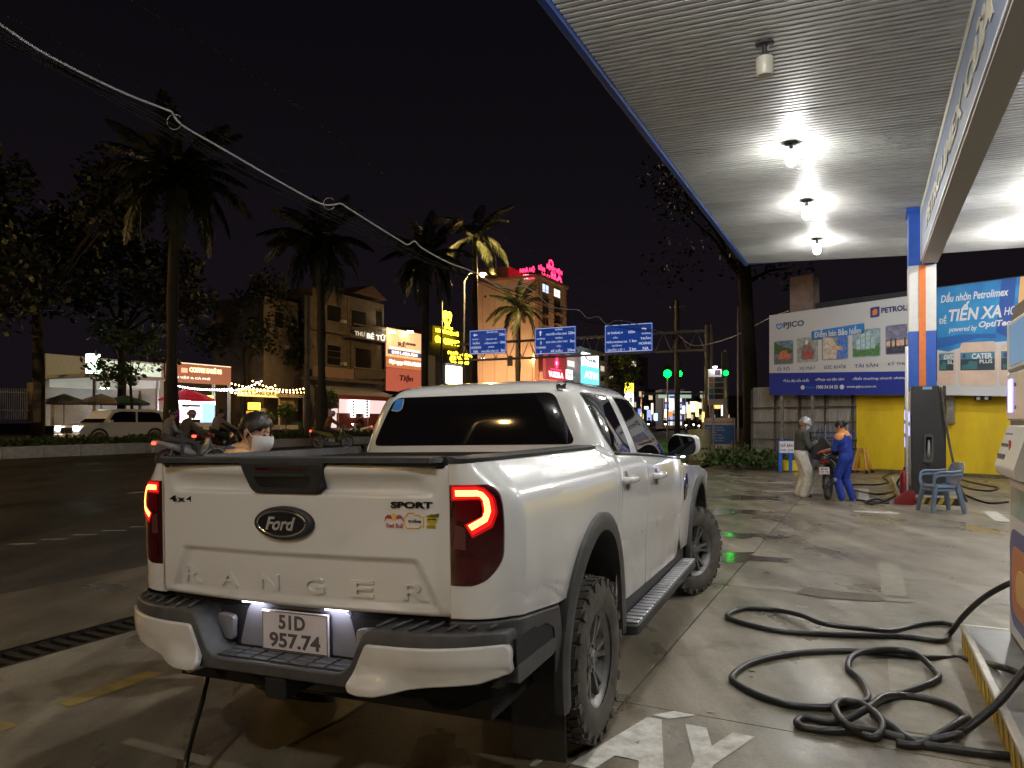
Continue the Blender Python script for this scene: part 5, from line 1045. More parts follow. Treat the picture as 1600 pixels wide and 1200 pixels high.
def tree(u, t, vtop, rad, nl, label, trunk_r=.22, seed=0, m=None, size=.30, zb=None, Y=None):
    Y = Y or depth_t(u, t); p = at_depth(u, vtop, Y); base = (gz(t)+.1) if zb is None else zb; hgt = p.z-base; r = random.Random(seed)
    o = thing('tree', label, 'tree', (p.x, p.y, base), 0, 'broadleaf street trees'); ht = hgt*.5
    MB().tube([(0, 0, -.1), (.05, .02, ht*.5), (-.05, 0, ht), (0, 0, ht*1.4)], [trunk_r, trunk_r*.85, trunk_r*.7, trunk_r*.3], 9).build('trunk', M_BARK, o, smooth=True)
    blobs = []
    for k in range(11):
        a = r.uniform(0, 6.28); d = r.uniform(.2, .85)*rad; z = ht+r.uniform(.1, .95)*(hgt-ht); blobs.append((Vector((d*math.cos(a), d*math.sin(a), z)), rad*r.uniform(.28, .48)))
        if k < 6: MB().tube([(0, 0, ht*.9), tuple(blobs[-1][0]*.5+Vector((0, 0, ht*.5))), tuple(blobs[-1][0])], [trunk_r*.4, trunk_r*.25, .02], 5).build('limb', M_BARK, o, smooth=True)
    def smp():
        c, br = blobs[r.randrange(len(blobs))]; v = Vector((r.gauss(0, 1), r.gauss(0, 1), r.gauss(0, .8))).normalized()*br*r.random()**.4; return c+v
    leaf_cloud(nl, smp, size, r, 0).build('crown', m or M_LEAFD, o)
    return o
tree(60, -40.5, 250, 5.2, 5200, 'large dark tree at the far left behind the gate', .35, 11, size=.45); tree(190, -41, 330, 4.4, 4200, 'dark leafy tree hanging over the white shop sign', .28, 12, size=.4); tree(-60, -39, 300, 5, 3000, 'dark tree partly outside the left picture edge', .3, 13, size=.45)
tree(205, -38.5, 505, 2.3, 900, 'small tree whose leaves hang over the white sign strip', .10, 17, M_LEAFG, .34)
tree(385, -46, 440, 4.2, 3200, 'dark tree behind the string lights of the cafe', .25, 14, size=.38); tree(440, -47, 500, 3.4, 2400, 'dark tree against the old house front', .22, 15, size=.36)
tree(975, -16, 545, 1.9, 1300, 'small pale street tree under the right hand road sign', .09, 16, M_LEAFG, .26, Y=62)
# big dark trunk with a white band by the fence
rt = thing('tree', 'thick dark tree trunk with a pale painted band by the grey fence', 'tree', (at_depth(1173, 700, 31).x, 31, 0), 0, 'broadleaf street trees')
MB().tube([(0, 0, -.1), (0, 0, 1.5), (-.05, 0, 4), (-.25, 0, 8), (-.4, 0, 11)], [.36, .31, .30, .27, .2], 12).build('trunk', M_BARK, rt, smooth=True); MB().lathe([(.325, .75), (.32, .83)], 14).build('painted_band', mat('limewash', (.55, .53, .48), .8, var=.2), rt)
r5 = random.Random(21); bl5 = [(Vector((r5.uniform(-4, 3), r5.uniform(-2, 3), r5.uniform(8.2, 13))), r5.uniform(.8, 1.6)) for _ in range(16)]
for c, b in bl5[:7]: MB().tube([(-.25, 0, 7.5), tuple(c*.5+Vector((0, 0, 4))), tuple(c)], [.12, .07, .02], 5).build('limb', M_BARK, rt, smooth=True)
def s5():
    c, b = bl5[r5.randrange(16)]; return c+Vector((r5.gauss(0, 1), r5.gauss(0, 1), r5.gauss(0, .8))).normalized()*b*r5.random()**.4
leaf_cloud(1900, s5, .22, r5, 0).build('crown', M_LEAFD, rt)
# ---- overhead lines along t = -10.6
M_CABW = mat('white_cable', (.72, .72, .70), .45); M_CABK = mat('black_cable', (.02, .02, .02), .7)
def cab(pts, t): return [tuple(at_depth(u, v, depth_t(u, t))) for u, v in pts]
wp = [(-90, -20), (0, 38), (60, 78), (130, 115), (200, 148), (262, 172), (268, 175), (285, 196), (340, 228), (400, 263), (460, 297), (500, 318), (520, 320), (532, 318), (545, 326), (580, 348), (625, 376), (637, 382), (648, 377), (660, 388), (700, 410), (740, 425), (775, 446), (790, 449), (815, 447), (835, 456), (860, 478), (885, 483), (905, 485), (918, 497), (935, 495), (948, 507), (962, 501), (985, 503), (1010, 512), (1040, 520), (1058, 522)]
tag(MB().tube(smoothpath(cab(wp, -10.6), 4), .019, 6).build('white_cable', M_CABW, smooth=True), 'white overhead cable sagging in waves across the night sky', 'cable')
bp_ = [(-90, 5), (0, 56), (130, 128), (265, 200), (400, 280), (540, 345), (650, 400), (740, 436), (830, 470), (930, 500), (1058, 524)]
for k in range(4): tag(MB().tube(smoothpath(cab([(u, v+(k-1.5)*5*(1-.5*(u+90)/1150)+3*math.sin(u*.02+k)) for u, v in bp_], -10.6-.05*k), 5), .012, 5).build('black_cable', M_CABK, smooth=True), '%s black cable of the bundle hanging just below the white cable' % ('uppermost', 'second highest', 'third highest', 'lowest')[k], 'cable', 'black cables bundled below the white one')
tag(MB().tube(smoothpath(cab([(-90, -20), (0, 20), (130, 88), (265, 165), (400, 244), (520, 307), (640, 374), (760, 425), (1058, 515)], -10.7), 5), .007, 5).build('thin_wire', M_CABK, smooth=True), 'thin wire running just above the white cable', 'cable')
tag(MB().tube(smoothpath(cab([(150, -40), (205, 0), (340, 80), (480, 178), (620, 285), (787, 370), (900, 425), (1058, 473)], -11.6), 5), .007, 5).build('thin_wire', mat('grey_wire', (.12, .12, .12), .6), smooth=True), 'thin single wire high above the white cable', 'cable')
tag(MB().tube(smoothpath([at_depth(1058, 522, 45), at_depth(1085, 540, 43), at_depth(1140, 528, 38), at_depth(1200, 498, 31), at_depth(1232, 486, 24.5)], 6), .018, 5).build('service_wire', M_CABW, smooth=True), 'pale service wire from the utility pole to the insurance billboard', 'cable')
for k, (u, v, lb) in enumerate(((272, 190, 'left'), (514, 318, 'middle'), (652, 388, 'right'))):
    p = at_depth(u, v, depth_t(u, -10.6)); tag(MB().tube([(.13*math.cos(a), .02*math.sin(a*.5), .13*math.sin(a)) for a in [R(40)+k2*R(290)/18 for k2 in range(19)]], .007, 5).build('wire_loop', M_CABW if k < 2 else M_CABK, smooth=True, loc=p), 'small loose wire loop at the %s kink of the white cable' % lb, 'wire loop', 'wire loops on the white cable')
# ---- utility pole, twin posts, price totem, information board
def pole(u, Y, vt, r, label, name='utility_pole', m=M_POLE, z0=0.0):
    p = at_depth(u, vt, Y); o = thing(name, label, 'pole', (p.x, p.y, z0), -TH); MB().tube([(0, 0, -.2), (0, 0, p.z-z0)], [r, r*.7], 12).build('shaft', m, o, smooth=True); return o, p.z-z0
up_, hp = pole(1058, 45, 470, .20, 'dark concrete utility pole carrying the overhead cables'); 
for dz, w in ((-.5, .9), (-1.9, 1.4), (-2.3, 1.0)): MB().box(-w/2, w/2, -.05, .05, hp+dz-.05, hp+dz+.05).build('cross_arm', M_POLE, up_)
for k in range(4): MB().lathe([(.03, 0), (.06, .04), (.05, .10), (.02, .13)], 8, 'z', (-.4+k*.27, 0, hp-.45)).build('insulator', M_WHITEP, up_)
MB().tube([(-.22, -.1, hp-2.1), (.3, -.2, hp-2.35), (.1, .2, hp-2.6), (-.3, -.1, hp-2.3)], .07, 6, True).build('cable_coil', M_CABK, up_, smooth=True)
for k, (u, lb) in enumerate(((1104, 'left pale steel post of the road sign gantry beside the price totem'), (1112, 'right pale steel post of the road sign gantry beside the price totem'))): pole(u, 43, 508, .14, lb, 'gantry_post', mat('gantry_grey', (.34, .31, .28), .6, .2, var=.2))
pole(1153, 34, 480, .05, 'slim pale pole leaning beside the dark tree trunk', 'slim_pole', M_WHITEP); pole(1136, 30, 590, .07, 'grey steel post with camera box in front of the price totem', 'camera_post', M_STEEL); pole(480, 34, 462, .14, 'dark utility pole in front of the old house', 'utility_pole', z0=.5)[0]
pole(690, 49, 470, .10, 'dark steel post at the left end of the gantry', 'gantry_post', M_DGREY, .45)
tt = at_depth(1121, 640, 40); to = thing('price_totem', 'white fuel price totem with dark panels under two small lamps', 'totem', (tt.x, tt.y, 0), -R(10))
def tz(v): return at_depth(1121, v, 40).z
MB().box(-.50, .50, -.10, .10, tz(633), tz(577), .01).build('cabinet', M_WHITEP, to); MB().box(-.15, .15, -.108, -.10, tz(586), tz(578)).build('logo', flat('logo_dark', (.12, .05, .10)), to)
for k, c in enumerate(((.30, .10, .08), (.35, .22, .08), (.06, .24, .22), (.04, .12, .35))):
    z1 = tz(589+k*9); z0 = tz(596.5+k*9); MB().box(-.45, -.20, -.112, -.10, z0, z1).build('fuel_name', flat('fuel_%d' % k, c), to); MB().box(-.17, .45, -.112, -.10, z0, z1).build('price_panel', flat('price_dark', (.02, .02, .022)), to)
for x in (-.35, .35): MB().box(x-.06, x+.06, -.05, .05, -.1, tz(633)).build('leg', M_STEEL, to)
for x in (-.16, .42): MB().box(x-.10, x+.10, -.38, -.20, tz(575), tz(574)+.02).build('lamp', glow('totem_lamp', (.9, 1, .95), 12), to); MB().box(x-.02, x+.02, -.3, .0, tz(574)+.03, tz(573)+.04).build('lamp_arm', M_STEEL, to)
ib = at_depth(1124, 675, 30); io = thing('information_board', 'white and blue information board with rows of small text', 'notice board', (ib.x, ib.y, 0), -R(6))
def iz(v): return at_depth(1124, v, 30).z
MB().box(-.63, .63, -.03, .03, iz(701), iz(653)).build('board', flat('cream', (.55, .52, .46)), io); MB().box(-.61, .61, -.036, -.03, iz(694), iz(664)).build('blue_panel', flat('board_blue', (.03, .13, .36)), io)
for k in range(6): btext(lambda u, v, d=0: Vector((-.57+.8*u, -.037-d, iz(669+k*4)+.07*v)), ('CÔNG TY XĂNG DẦU', 'PHÒNG CHÁY CHỮA CHÁY', 'AN TOÀN', 'GIAO DỊCH BÁN HÀNG', 'KHÔNG HÚT THUỐC', 'TẮT MÁY KHI ĐỔ XĂNG')[k], 0, (.9, 1, .55, .85, .95, .9)[k], 0, 1, WHT, io, .001)
btext(lambda u, v, d=0: Vector((-.58+1.16*u, -.031-d, iz(661)+.10*v)), 'THỜI GIAN BÁN HÀNG', 0, 1, 0, 1, flat('brown_ink', (.30, .14, .05)), io, .001, .02)
for x in (-.4, -.25, -.1): MB().box(x, x+.07, -.037, -.03, iz(699.5), iz(695.5)).build('red_mark', flat('board_red', (.45, .05, .05)), io)
for x in (-.55, .55): MB().box(x-.04, x+.04, -.03, .04, -.1, iz(653)).build('leg', M_STEEL, io)
# traffic lights, green
M_GRN = glow('green_signal', (0.0, 1.0, .02), 9); M_SIGK = mat('signal_black', (.015, .015, .015), .6)
def signal(u, v, Y, r, label, arm):
    p = at_depth(u, v, Y); o = thing('traffic_light', label, 'traffic light', (p.x, p.y, 0), -TH+R(14), 'green traffic lights')
    MB().box(-.16, .16, -.02, .16, p.z-.18, p.z+.92, .02).build('housing', M_SIGK, o); MB().cyl((0, -.03, p.z), (0, -.05, p.z), r, 16).build('green_lamp', M_GRN, o)
    for dz in (.34, .68): MB().cyl((0, -.03, p.z+dz), (0, -.04, p.z+dz), r, 14).build('dark_lamp', M_SIGK, o)
    MB().tube([(0, .2, -.2), (0, .2, p.z+1.0)], .07, 8).build('post', M_STEEL, o)
signal(1043, 584, 58, .30, 'left of the two green traffic lights on the far junction', 0); signal(1061, 584, 58, .24, 'right of the two green traffic lights beside the utility pole', 0); signal(1134, 583, 31, .10, 'small green light on the post beside the price totem', 0)
# ---- road sign gantry
ga = st_thing('sign_gantry', 'steel truss gantry spanning the road behind the blue signs', 'gantry', 43.6, 0); M_TRUSS = mat('truss_steel', (.30, .28, .25), .5, .4, var=.2)
for z in (5.85, 7.0):
    for y in (0, .5): MB().box(-26, -8.6, y-.05, y+.05, z-.05, z+.05).build('chord', M_TRUSS, ga)
for k in range(17): MB().tube([(-25.6+k, 0, 5.85), (-25.1+k, 0, 7.0), (-24.6+k, 0, 5.85)], .035, 5).build('brace', M_TRUSS, ga)
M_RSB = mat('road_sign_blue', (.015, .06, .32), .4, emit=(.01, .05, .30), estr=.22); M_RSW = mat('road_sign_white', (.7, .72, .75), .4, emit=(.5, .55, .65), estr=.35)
def roadsign(u0, u1, v0, v1, label, rows, arrow):
    tl_ = [to_st(at_depth(u, 530, 1)) for u in (u0, u1)]
    def tt_(u): d = ray(u, 530); a = d.x*SN+d.y*CS; b = d.x*CS-d.y*SN; return 43.45*b/a
    t0, t1 = tt_(u0), tt_(u1); Ym = W(43.45, (t0+t1)/2).y; z0, z1 = at_depth(u0, v1, Ym).z, at_depth(u0, v0, Ym).z
    o = st_thing('road_sign', label, 'road sign', 43.45, t0, 0, 'blue direction signs on the gantry'); w = t1-t0
    MB().box(0, w, -.03, .03, z0, z1).build('panel', M_RSB, o)
    MB().tube([(.05, -.035, z0+.05), (w-.05, -.035, z0+.05), (w-.05, -.035, z1-.05), (.05, -.035, z1-.05)], .018, 4, True).build('border', M_RSW, o)
    for (body, x0, x1, y0, y1) in rows: btext(lambda u, v, d=0: Vector((w*(x0+(x1-x0)*u), -.035-d, z0+(z1-z0)*(y0+(y1-y0)*v))), body, 0, 1, 0, 1, M_RSW, o, .001, .015)
    ax, ay, ang = arrow; pa = [(-.5, 0), (-.1, .35), (-.1, .13), (.5, .13), (.5, -.13), (-.1, -.13), (-.1, -.35)]; s_ = .33
    MB().prism([(w*ax+s_*(p*math.cos(ang)-q*math.sin(ang)), z0+(z1-z0)*ay+s_*(p*math.sin(ang)+q*math.cos(ang))) for p, q in pa], lambda x, z: (x, -.038, z), lambda x, z: (x, -.031, z)).build('arrow', M_RSW, o)
roadsign(734, 791, 515, 553, 'left blue direction sign with a white arrow pointing left', [('ĐƯỜNG', .08, .25, .60, .66), ('TRẦN', .08, .28, .42, .53), ('HOÀNG', .04, .32, .24, .35), ('NA', .12, .24, .06, .17), ('BẾN NINH KIỀU', .48, .78, .86, .94), ('320m', .82, .97, .72, .82), ('SÂN BAY QT', .46, .76, .56, .64), ('HỒNG PHÁT', .42, .78, .40, .50), ('150m', .84, .98, .40, .50), ('ĐƯỜNG', .52, .68, .25, .32), ('NGUYỄN VĂN CỪ', .34, .80, .07, .18), ('2km', .86, .97, .07, .18)], (.16, .80, 0))
roadsign(836, 900, 511, 553, 'middle blue direction sign with a white arrow pointing up', [('ĐƯỜNG', .05, .25, .56, .63), ('3', .13, .17, .38, .49), ('THÁNG', .03, .27, .22, .32), ('2', .13, .17, .04, .14), ('ĐƯỜNG', .50, .68, .87, .95), ('NGUYỄN VĂN LINH', .28, .78, .70, .81), ('320m', .82, .98, .70, .80), ('TRƯỜNG', .50, .68, .56, .63), ('ĐẠI HỌC CẦN THƠ', .28, .80, .40, .51), ('3km', .86, .97, .40, .50), ('CẦU', .54, .64, .26, .33), ('BẾ KIỀU', .40, .68, .07, .18), ('33km', .80, .98, .07, .17)], (.14, .80, -R(90)))
roadsign(945, 1020, 506, 550, 'right blue direction sign with a white arrow pointing right', [('30 THÁNG 4', .06, .38, .66, .76), ('650m', .50, .64, .66, .76), ('CẦU', .18, .28, .50, .58), ('TRẦN HOÀNG NA', .03, .48, .34, .44), ('1 km', .53, .67, .34, .44), ('ĐƯỜNG', .16, .36, .22, .28), ('QUỐC LỘ 1', .06, .42, .05, .16), ('2 km', .52, .66, .05, .16), ('ĐƯỜNG', .78, .96, .60, .67), ('TRẦN', .75, .96, .42, .53), ('HOÀNG', .72, .97, .24, .35), ('NA', .80, .92, .05, .16)], (.83, .80, R(180)))
# ---- median street lamp
p = at_depth(755, 430, depth_t(755, -24.6)); sl = thing('street_lamp', 'tall street lamp glowing orange above the median', 'street lamp', (p.x, p.y, .6), -TH)
M_SOD = glow('sodium_lamp', (1.0, .62, .22), 2600)
MB().tube([(-1.6, 0, 0), (-1.6, 0, 7), (-1.55, 0, p.z-.9), (-1.1, 0, p.z-.35), (-.2, 0, p.z-.5)], [.10, .08, .06, .05, .04], 8).build('post', M_STEEL, sl, smooth=True); MB().box(-.35, .35, -.14, .14, p.z-.58, p.z-.44, .03).build('head', M_DGREY, sl); MB().ball((0, -.16, p.z-.64), .13, 10, 6).build('lamp', M_SOD, sl, smooth=True)
for k, (s, lb) in enumerate(((-24, 'out of view to the left'), (8, 'added out of view on the far pavement to light the white car'))):
    o = dup(sl, W(s, -13 if k == 0 else -41.5, .1), -TH, 'street lamp at the roadside, '+lb)  # the far pavement copy is added to brighten the white car
# ================================================================ far side of the road
class Front:                                # a thing whose parts are given as picture rectangles on the upright plane t = T
    def __init__(self, name, label, cat, u, T, group=None):
        self.T = T; self.s0 = on_t(u, 640, T)[0]; self.o = st_thing(name, label, cat, self.s0, T, 0, group)
    def loc(self, u, v, x=0.0): s, z = on_t(u, v, self.T+x); return s-self.s0, z
    def box(self, name, u0, u1, v0, v1, m, x0=-.2, x1=0.0, parent=None, um=None):
        y0, _ = self.loc(u0, v0, x1); y1, _ = self.loc(u1, v0, x1); um = um or (u0+u1)/2; _, zt = self.loc(um, v0, x1); _, zb = self.loc(um, v1, x1)
        return MB().box(x0, x1, min(y0, y1), max(y0, y1), zb, zt).build(name, m, parent or self.o)
    def text(self, body, u0, u1, v0, v1, m, x=0.0, bold=.02, shear=0.0, nm='lettering'):
        um = (u0+u1)/2; y0, _ = self.loc(u0, v0, x); y1, _ = self.loc(u1, v0, x); zt = self.loc(um, v0, x)[1]; zb = self.loc(um, v1, x)[1]
        return put_text(body, (x+.01, (y0+y1)/2, (zt+zb)/2), (0, 1, 0), (0, 0, 1), y1-y0, zt-zb, m, self.o, nm, .03, bold, shear)
def E(n, c, s, b=None): return mat('lit_'+n, b or tuple(x*.6 for x in c), .5, emit=c, estr=s)
M_HOUSE = mat('old_plaster', (.20, .16, .13), .85, col2=(.10, .082, .065), scale=1.2, detail=9); M_DKW = mat('dark_opening', (.012, .011, .010), .4); M_BALC = mat('balcony_rail', (.20, .17, .14), .7); M_ROOFT = mat('old_roof', (.14, .08, .06), .85, var=.3)
M_CARD = mat('white_plaster', (.50, .49, .46), .8, var=.15)
# gate and lit shop at the far left
g = Front('gate', 'white barred gate between pillars at the far left', 'gate', 22, -40.3)
for k in range(13): g.box('bar', 1+k*3.4, 2.0+k*3.4, 607, 655, M_CARD, -.03, .0)
for v in (612, 640): g.box('rail', -2, 46, v, v+2, M_CARD, -.05, -.03)
g.box('pillar', 52, 66, 598, 660, M_HOUSE, -.5, .1); g.box('pillar', -16, -6, 598, 660, M_HOUSE, -.5, .1)
w1 = Front('lit_shop', 'shop with bright white sign strip half hidden by the leaning tree', 'shop', 190, -43)
w1.box('back_wall', 72, 256, 560, 665, M_CARD, -5.2, -5.0); w1.box('roof', 140, 262, 587, 592, M_CARD, -5, .3); w1.box('sign_pillar', 142, 157, 553, 584, E('pale', (.75, 1, .72), 1.3), -.3, .2); w1.box('sign_strip', 158, 252, 566, 586, E('white_sign', (.85, .95, .75), .28), -.2, .1)
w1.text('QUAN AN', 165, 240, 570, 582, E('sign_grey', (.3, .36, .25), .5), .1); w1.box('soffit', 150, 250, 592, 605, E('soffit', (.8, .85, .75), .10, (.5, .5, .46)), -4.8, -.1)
for k, u in enumerate((148, 246)): w1.box('post', u, u+2.5, 592, 668, M_CARD, -.2, 0)
w1.box('tube_lamp', 160, 170, 604, 607, E('tube', (.9, 1, .95), 26), -2.5, -2.3); w1.box('counter', 85, 140, 625, 665, M_CARD, -3, -2.6)
def parasol(u, v, T, r, h, m, label, folded=False):
    s, z = on_t(u, v, T); o = st_thing('parasol', label, 'parasol', s, T, .58); zt = z-.58
    MB().cyl((0, 0, 0), (0, 0, zt), .03, 8).build('pole', M_STEEL, o)
    if folded: MB().lathe([(.03, zt), (.14, zt-.5), (.10, zt-1.3), (.02, zt-1.4)], 10).build('canopy', m, o)
    else: MB().lathe([(.02, zt), (r*.35, zt-h*.3), (r*.7, zt-h*.62), (r, zt-h), (r*.98, zt-h-.12)], 8).build('canopy', m, o); [MB().tube([(0, 0, zt-.02), (r*.99*math.cos(k*.785), r*.99*math.sin(k*.785), zt-h)], .012, 4).build('rib', M_STEEL, o) for k in range(8)]
parasol(158, 615, -41, 1.35, .55, mat('beige_canvas', (.32, .25, .16), .8), 'beige parasol in front of the lit shop'); parasol(195, 617, -40.5, 1.4, .5, mat('green_canvas', (.03, .07, .05), .8), 'dark green parasol above the white car'); parasol(219, 610, -41, .5, .5, mat('cream_canvas', (.5, .46, .36), .8), 'folded cream parasol beside the lit shop', True); parasol(100, 615, -41, 1.2, .5, mat('grey_canvas', (.20, .18, .16), .8), 'greyish parasol left of the lit shop')
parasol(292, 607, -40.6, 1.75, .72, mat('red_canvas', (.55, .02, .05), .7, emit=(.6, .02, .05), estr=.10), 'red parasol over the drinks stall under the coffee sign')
# coffee shop
c1 = Front('coffee_shop', 'coffee shop with long brown signboard and glowing stall', 'shop', 310, -42)
M_BRS = E('brown_sign', (.30, .10, .05), .35, (.14, .05, .03)); c1.box('signboard', 262, 361, 570, 599, M_BRS, -.25, 0); c1.box('signboard_edge', 262, 361, 568.6, 570, E('cream', (1, .75, .5), .5), -.25, .02)
c1.text('COFFEE SAKÊ 86', 296, 346, 574, 583, E('gold', (1, .62, .22), 1.6), 0, .03); c1.text('ĂN VẶT & CÀ PHÊ', 268, 328, 588, 593, E('peach', (1, .7, .5), .7), 0); c1.box('cup_logo', 284, 293, 575, 582, E('red_logo', (1, .25, .15), .9), 0, .05)
for u in (334, 358): c1.box('post', u, u+2.5, 599, 662, M_CARD, -.3, -.1)
c1.box('back_wall', 258, 366, 598, 668, mat('cafe_dark', (.05, .04, .035), .8), -6.2, -6)
ks_ = Front('drinks_stall', 'brightly lit white and pink drinks stall under the red parasol', 'stall', 298, -41.4)
for i, (u0, u1, v0, v1, c, s_) in enumerate(((266, 336, 626, 632, (1, .95, 1), 3.0), (267, 284, 632, 668, (1, .85, .95), 2.2), (284, 298, 636, 668, (.95, .9, 1), 1.6), (298, 316, 636, 655, (.85, .9, 1), 2.0), (316, 335, 630, 660, (.25, .5, 1), .8), (274, 282, 640, 658, (1, .15, .45), 1.3), (322, 333, 618, 627, (1, .75, .1), 1.2))): ks_.box('lit_panel', u0, u1, v0, v1, E('stall_%d' % i, c, s_), -.5+.02*i, -.35+.03*i)
ks_.box('counter', 264, 338, 660, 672, M_CARD, -.4, 0)
def string_lights(u0, v0, u1, v1, sag, n, T0, T1, label, warm):
    m = E('fairy_warm', (1, .58, .20), 9) if warm else E('fairy_white', (.9, .92, 1), 8); pts = []
    o = st_thing('string_lights', label, 'string lights', 0, 0, 0, 'cafe string lights')
    for k in range(n+1):
        f = k/n; T = T0+(T1-T0)*f; u = u0+(u1-u0)*f; v = v0+(v1-v0)*f+sag*4*f*(1-f); s, z = on_t(u, v, T); pts.append((T, s, z))
    MB().tube(pts, .012, 4).build('cable', M_CABK, o)
    b0 = None
    for p in pts:
        if b0 is None: b0 = MB().ball((0, 0, 0), .055, 6, 4).build('bulb', m, o, loc=(p[0], p[1], p[2]-.07))
        else: b = b0.copy(); COL.objects.link(b); b.location = (p[0], p[1], p[2]-.07)
string_lights(270, 600, 362, 606, 4, 24, -41, -41, 'white string lights under the coffee signboard', False); string_lights(340, 608, 408, 594, 6, 14, -41, -38, 'white string lights rising right of the coffee sign', False); string_lights(362, 598, 476, 612, 4, 20, -42, -41, 'warm string lights over the yellow banner', True); string_lights(395, 594, 474, 606, 7, 15, -40, -42, 'warm string lights nearest the old house', True); string_lights(362, 612, 430, 601, 5, 12, -40, -41, 'short warm string lights between the cafe posts', True)
c2 = Front('cafe', 'open fronted cafe with a yellow banner and tarpaulin curtain', 'cafe', 425, -42.5)
c2.box('banner', 372, 435, 608, 620, E('banner', (.95, .62, .18), .55), -.1, 0); c2.text('CÀ VÒNG QUÊ', 378, 430, 610, 618, flat('sign_ink', (.15, .05, .03)), 0); c2.box('back_wall', 364, 480, 612, 672, mat('cafe_wall', (.10, .07, .045), .8), -5, -4.8); c2.box('drinks_box', 393, 407, 629, 640, E('amber', (1, .55, .05), 1.3), -2, -1.6); c2.box('cupboard', 408, 416, 638, 656, M_CARD, -2, -1.5); c2.box('cupboard', 392, 405, 642, 660, E('amber_dim', (1, .45, .05), .35), -2, -1.5)
c2.box('awning', 436, 476, 616, 621, mat('striped_awning', (.42, .34, .24), .8), -1.5, .3); c2.box('tarpaulin', 437, 460, 622, 645, mat('tarpaulin', (.36, .25, .15), .8, var=.3, scale=2), -.4, -.3); c2.box('post', 436, 438, 612, 668, M_CARD, -.3, -.2); c2.box('post', 475, 477.5, 608, 668, M_CARD, -.3, -.2); c2.box('white_crate', 438, 466, 664, 671, M_CARD, -1, .5); c2.box('green_bin', 466, 471, 659, 671, mat('green_bin', (.03, .16, .07), .5), -.5, .2)
for k, (u, v, T, n, sz, lb) in enumerate(((447, 642, -41.2, 420, .5, 'leafy potted bush in front of the cafe tarpaulin'), (512, 625, -41, 420, .6, 'round dark potted bush by the white awning'), (414, 658, -40.6, 300, .5, 'dark potted plant left in front of the cafe'))):
    s, z = on_t(u, v, T); o = st_thing('potted_bush', lb, 'plant', s, T, .58); r6 = random.Random(k+50)
    leaf_cloud(n, lambda: tuple(Vector((r6.gauss(0, 1), r6.gauss(0, 1), r6.gauss(0, 1))).normalized()*sz*r6.random()**.4*1.4+Vector((0, 0, max(.9, z-.58)))), .26, r6).build('foliage', M_LEAFG, o); MB().lathe([(0, 0), (.25, 0), (.33, .45), (.28, .45), (.22, .1)], 12).build('pot', M_HOUSE, o); MB().cyl((0, 0, .3), (0, 0, max(.9, z-.58)), .04, 6).build('stem', M_BARK, o)
# old house
h = Front('old_house', 'old three storey plaster house with balconies and a roof sign', 'house', 510, -43.5)
h.box('wall', 412, 488, 470, 672, M_HOUSE, -7, -1.2); h.box('wall', 488, 600, 462, 672, M_HOUSE, -7.5, 0)
y0, z0 = h.loc(575, 462); y1, z1 = h.loc(601, 462); ym, zm = h.loc(580, 446)
MB().prism([(y0-2.2, z0-.02), (y1+.2, z0-.02), (ym, zm)], lambda y, z: (-7.5, y, z), lambda y, z: (.15, y, z)).build('roof', M_ROOFT, h.o)
for (u0, u1, v0, v1, x) in ((430, 442, 488, 512, -1.2), (466, 480, 486, 512, -1.2), (512, 533, 478, 502, 0), (512, 532, 540, 570, 0), (556, 580, 545, 575, 0), (588, 597, 486, 510, 0), (550, 572, 486, 512, 0)):
    wn = h.box('window', u0, u1, v0, v1, M_DKW, x-.02, x+.03); h.box('frame', u0-1, u1+1, v0-1.2, v0, M_BALC, x, x+.07, wn); h.box('sill', u0-1.5, u1+1.5, v1, v1+1.5, M_BALC, x, x+.15, wn)
h.box('floor_band', 486, 603, 520, 524, M_HOUSE, -.2, .5); h.box('balcony_slab', 490, 603, 592, 597, M_HOUSE, -.2, 1.2); h.box('balcony_slab', 548, 604, 527, 531, M_HOUSE, -.2, 1.1)
for k in range(24): h.box('baluster', 555+k*2, 556+k*2, 577, 592, M_BALC, 1.0, 1.1)
for k in range(22): h.box('baluster', 556+k*2.1, 557+k*2.1, 511, 527, M_BALC, .95, 1.05)
h.box('handrail', 553, 603, 575.5, 577.5, M_BALC, .97, 1.12); h.box('handrail', 554, 604, 509.5, 511.5, M_BALC, .92, 1.08); h.box('parapet', 490, 553, 574, 592, mat('pinkish_plaster', (.32, .20, .17), .85, var=.2), 1.0, 1.15); h.box('pilaster', 484, 489, 462, 672, M_HOUSE, -.4, .25); h.box('pilaster', 549, 553, 524, 672, M_HOUSE, -.1, .2)
for (u, vv) in ((537, 500), (537, 566), (584, 530), (455, 505), (448, 540)): h.box('air_conditioner', u, u+5, vv, vv+5, M_CARD, -.1 if u > 488 else -1.3, .45 if u > 488 else -.8)
h.box('water_tank', 520, 534, 448, 462, M_STEEL, -5, -3); h.box('drainpipe', 544, 545, 465, 600, M_BALC, 0, .12); h.box('grille', 512, 532, 548, 549, M_BALC, .03, .06); h.box('grille', 512, 532, 558, 559, M_BALC, .03, .06)
h.text('BÉ TỬ', 573, 602, 520, 531, E('sign_cream', (1, .9, .7), .5), 1.2, .03); h.text('THƯ', 554, 570, 517, 525, E('sign_dim', (1, .9, .7), .16), 1.2, .03)
aw = Front('awning', 'pale sloping awning with red fringe over the lit shop front', 'awning', 555, -42)
yA, zA = aw.loc(512, 601); yB, zB = aw.loc(604, 603); _, zC = aw.loc(556, 617, 1.6)
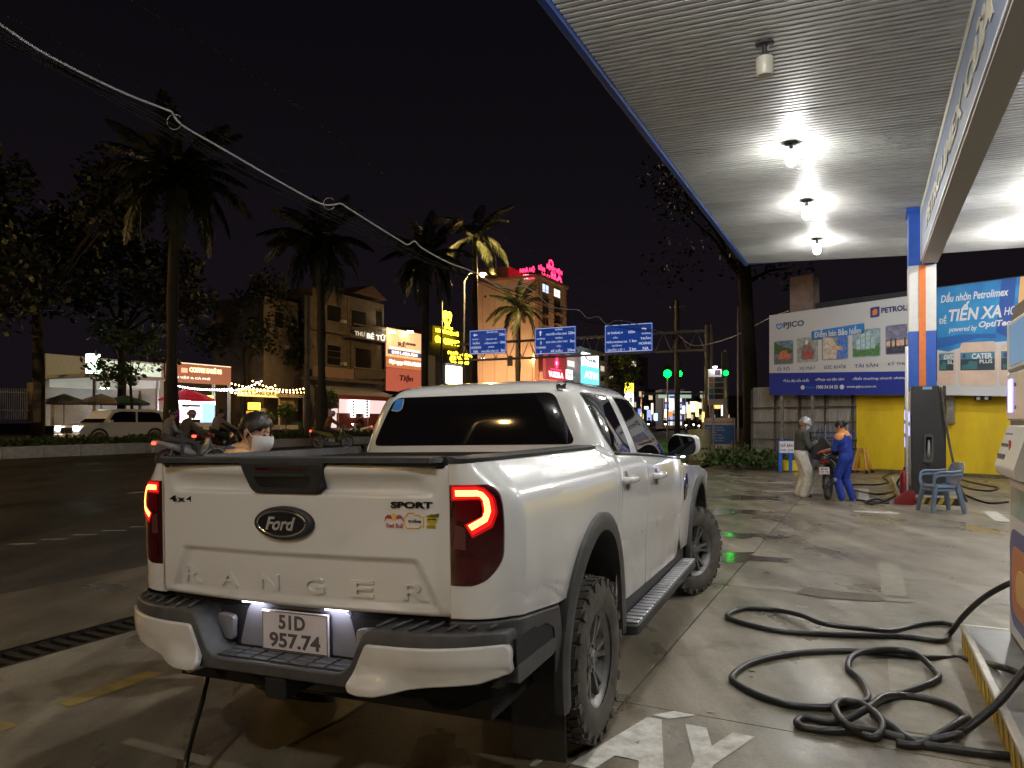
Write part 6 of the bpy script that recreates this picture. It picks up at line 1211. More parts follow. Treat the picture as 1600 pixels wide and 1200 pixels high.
MB().add([(-1.4, yA, zA), (-1.4, yB, zA), (1.6, yB-.4, zC), (1.6, yA-.6, zC), (-1.4, yA, zA-.06), (-1.4, yB, zA-.06), (1.6, yB-.4, zC-.06), (1.6, yA-.6, zC-.06)], [(3,2,1,0), (4,5,6,7), (0,1,5,4), (1,2,6,5), (2,3,7,6), (3,0,4,7)]).build('canopy', mat('awning_canvas', (.42, .42, .38), .7, var=.15), aw.o)
MB().box(1.58, 1.62, yA-.6, yB-.4, zC-.42, zC-.05).build('fringe', mat('red_fringe', (.26, .05, .05), .8), aw.o)
for k in range(3): MB().cyl((1.5, yA-.4+k*(yB-yA)/2.1, .58), (1.5, yA-.4+k*(yB-yA)/2.1, zC-.05), .04, 6).build('post', M_CARD, aw.o)
ls = Front('small_shop', 'small lit shop front with tall white vertical signs under the awning', 'shop', 565, -43)
ls.box('back_wall', 528, 603, 622, 668, E('shop_pink', (1, .72, .68), .35), -.4, .35); ls.box('lower_wall', 528, 603, 646, 668, mat('maroon_tile', (.20, .03, .03), .5), .3, .45); ls.box('door', 556, 570, 624, 660, E('shop_white', (1, .98, .92), .9), .36, .42)
for u in (549, 570): ls.box('vertical_sign', u, u+7, 624, 652, E('vsign', (1, 1, .95), .9), .5, .6); [ls.box('sign_mark', u+2, u+5, 626+j*4.4, 628.6+j*4.4, M_DKW, .6, .62) for j in range(6)]
ls.box('side_wall', 512, 530, 612, 638, M_CARD, .2, .5)
# orange advertisement
ad = Front('advertising_billboard', 'tall orange advertising billboard with a phone number beside the old house', 'billboard', 631, -42.5)
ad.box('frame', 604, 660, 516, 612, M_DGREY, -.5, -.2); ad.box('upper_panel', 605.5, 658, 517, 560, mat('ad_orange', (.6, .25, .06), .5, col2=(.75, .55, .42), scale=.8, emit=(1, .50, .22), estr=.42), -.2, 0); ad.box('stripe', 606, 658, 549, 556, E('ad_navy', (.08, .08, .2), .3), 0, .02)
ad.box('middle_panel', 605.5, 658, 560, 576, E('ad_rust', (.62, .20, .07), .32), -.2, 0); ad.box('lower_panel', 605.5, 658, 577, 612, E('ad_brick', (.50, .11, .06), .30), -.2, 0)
ad.text('RẺ', 622, 634, 533, 542, flat('ad_ink', (.10, .07, .10)), .02, .03); ad.text('LÀM NHANH', 634, 649, 535, 540, flat('ad_ink', (.10, .07, .10)), .02); ad.text('DỊCH VỤ CHUYỂN NHÀ TRỌN GÓI', 609, 655, 544, 548, E('ad_white', (1, .95, .85), .9), .02); ad.text('0931.632.580', 612, 652, 550.5, 555, E('ad_white', (1, .95, .85), .9), .03); ad.text('Gọi ngay: 0931.632.58', 608, 657, 564, 572, E('ad_white', (1, .95, .85), .9), .02, .03); ad.text('Tiện', 624, 645, 586, 598, flat('ad_ink', (.10, .07, .10)), .02, .03, .2)
for u in (611, 640): ad.box('floodlight', u, u+6, 517, 520, E('ad_flood', (1, .85, .55), 12), .5, .8)
# dark building with yellow neon
yb = Front('neon_building', 'dark building with large yellow neon emblem and lettering', 'building', 710, -43.5)
yb.box('wall', 664, 745, 540, 680, mat('dark_facade', (.06, .05, .045), .8, var=.3), -8, -.3); yb.box('wall', 676, 740, 515, 545, mat('dark_facade', (.06, .05, .045), .8), -6, -.6)
NY = E('neon_yellow', (1.0, .72, .02), 4.0); 
yc, zc = yb.loc(700, 499); ey = rounded([(-.95, .9), (-.5, 1.25), (0, .95), (.5, 1.25), (.95, .9), (.75, -.1), (.35, -.75), (0, -1.15), (-.35, -.75), (-.75, -.1)], .15)
MB().prism([(yc+a*.95, zc+b*.78) for a, b in ey], lambda y, z: (-.2, y, z), lambda y, z: (.0, y, z)).build('neon_emblem', NY, yb.o); MB().prism([(yc+a, zc+b) for a, b in ((-.35, .35), (0, .05), (.35, .35), (.12, -.45), (-.12, -.45))], lambda y, z: (.0, y, z), lambda y, z: (.03, y, z)).build('emblem_mark', M_DKW, yb.o)
yb.text('NHÀ HÀNG', 694, 707, 510, 514, NY, 0, .03); yb.text('TRUNG TÂM TIỆC CƯỚI', 680, 716, 515, 523, NY, 0, .03, .1); yb.text('ÚT GIANG', 680, 717, 527, 538, NY, 0, .05); yb.text('PHỞ - BÚN', 700, 737, 550, 556, NY, .3, .03); yb.text('Gà Ta 68', 703, 732, 557, 568, NY, .3, .05)
yb.box('lower_sign', 697, 738, 549, 570, mat('neon_back', (.04, .03, .01), .6), -.2, .3); yb.box('lit_window', 699, 722, 572, 600, E('window_white', (1, .96, .8), 1.6), -.3, -.1); yb.box('side_panel', 664, 680, 555, 640, M_CARD, -.3, -.1)
# hospital tower
M_ORW = mat('tower_render', (.62, .47, .34), .85, col2=(.52, .39, .28), scale=.5, detail=5); M_TRIM = mat('tower_trim', (.40, .24, .14), .8)
v = Front('hospital_tower', 'tall orange rendered building with pink neon roof signs', 'building', 815, -46)
yv, zv = v.loc(842, 433); ye, _ = v.loc(885, 436); sv = v.s0+yv
def t_at(u, s): d = ray(u, 500); return s*(d.x*CS-d.y*SN)/(d.x*SN+d.y*CS)
xw = t_at(745, sv)+46
MB().box(xw, 0, yv, ye, 0, zv).build('main_block', M_ORW, v.o); MB().box(xw-.3, .35, yv-.25, ye+.2, zv, zv+.45).build('cornice', M_TRIM, v.o); MB().box(xw-.5, t_at(788, sv)+46, yv+1.5, ye, zv+.45, zv+2.6).build('roof_house', M_ORW, v.o)
for k in range(5): MB().box(-.03, .03, yv-.06, yv, 1, zv-.2).build('facade_seam', M_TRIM, v.o, loc=(xw*(k+.5)/5, 0, 0))
for u in (842, 884): v.box('pilaster', u-.8, u+1.2, 439, 680, M_TRIM, -.5, .15, um=860)
for j in range(7):
    for i, u in enumerate((848, 866)):
        m_ = E('tower_window', (.55, .65, 1), .55) if (j, i) == (0, 0) else (E('tower_window2', (.9, .85, .8), .6) if (j, i) == (0, 1) else M_DKW)
        vt = 447+j*17; wn = v.box('window', u, u+9, vt, vt+12, m_, -.02, .03, um=858); v.box('frame', u-.6, u+9.6, vt-1, vt, M_TRIM, 0, .1, wn, um=858); v.box('mullion', u+4.2, u+4.8, vt, vt+12, M_TRIM, .03, .06, wn, um=858)
    v.box('balcony', 872, 884, 470+j*17, 472+j*17, M_TRIM, -.1, .7, um=870) if j else None
def side_box(nm, u0, u1, v0, v1, m, d=.05):
    a, b = t_at(u0, sv)+46, t_at(u1, sv)+46; Y = W(sv, -46+(a+b)/2).y; return MB().box(a, b, yv-d, (yv+.02 if d < 1 else yv-d+.25), at_depth(u0, v1, Y).z, at_depth(u0, v0, Y).z).build(nm, m, v.o)
side_box('window', 793, 801, 556, 572, M_DKW); side_box('window', 757, 760, 462, 465, M_DKW); side_box('window', 752, 757, 559, 562, E('small_lit', (1, .9, .7), 1.2)); side_box('lamp', 834, 837, 560, 563, E('wall_lamp', (1, .62, .28), 60), .35)
for uu in (770, 800, 830): side_box('floodlight', uu-2, uu+2, 603, 607, E('added_facade_light', (1, .58, .30), 330), 9.0)  # unseen lamps added to light the side wall evenly
MB().box(8.0, 8.3, yv+1.0, yv+1.9, 2.2, 2.7).box(8.05, 8.15, yv+1.4, yv+1.5, .58, 2.2).build('floodlight', E('added_facade_light', (1, .58, .30), 330), v.o)  # one more added lamp, hidden from view, brightens the road front
PK = E('neon_pink', (1.0, .015, .06), 3.2); PKD = E('neon_pink_dim', (.8, .03, .12), 1.0); PKW = E('neon_pinkwhite', (1, .22, .30), 2.4)
rs = Front('roof_neon_sign', 'pink neon hospital lettering standing on the roof edge', 'neon sign', 845, -46)
def side_text(body, u0, u1, v0, v1, m):
    a, b = t_at(u0, sv)+46, t_at(u1, sv)+46; Y = W(sv, -46+(a+b)/2).y; zt, zb = at_depth(u0, v0, Y).z, at_depth(u0, v1, Y).z
    put_text(body, ((a+b)/2, sv-rs.s0-.1, (zt+zb)/2), (1, 0, 0), (0, 0, 1), b-a, zt-zb, m, rs.o, 'lettering', .05, .03)
side_text('NHÀ HỘ', 813, 836, 417, 427, PK); side_text('VU', 818, 826, 429, 436, PKW); side_text('ZELA', 826, 839, 429, 436, PKD); rs.text('SẢN', 841, 851, 414, 423, PK, .2, .03); rs.text('BỆNH VIỆN', 854, 878, 416, 426, PK, .3, .03); rs.text('ELA', 861, 878, 427, 438, PK, .3, .05); rs.text('VUZ', 846, 860, 428, 436, PKD, .3, .03)
yq, zq = rs.loc(861, 412.5, .6); MB().tube([(.6, yq+.75*(1+.18*math.cos(8*a))*math.cos(a), zq+.55*(1+.18*math.cos(8*a))*math.sin(a)) for a in [k*2*math.pi/40 for k in range(40)]], .09, 5, True).build('neon_flower', PK, rs.o)
for u in (815, 836, 856, 876): rs.box('sign_leg', u, u+.5, 424, 440, M_DGREY, -.4, -.3) if u > 840 else side_box('sign_leg', u, u+.7, 424, 440, M_DGREY)
rs.box('sign_rail', 852, 880, 425.8, 426.6, M_DGREY, .4, .5)
vs_ = Front('street_neon_sign', 'maroon box sign with a pink cross and neon lettering at the hospital foot', 'neon sign', 869, -44)
vs_.box('sign_box', 853, 885, 553, 594, mat('maroon_box', (.25, .05, .07), .6, emit=(.4, .02, .06), estr=.10), -.5, 0); vs_.text('VUZELA', 857, 880, 581, 590, PKW, 0, .05); vs_.box('neon_bar', 861, 877, 577, 578, PK, 0, .06)
yq, zq = vs_.loc(869.5, 567.5); MB().tube([(.06, yq+a*.62, zq+b*.75) for a, b in ((-.3, 1), (.3, 1), (.35, .4), (.9, .35), (.9, -.35), (.35, -.4), (.3, -1), (-.3, -1), (-.35, -.4), (-.9, -.35), (-.9, .35), (-.35, .4))], .09, 5, True).build('neon_cross', PK, vs_.o); MB().prism([(yq, zq+.4), (yq+.22, zq), (yq, zq-.4), (yq-.22, zq)], lambda y, z: (0, y, z), lambda y, z: (.06, y, z)).build('neon_core', PKW, vs_.o)
for u0, u1, v0, v1, c, s_, body, lb in ((884, 895, 578, 592, (1, .95, .9), 1.2, 'SPA', 'small white lit sign right of the pink cross'), (912, 935, 553, 573, (.85, 1, 1), 1.6, 'PHARMA', 'white glowing shop sign with curved corner'), (911, 936, 573, 600, (.10, .62, .72), .8, 'ATM', 'teal shop sign panel below the white glowing sign'), (979, 990, 598, 612, (1, .7, .05), 1.6, 'GAS', 'yellow lit vertical sign near the grey building'), (979, 990, 613, 640, (1, .9, .9), .9, 'VIP', 'white lit vertical sign below the yellow one')):
    f = Front('shop_sign', lb, 'sign', (u0+u1)/2, -44 if u0 < 960 else -40); f.box('sign_panel', u0, u1, v0, v1, E('sg_%d_%d' % (u0, v0), c, s_), -.4, 0); f.text(body, u0+2, u1-2, v0+(v1-v0)*.3, v1-(v1-v0)*.3, flat('dim_ink', (.15, .12, .12)) if u0 != 911 else E('ad_white', (1, .95, .85), .9), 0, .03); f.box('bracket', u1, u1+1, v0, v1+60, M_DGREY, -.6, -.3)
for u0, u1, v0, c, lb in ((885, 906, 556, (.22, .12, .12), 'narrow maroon house right of the hospital'), (906, 950, 548, (.25, .27, .30), 'pale shop house behind the teal signs'), (950, 985, 575, (.20, .10, .20), 'purple tinted house behind the small street tree'), (985, 1012, 556, (.22, .20, .17), 'grey three storey house near the junction'), (1012, 1035, 610, (.10, .10, .11), 'low dark house at the junction')):
    f = Front('town_house', lb, 'house', (u0+u1)/2, -47); f.box('wall', u0, u1, v0, 690, mat('town_%d' % u0, c, .85, var=.25, scale=.6), -9, -.5); f.box('cornice', u0, u1, v0-1, v0+1.5, mat('town_%d' % u0, c, .85), -9, -.2)
    n = max(1, int((u1-u0)/11))
    for j in range(5):
        for i in range(n):
            uu = u0+2+i*(u1-u0-3)/n; wn = f.box('window', uu, uu+(u1-u0)/n*.5, v0+8+j*16, v0+16+j*16, M_DKW if (i+j) % 4 else E('dim_window', (1, .8, .55), .25), -.52, -.45); f.box('sill', uu-.5, uu+(u1-u0)/n*.5+.5, v0+16+j*16, v0+17.2+j*16, M_CARD, -.5, -.38, wn)
# far junction lights: shop rows seen end on, street clutter
ORD = 'first second third fourth fifth sixth seventh eighth ninth tenth eleventh twelfth thirteenth fourteenth fifteenth sixteenth seventeenth eighteenth nineteenth twentieth twenty-first twenty-second twenty-third twenty-fourth twenty-fifth twenty-sixth'.split(); r8 = random.Random(5); cols = ((.9, .9, 1), (1, .8, .5), (.25, .3, 1), (1, .35, .1), (.8, 1, .9), (1, .85, .2), (.3, .45, 1))
for k in range(26):
    u = 1000+k*5.2+r8.uniform(-2, 2); Y = r8.uniform(95, 170); p = at_depth(u, r8.uniform(628, 652), Y); ci = r8.randrange(7); c = cols[ci]; w, hgt = r8.uniform(.4, 1.2), r8.uniform(.6, 2.4)
    if 1100 < u < 1112: continue
    o = thing('distant_shop_sign', 'small distant %s lit sign beyond the junction, %s in its row from the left' % (('white', 'warm', 'blue', 'orange', 'mint', 'yellow', 'azure')[ci], ORD[k]), 'sign', (p.x, p.y, 0), -TH*.3, 'distant lit signs beyond the junction')
    MB().box(-w/2, w/2, -.1, .1, p.z-hgt/2, p.z+hgt/2).build('panel', E('far_%d_%d' % (ci, k % 3), c, .35+.35*(k % 3)), o); MB().box(-.06, .06, -.05, .05, 0, p.z-hgt/2).build('post', M_DGREY, o)
p = at_depth(1052, 625, 130); bt = thing('distant_tower', 'narrow distant building with blue and white lit front', 'building', (p.x, p.y, 0), 0)
MB().box(-2.0, 2.0, 0, 6, 0, 7.5).build('wall', mat('far_wall', (.12, .13, .16), .8), bt)
for j in range(6): MB().box(-1.5, 1.5, -.1, 0, 1.0+j*1.05, 1.7+j*1.05).build('lit_floor', E('far_blue', (.25, .4, 1), .5) if j % 2 else E('far_white', (.9, .95, 1), .35), bt)
for k, (u0, u1, hh) in enumerate(((1012, 1040, 7), (1064, 1098, 6.5), (1098, 1160, 8), (1160, 1200, 6))):
    a, b = at_depth(u0, 650, 175).x, at_depth(u1, 650, 175).x; o = thing('distant_block', 'dark distant row of houses closing the street, %s' % ('left of the utility pole', 'right of the utility pole', 'behind the price totem', 'behind the dark tree')[k], 'building', ((a+b)/2, 175, 0)); MB().box((a-b)/2, (b-a)/2, 0, 8, 0, hh).build('wall', mat('far_dark', (.05, .05, .055), .8, var=.3, scale=.3), o)
    for j in range(5): MB().box((a-b)/2+.5+j*(b-a)/5.5, (a-b)/2+.5+j*(b-a)/5.5+.7, -.1, 0, 2.2, 3.4).build('window', E('dim_window', (1, .8, .55), .25) if (j+k) % 2 else M_DKW, o)
for (u0, u1, v0, v1, lb) in ((1029, 1046, 614, 622, 'left of the utility pole'), (1063, 1080, 612, 622, 'right of the utility pole'), (1094, 1101, 612, 622, 'at the price totem')):
    Y = 110; a, b = at_depth(u0, v0, Y), at_depth(u1, v1, Y); o = thing('distant_road_sign', 'pale green distant overhead road sign '+lb, 'road sign', ((a.x+b.x)/2, Y, 0), 0, 'distant pale road signs'); MB().box((a.x-b.x)/2, (b.x-a.x)/2, -.05, .05, b.z, a.z).build('panel', E('far_sign', (.55, .75, .62), .22), o); MB().cyl((0, .1, 0), (0, .1, b.z), .08, 6).build('post', M_TRUSS, o)
for (u0, u1, T, lb) in ((1003, 1005, 0, 'left'), (1099, 1101, 0, 'right')):
    a = at_depth(u0, 612, 108); tag(MB().cyl((0, 0, 0), (0, 0, a.z), .14, 8).build('distant_post', M_TRUSS, loc=(a.x, a.y, 0)), 'distant gantry post beyond the junction, %s end' % lb, 'post')
a, b = at_depth(1003, 613, 108), at_depth(1101, 613, 108); tag(MB().box(0, b.x-a.x, -.1, .1, -.35, 0).build('distant_truss', M_TRUSS, loc=(a.x, a.y, a.z)), 'distant gantry beam beyond the junction', 'beam')
# pale wrapped post near the mirror and yellow barrel
p = at_depth(1094, 700, 30); wp_ = thing('wrapped_drum', 'pale yellow wrapped drum beside a silver post behind the mirror', 'drum', (p.x, p.y, 0)); MB().lathe([(0, 0), (.42, 0), (.45, .1), (.45, 1.0), (.42, 1.25), (0, 1.27)], 18).build('drum', mat('pale_wrap', (.42, .38, .20), .7, var=.2), wp_, auto=40); MB().cyl((.55, 0, 0), (.55, 0, 2.2), .05, 8).build('post', M_STEEL, wp_)
# ================================================================ people, motorbikes, car
def voxel(mb, vox, smooth=4):
    me = bpy.data.meshes.new('body'); me.from_pydata(mb.v, [], mb.f); me.update(); o = bpy.data.objects.new('body', me); COL.objects.link(o)
    m = o.modifiers.new('r', 'REMESH'); m.mode = 'VOXEL'; m.voxel_size = vox; s = o.modifiers.new('s', 'SMOOTH'); s.factor = .5; s.iterations = smooth
    dg = bpy.context.evaluated_depsgraph_get(); r = bpy.data.meshes.new_from_object(o.evaluated_get(dg)); bpy.data.objects.remove(o); bpy.data.meshes.remove(me); return r
def two_bone(a, b, l1, l2, pole):
    a, b = Vector(a), Vector(b); d = b-a; L = min(d.length, (l1+l2)*.995); d.normalize(); x = (l1*l1-l2*l2+L*L)/(2*L); hgt = math.sqrt(max(0, l1*l1-x*x)); p = Vector(pole); p = (p-d*p.dot(d)).normalized(); return a+d*x+p*hgt, a+d*L
M_SKIN = mat('skin', (.50, .27, .17), .55, var=.08, scale=20); M_HAIR = mat('black_hair', (.012, .009, .008), .45, var=.4, scale=40); M_MASK = mat('surgical_mask', (.62, .63, .66), .8, var=.08, scale=12); M_EYE = mat('eye_dark', (.015, .012, .012), .3); M_STRAP = mat('mask_strap', (.75, .75, .75), .7)
def cloth(n, c): return mat('cloth_'+n, c, .85, var=.28, scale=7, bump=1.0, bscale=13)
def person(label, loc, rotz, hip, chest, feet, hands, mats, head_dir=(0, 1, 0), sc=1.0, knees=((-.15, 1, 0), (.15, 1, 0)), elbows=((-.6, -.8, -.3), (.6, -.8, -.3)), leg_r=(.085, .062, .045), top_r=1.0, hair='short', helmet=None, mask=False, vox=.011, group=None, accent=None, head_off=.0, hand_fwd=None, bare_forearm=False):
    o = thing('person', label, 'person', loc, rotz, group); k = sc; hip, chest = Vector(hip), Vector(chest); segs = []          # (p, rp, q, rq, material)
    def S(p, rp, q, rq, m): segs.append((Vector(p), rp*k, Vector(q), rq*k, m))
    up = (chest-hip).normalized(); side = Vector((1, 0, 0))
    S(hip, .125*top_r, hip+up*.12*k, .122*top_r, 2 if leg_r else 1); S(hip+up*.12*k, .128*top_r, chest-up*.06*k, .135*top_r, 1)
    for sx in (-1, 1): S(hip+side*sx*.06*k, .115, hip+side*sx*.07*k-up*.04*k, .105, 2); S(chest+side*sx*.06*k-up*.04*k, .115*top_r, chest+side*sx*.10*k-up*.10*k, .10*top_r, 1); S(chest, (.085 if accent is None else .128)*top_r, chest+side*sx*.165*k-up*.02*k, (.068 if accent is None else .078)*top_r, accent if accent is not None else 1)
    neck = chest+up*.06*k; hd = Vector(head_dir).normalized(); hc = neck+up*.15*k+hd*(.035+head_off)*k
    S(neck-up*.05*k, .056, hc-up*.05*k-hd*.01, .05, 0)
    fwd = Vector((hd.x, hd.y, 0)).normalized(); hr = fwd.cross(Vector((0, 0, 1))); hu = hr.cross(hd).normalized()
    S(hc+hu*.03*k-hd*.015*k, .093, hc-hd*.025*k+hu*.01*k, .088, 0); S(hc-hu*.02*k+hd*.02*k, .072, hc-hu*.075*k+hd*.045*k, .042, 0); S(hc+hd*.09*k-hu*.005*k, .012, hc+hd*.105*k-hu*.028*k, .016, 0)
    for sx in (-1, 1): S(hc+hr*sx*.088*k-hd*.01*k+hu*.012*k, .016, hc+hr*sx*.092*k-hd*.012*k-hu*.02*k, .012, 0)
    for i, sx in enumerate((-1, 1)):
        sh = chest+side*sx*.17*k-up*.02*k; el, wr = two_bone(sh, hands[i], .28*k, .25*k, elbows[i]); S(sh, .062*top_r, el, .050*top_r, 1); S(el, .049*top_r, wr, .034 if bare_forearm else .040*top_r, 0 if bare_forearm else 1)
        f = (wr-el).normalized() if hand_fwd is None else Vector(hand_fwd[i]).normalized(); pl = wr+f*.055*k; S(wr, .028, pl, .034, 0)
        sd = f.cross(Vector((0, 0, 1))); sd = sd.normalized() if sd.length > .1 else Vector((1, 0, 0)); dn = f.cross(sd).normalized()
        for j in range(4):
            b = pl+sd*(j-1.5)*.020*k+f*.025*k; ln = (.060, .072, .068, .052)[j]*k; kn = b+f*ln*.55+dn*.006; S(b, .0105, kn, .010, 0); S(kn, .010, kn+(f*.75-dn*.65*(1 if dn.z > 0 else -1)).normalized()*ln*.5, .0085, 0)
        tb = wr+f*.03*k-sd*sx*.03*k; S(tb, .013, tb+(f*.6-sd*sx*.6).normalized()*.05*k, .010, 0)
        hp = hip+side*sx*.085*k-up*.03*k; ft = Vector(feet[i]); an = ft+Vector((0, 0, .075*k)); kn, an2 = two_bone(hp, an, .43*k, .41*k, knees[i]); S(hp, leg_r[0]*1.12, kn, leg_r[1]*1.05, 2); S(kn, leg_r[1], an2, leg_r[2], 2)
        td = Vector(knees[i]); td = Vector((td.x, td.y, 0)).normalized(); S(an2-td*.03*k-Vector((0, 0, .035*k)), .038, an2+td*.13*k-Vector((0, 0, .045*k)), .032, 3)
    mb = MB()
    for p, rp, q, rq, m in segs: mb.tube([p, q] if (q-p).length > 1e-4 else [p, p+Vector((0, 0, .001))], [rp, rq], 14); mb.ball(p, rp, 12, 8); mb.ball(q, rq, 12, 8)
    me = voxel(mb, vox); [me.materials.append(x) for x in mats]
    def near(c):
        best, bm_ = 1e9, 0
        for p, rp, q, rq, m in segs:
            d = q-p; t = max(0, min(1, (c-p).dot(d)/max(1e-9, d.length_squared))); e = (c-p-d*t).length-(rp+(rq-rp)*t)
            if e < best: best, bm_ = e, m
        return bm_
    mi = [near(pg.center) for pg in me.polygons]; me.polygons.foreach_set('material_index', mi); place('body', me, None, o, smooth=True)
    B = Matrix((hr, hd, hu)).transposed()          # head frame: x right, y forward, z up
    def H(x, y, z): return hc + (B @ Vector((x, y, z)))*k
    def hpart(nm, m, mbx, smooth=True): mbx.v = [tuple(H(*p)) for p in mbx.v]; return mbx.build(nm, m, o, smooth=smooth)
    for sx in (-1, 1): hpart('eye', M_EYE, MB().ball((sx*.034, .082, .008), .013, 8, 6, (1.3, .5, .55))); hpart('eyebrow', M_HAIR, MB().tube([(sx*.015, .092, .030), (sx*.035, .092, .036), (sx*.055, .080, .030)], .004, 5))
    if mask:
        pts = []; n, m_ = 12, 7
        for i in range(m_+1):
            for j in range(n+1):
                a = R(-78)+R(156)*j/n; f = i/m_; z = -.008-.100*f+.018*math.cos(a)*(1-f); rr = .092+.016*math.sin(math.pi*f)*math.cos(a)+.010*(math.cos(a)**6)*(1-f)-.022*f*f; pts.append((rr*.86*math.sin(a), .012+rr*1.05*math.cos(a)+.012*f, z))
        hpart('face_mask', M_MASK, MB().add(pts, [(i*(n+1)+j, i*(n+1)+j+1, (i+1)*(n+1)+j+1, (i+1)*(n+1)+j) for i in range(m_) for j in range(n)]))
        for sx in (-1, 1): hpart('mask_strap', M_STRAP, MB().tube([(sx*.078, .035, -.02), (sx*.094, .0, .012), (sx*.096, -.022, .010), (sx*.093, -.016, -.025), (sx*.076, .03, -.085)], .0028, 5))
    else: hpart('mouth', mat('lips', (.32, .12, .10), .5), MB().tube([(-.022, .088, -.058), (0, .093, -.056), (.022, .088, -.058)], .005, 5))
    if hair:
        r = random.Random(len(label)); pts = []; n, m_ = 26, 12
        for i in range(m_+1):
            for j in range(n):
                a = 2*math.pi*j/n; front = max(0, math.cos(a)); side_ = abs(math.sin(a)); low = -.052*(1-front)+.060*front - (.02*(1-front)*(1 if hair == 'short' else 1.5)); el_ = R(90)-(R(90)-math.asin(max(-.8, min(.8, low/.125))))*i/m_; el_ += r.uniform(-.20, .10)*(i == m_)
                rr = .105+.004*math.sin(j*2.7+i)+r.uniform(-.004, .004); rr *= 1.0 if i < m_ else .93
                pts.append((rr*.92*math.cos(el_)*math.sin(a), rr*1.02*math.cos(el_)*math.cos(a)-.012, rr*1.06*math.sin(el_)+.022))
        hb_ = MB().add(pts, [(i*n+j, i*n+(j+1) % n, (i+1)*n+(j+1) % n, (i+1)*n+j) for i in range(m_) for j in range(n)])
        if hair == 'bun': hb_.ball((0, -.125, .03), .055, 12, 8)
        if not helmet: hpart('hair', M_HAIR, hb_)
    if helmet:
        hpart('helmet', helmet, MB().lathe([(.002, .155), (.05, .150), (.092, .120), (.118, .070), (.124, .02), (.122, -.005), (.112, -.006)], 22)); hpart('helmet_peak', helmet, MB().add([(-.08, .09, .03), (-.05, .16, .018), (.05, .16, .018), (.08, .09, .03), (.05, .11, .045), (-.05, .11, .045)], [(0,1,2,3,4,5), (5,4,3,2,1,0)]), False); hpart('chin_strap', M_STRAP if False else M_BLACK, MB().tube([(-.095, .0, .0), (-.075, .03, -.09), (0, .055, -.125), (.075, .03, -.09), (.095, 0, 0)], .005, 5))
    return o, H
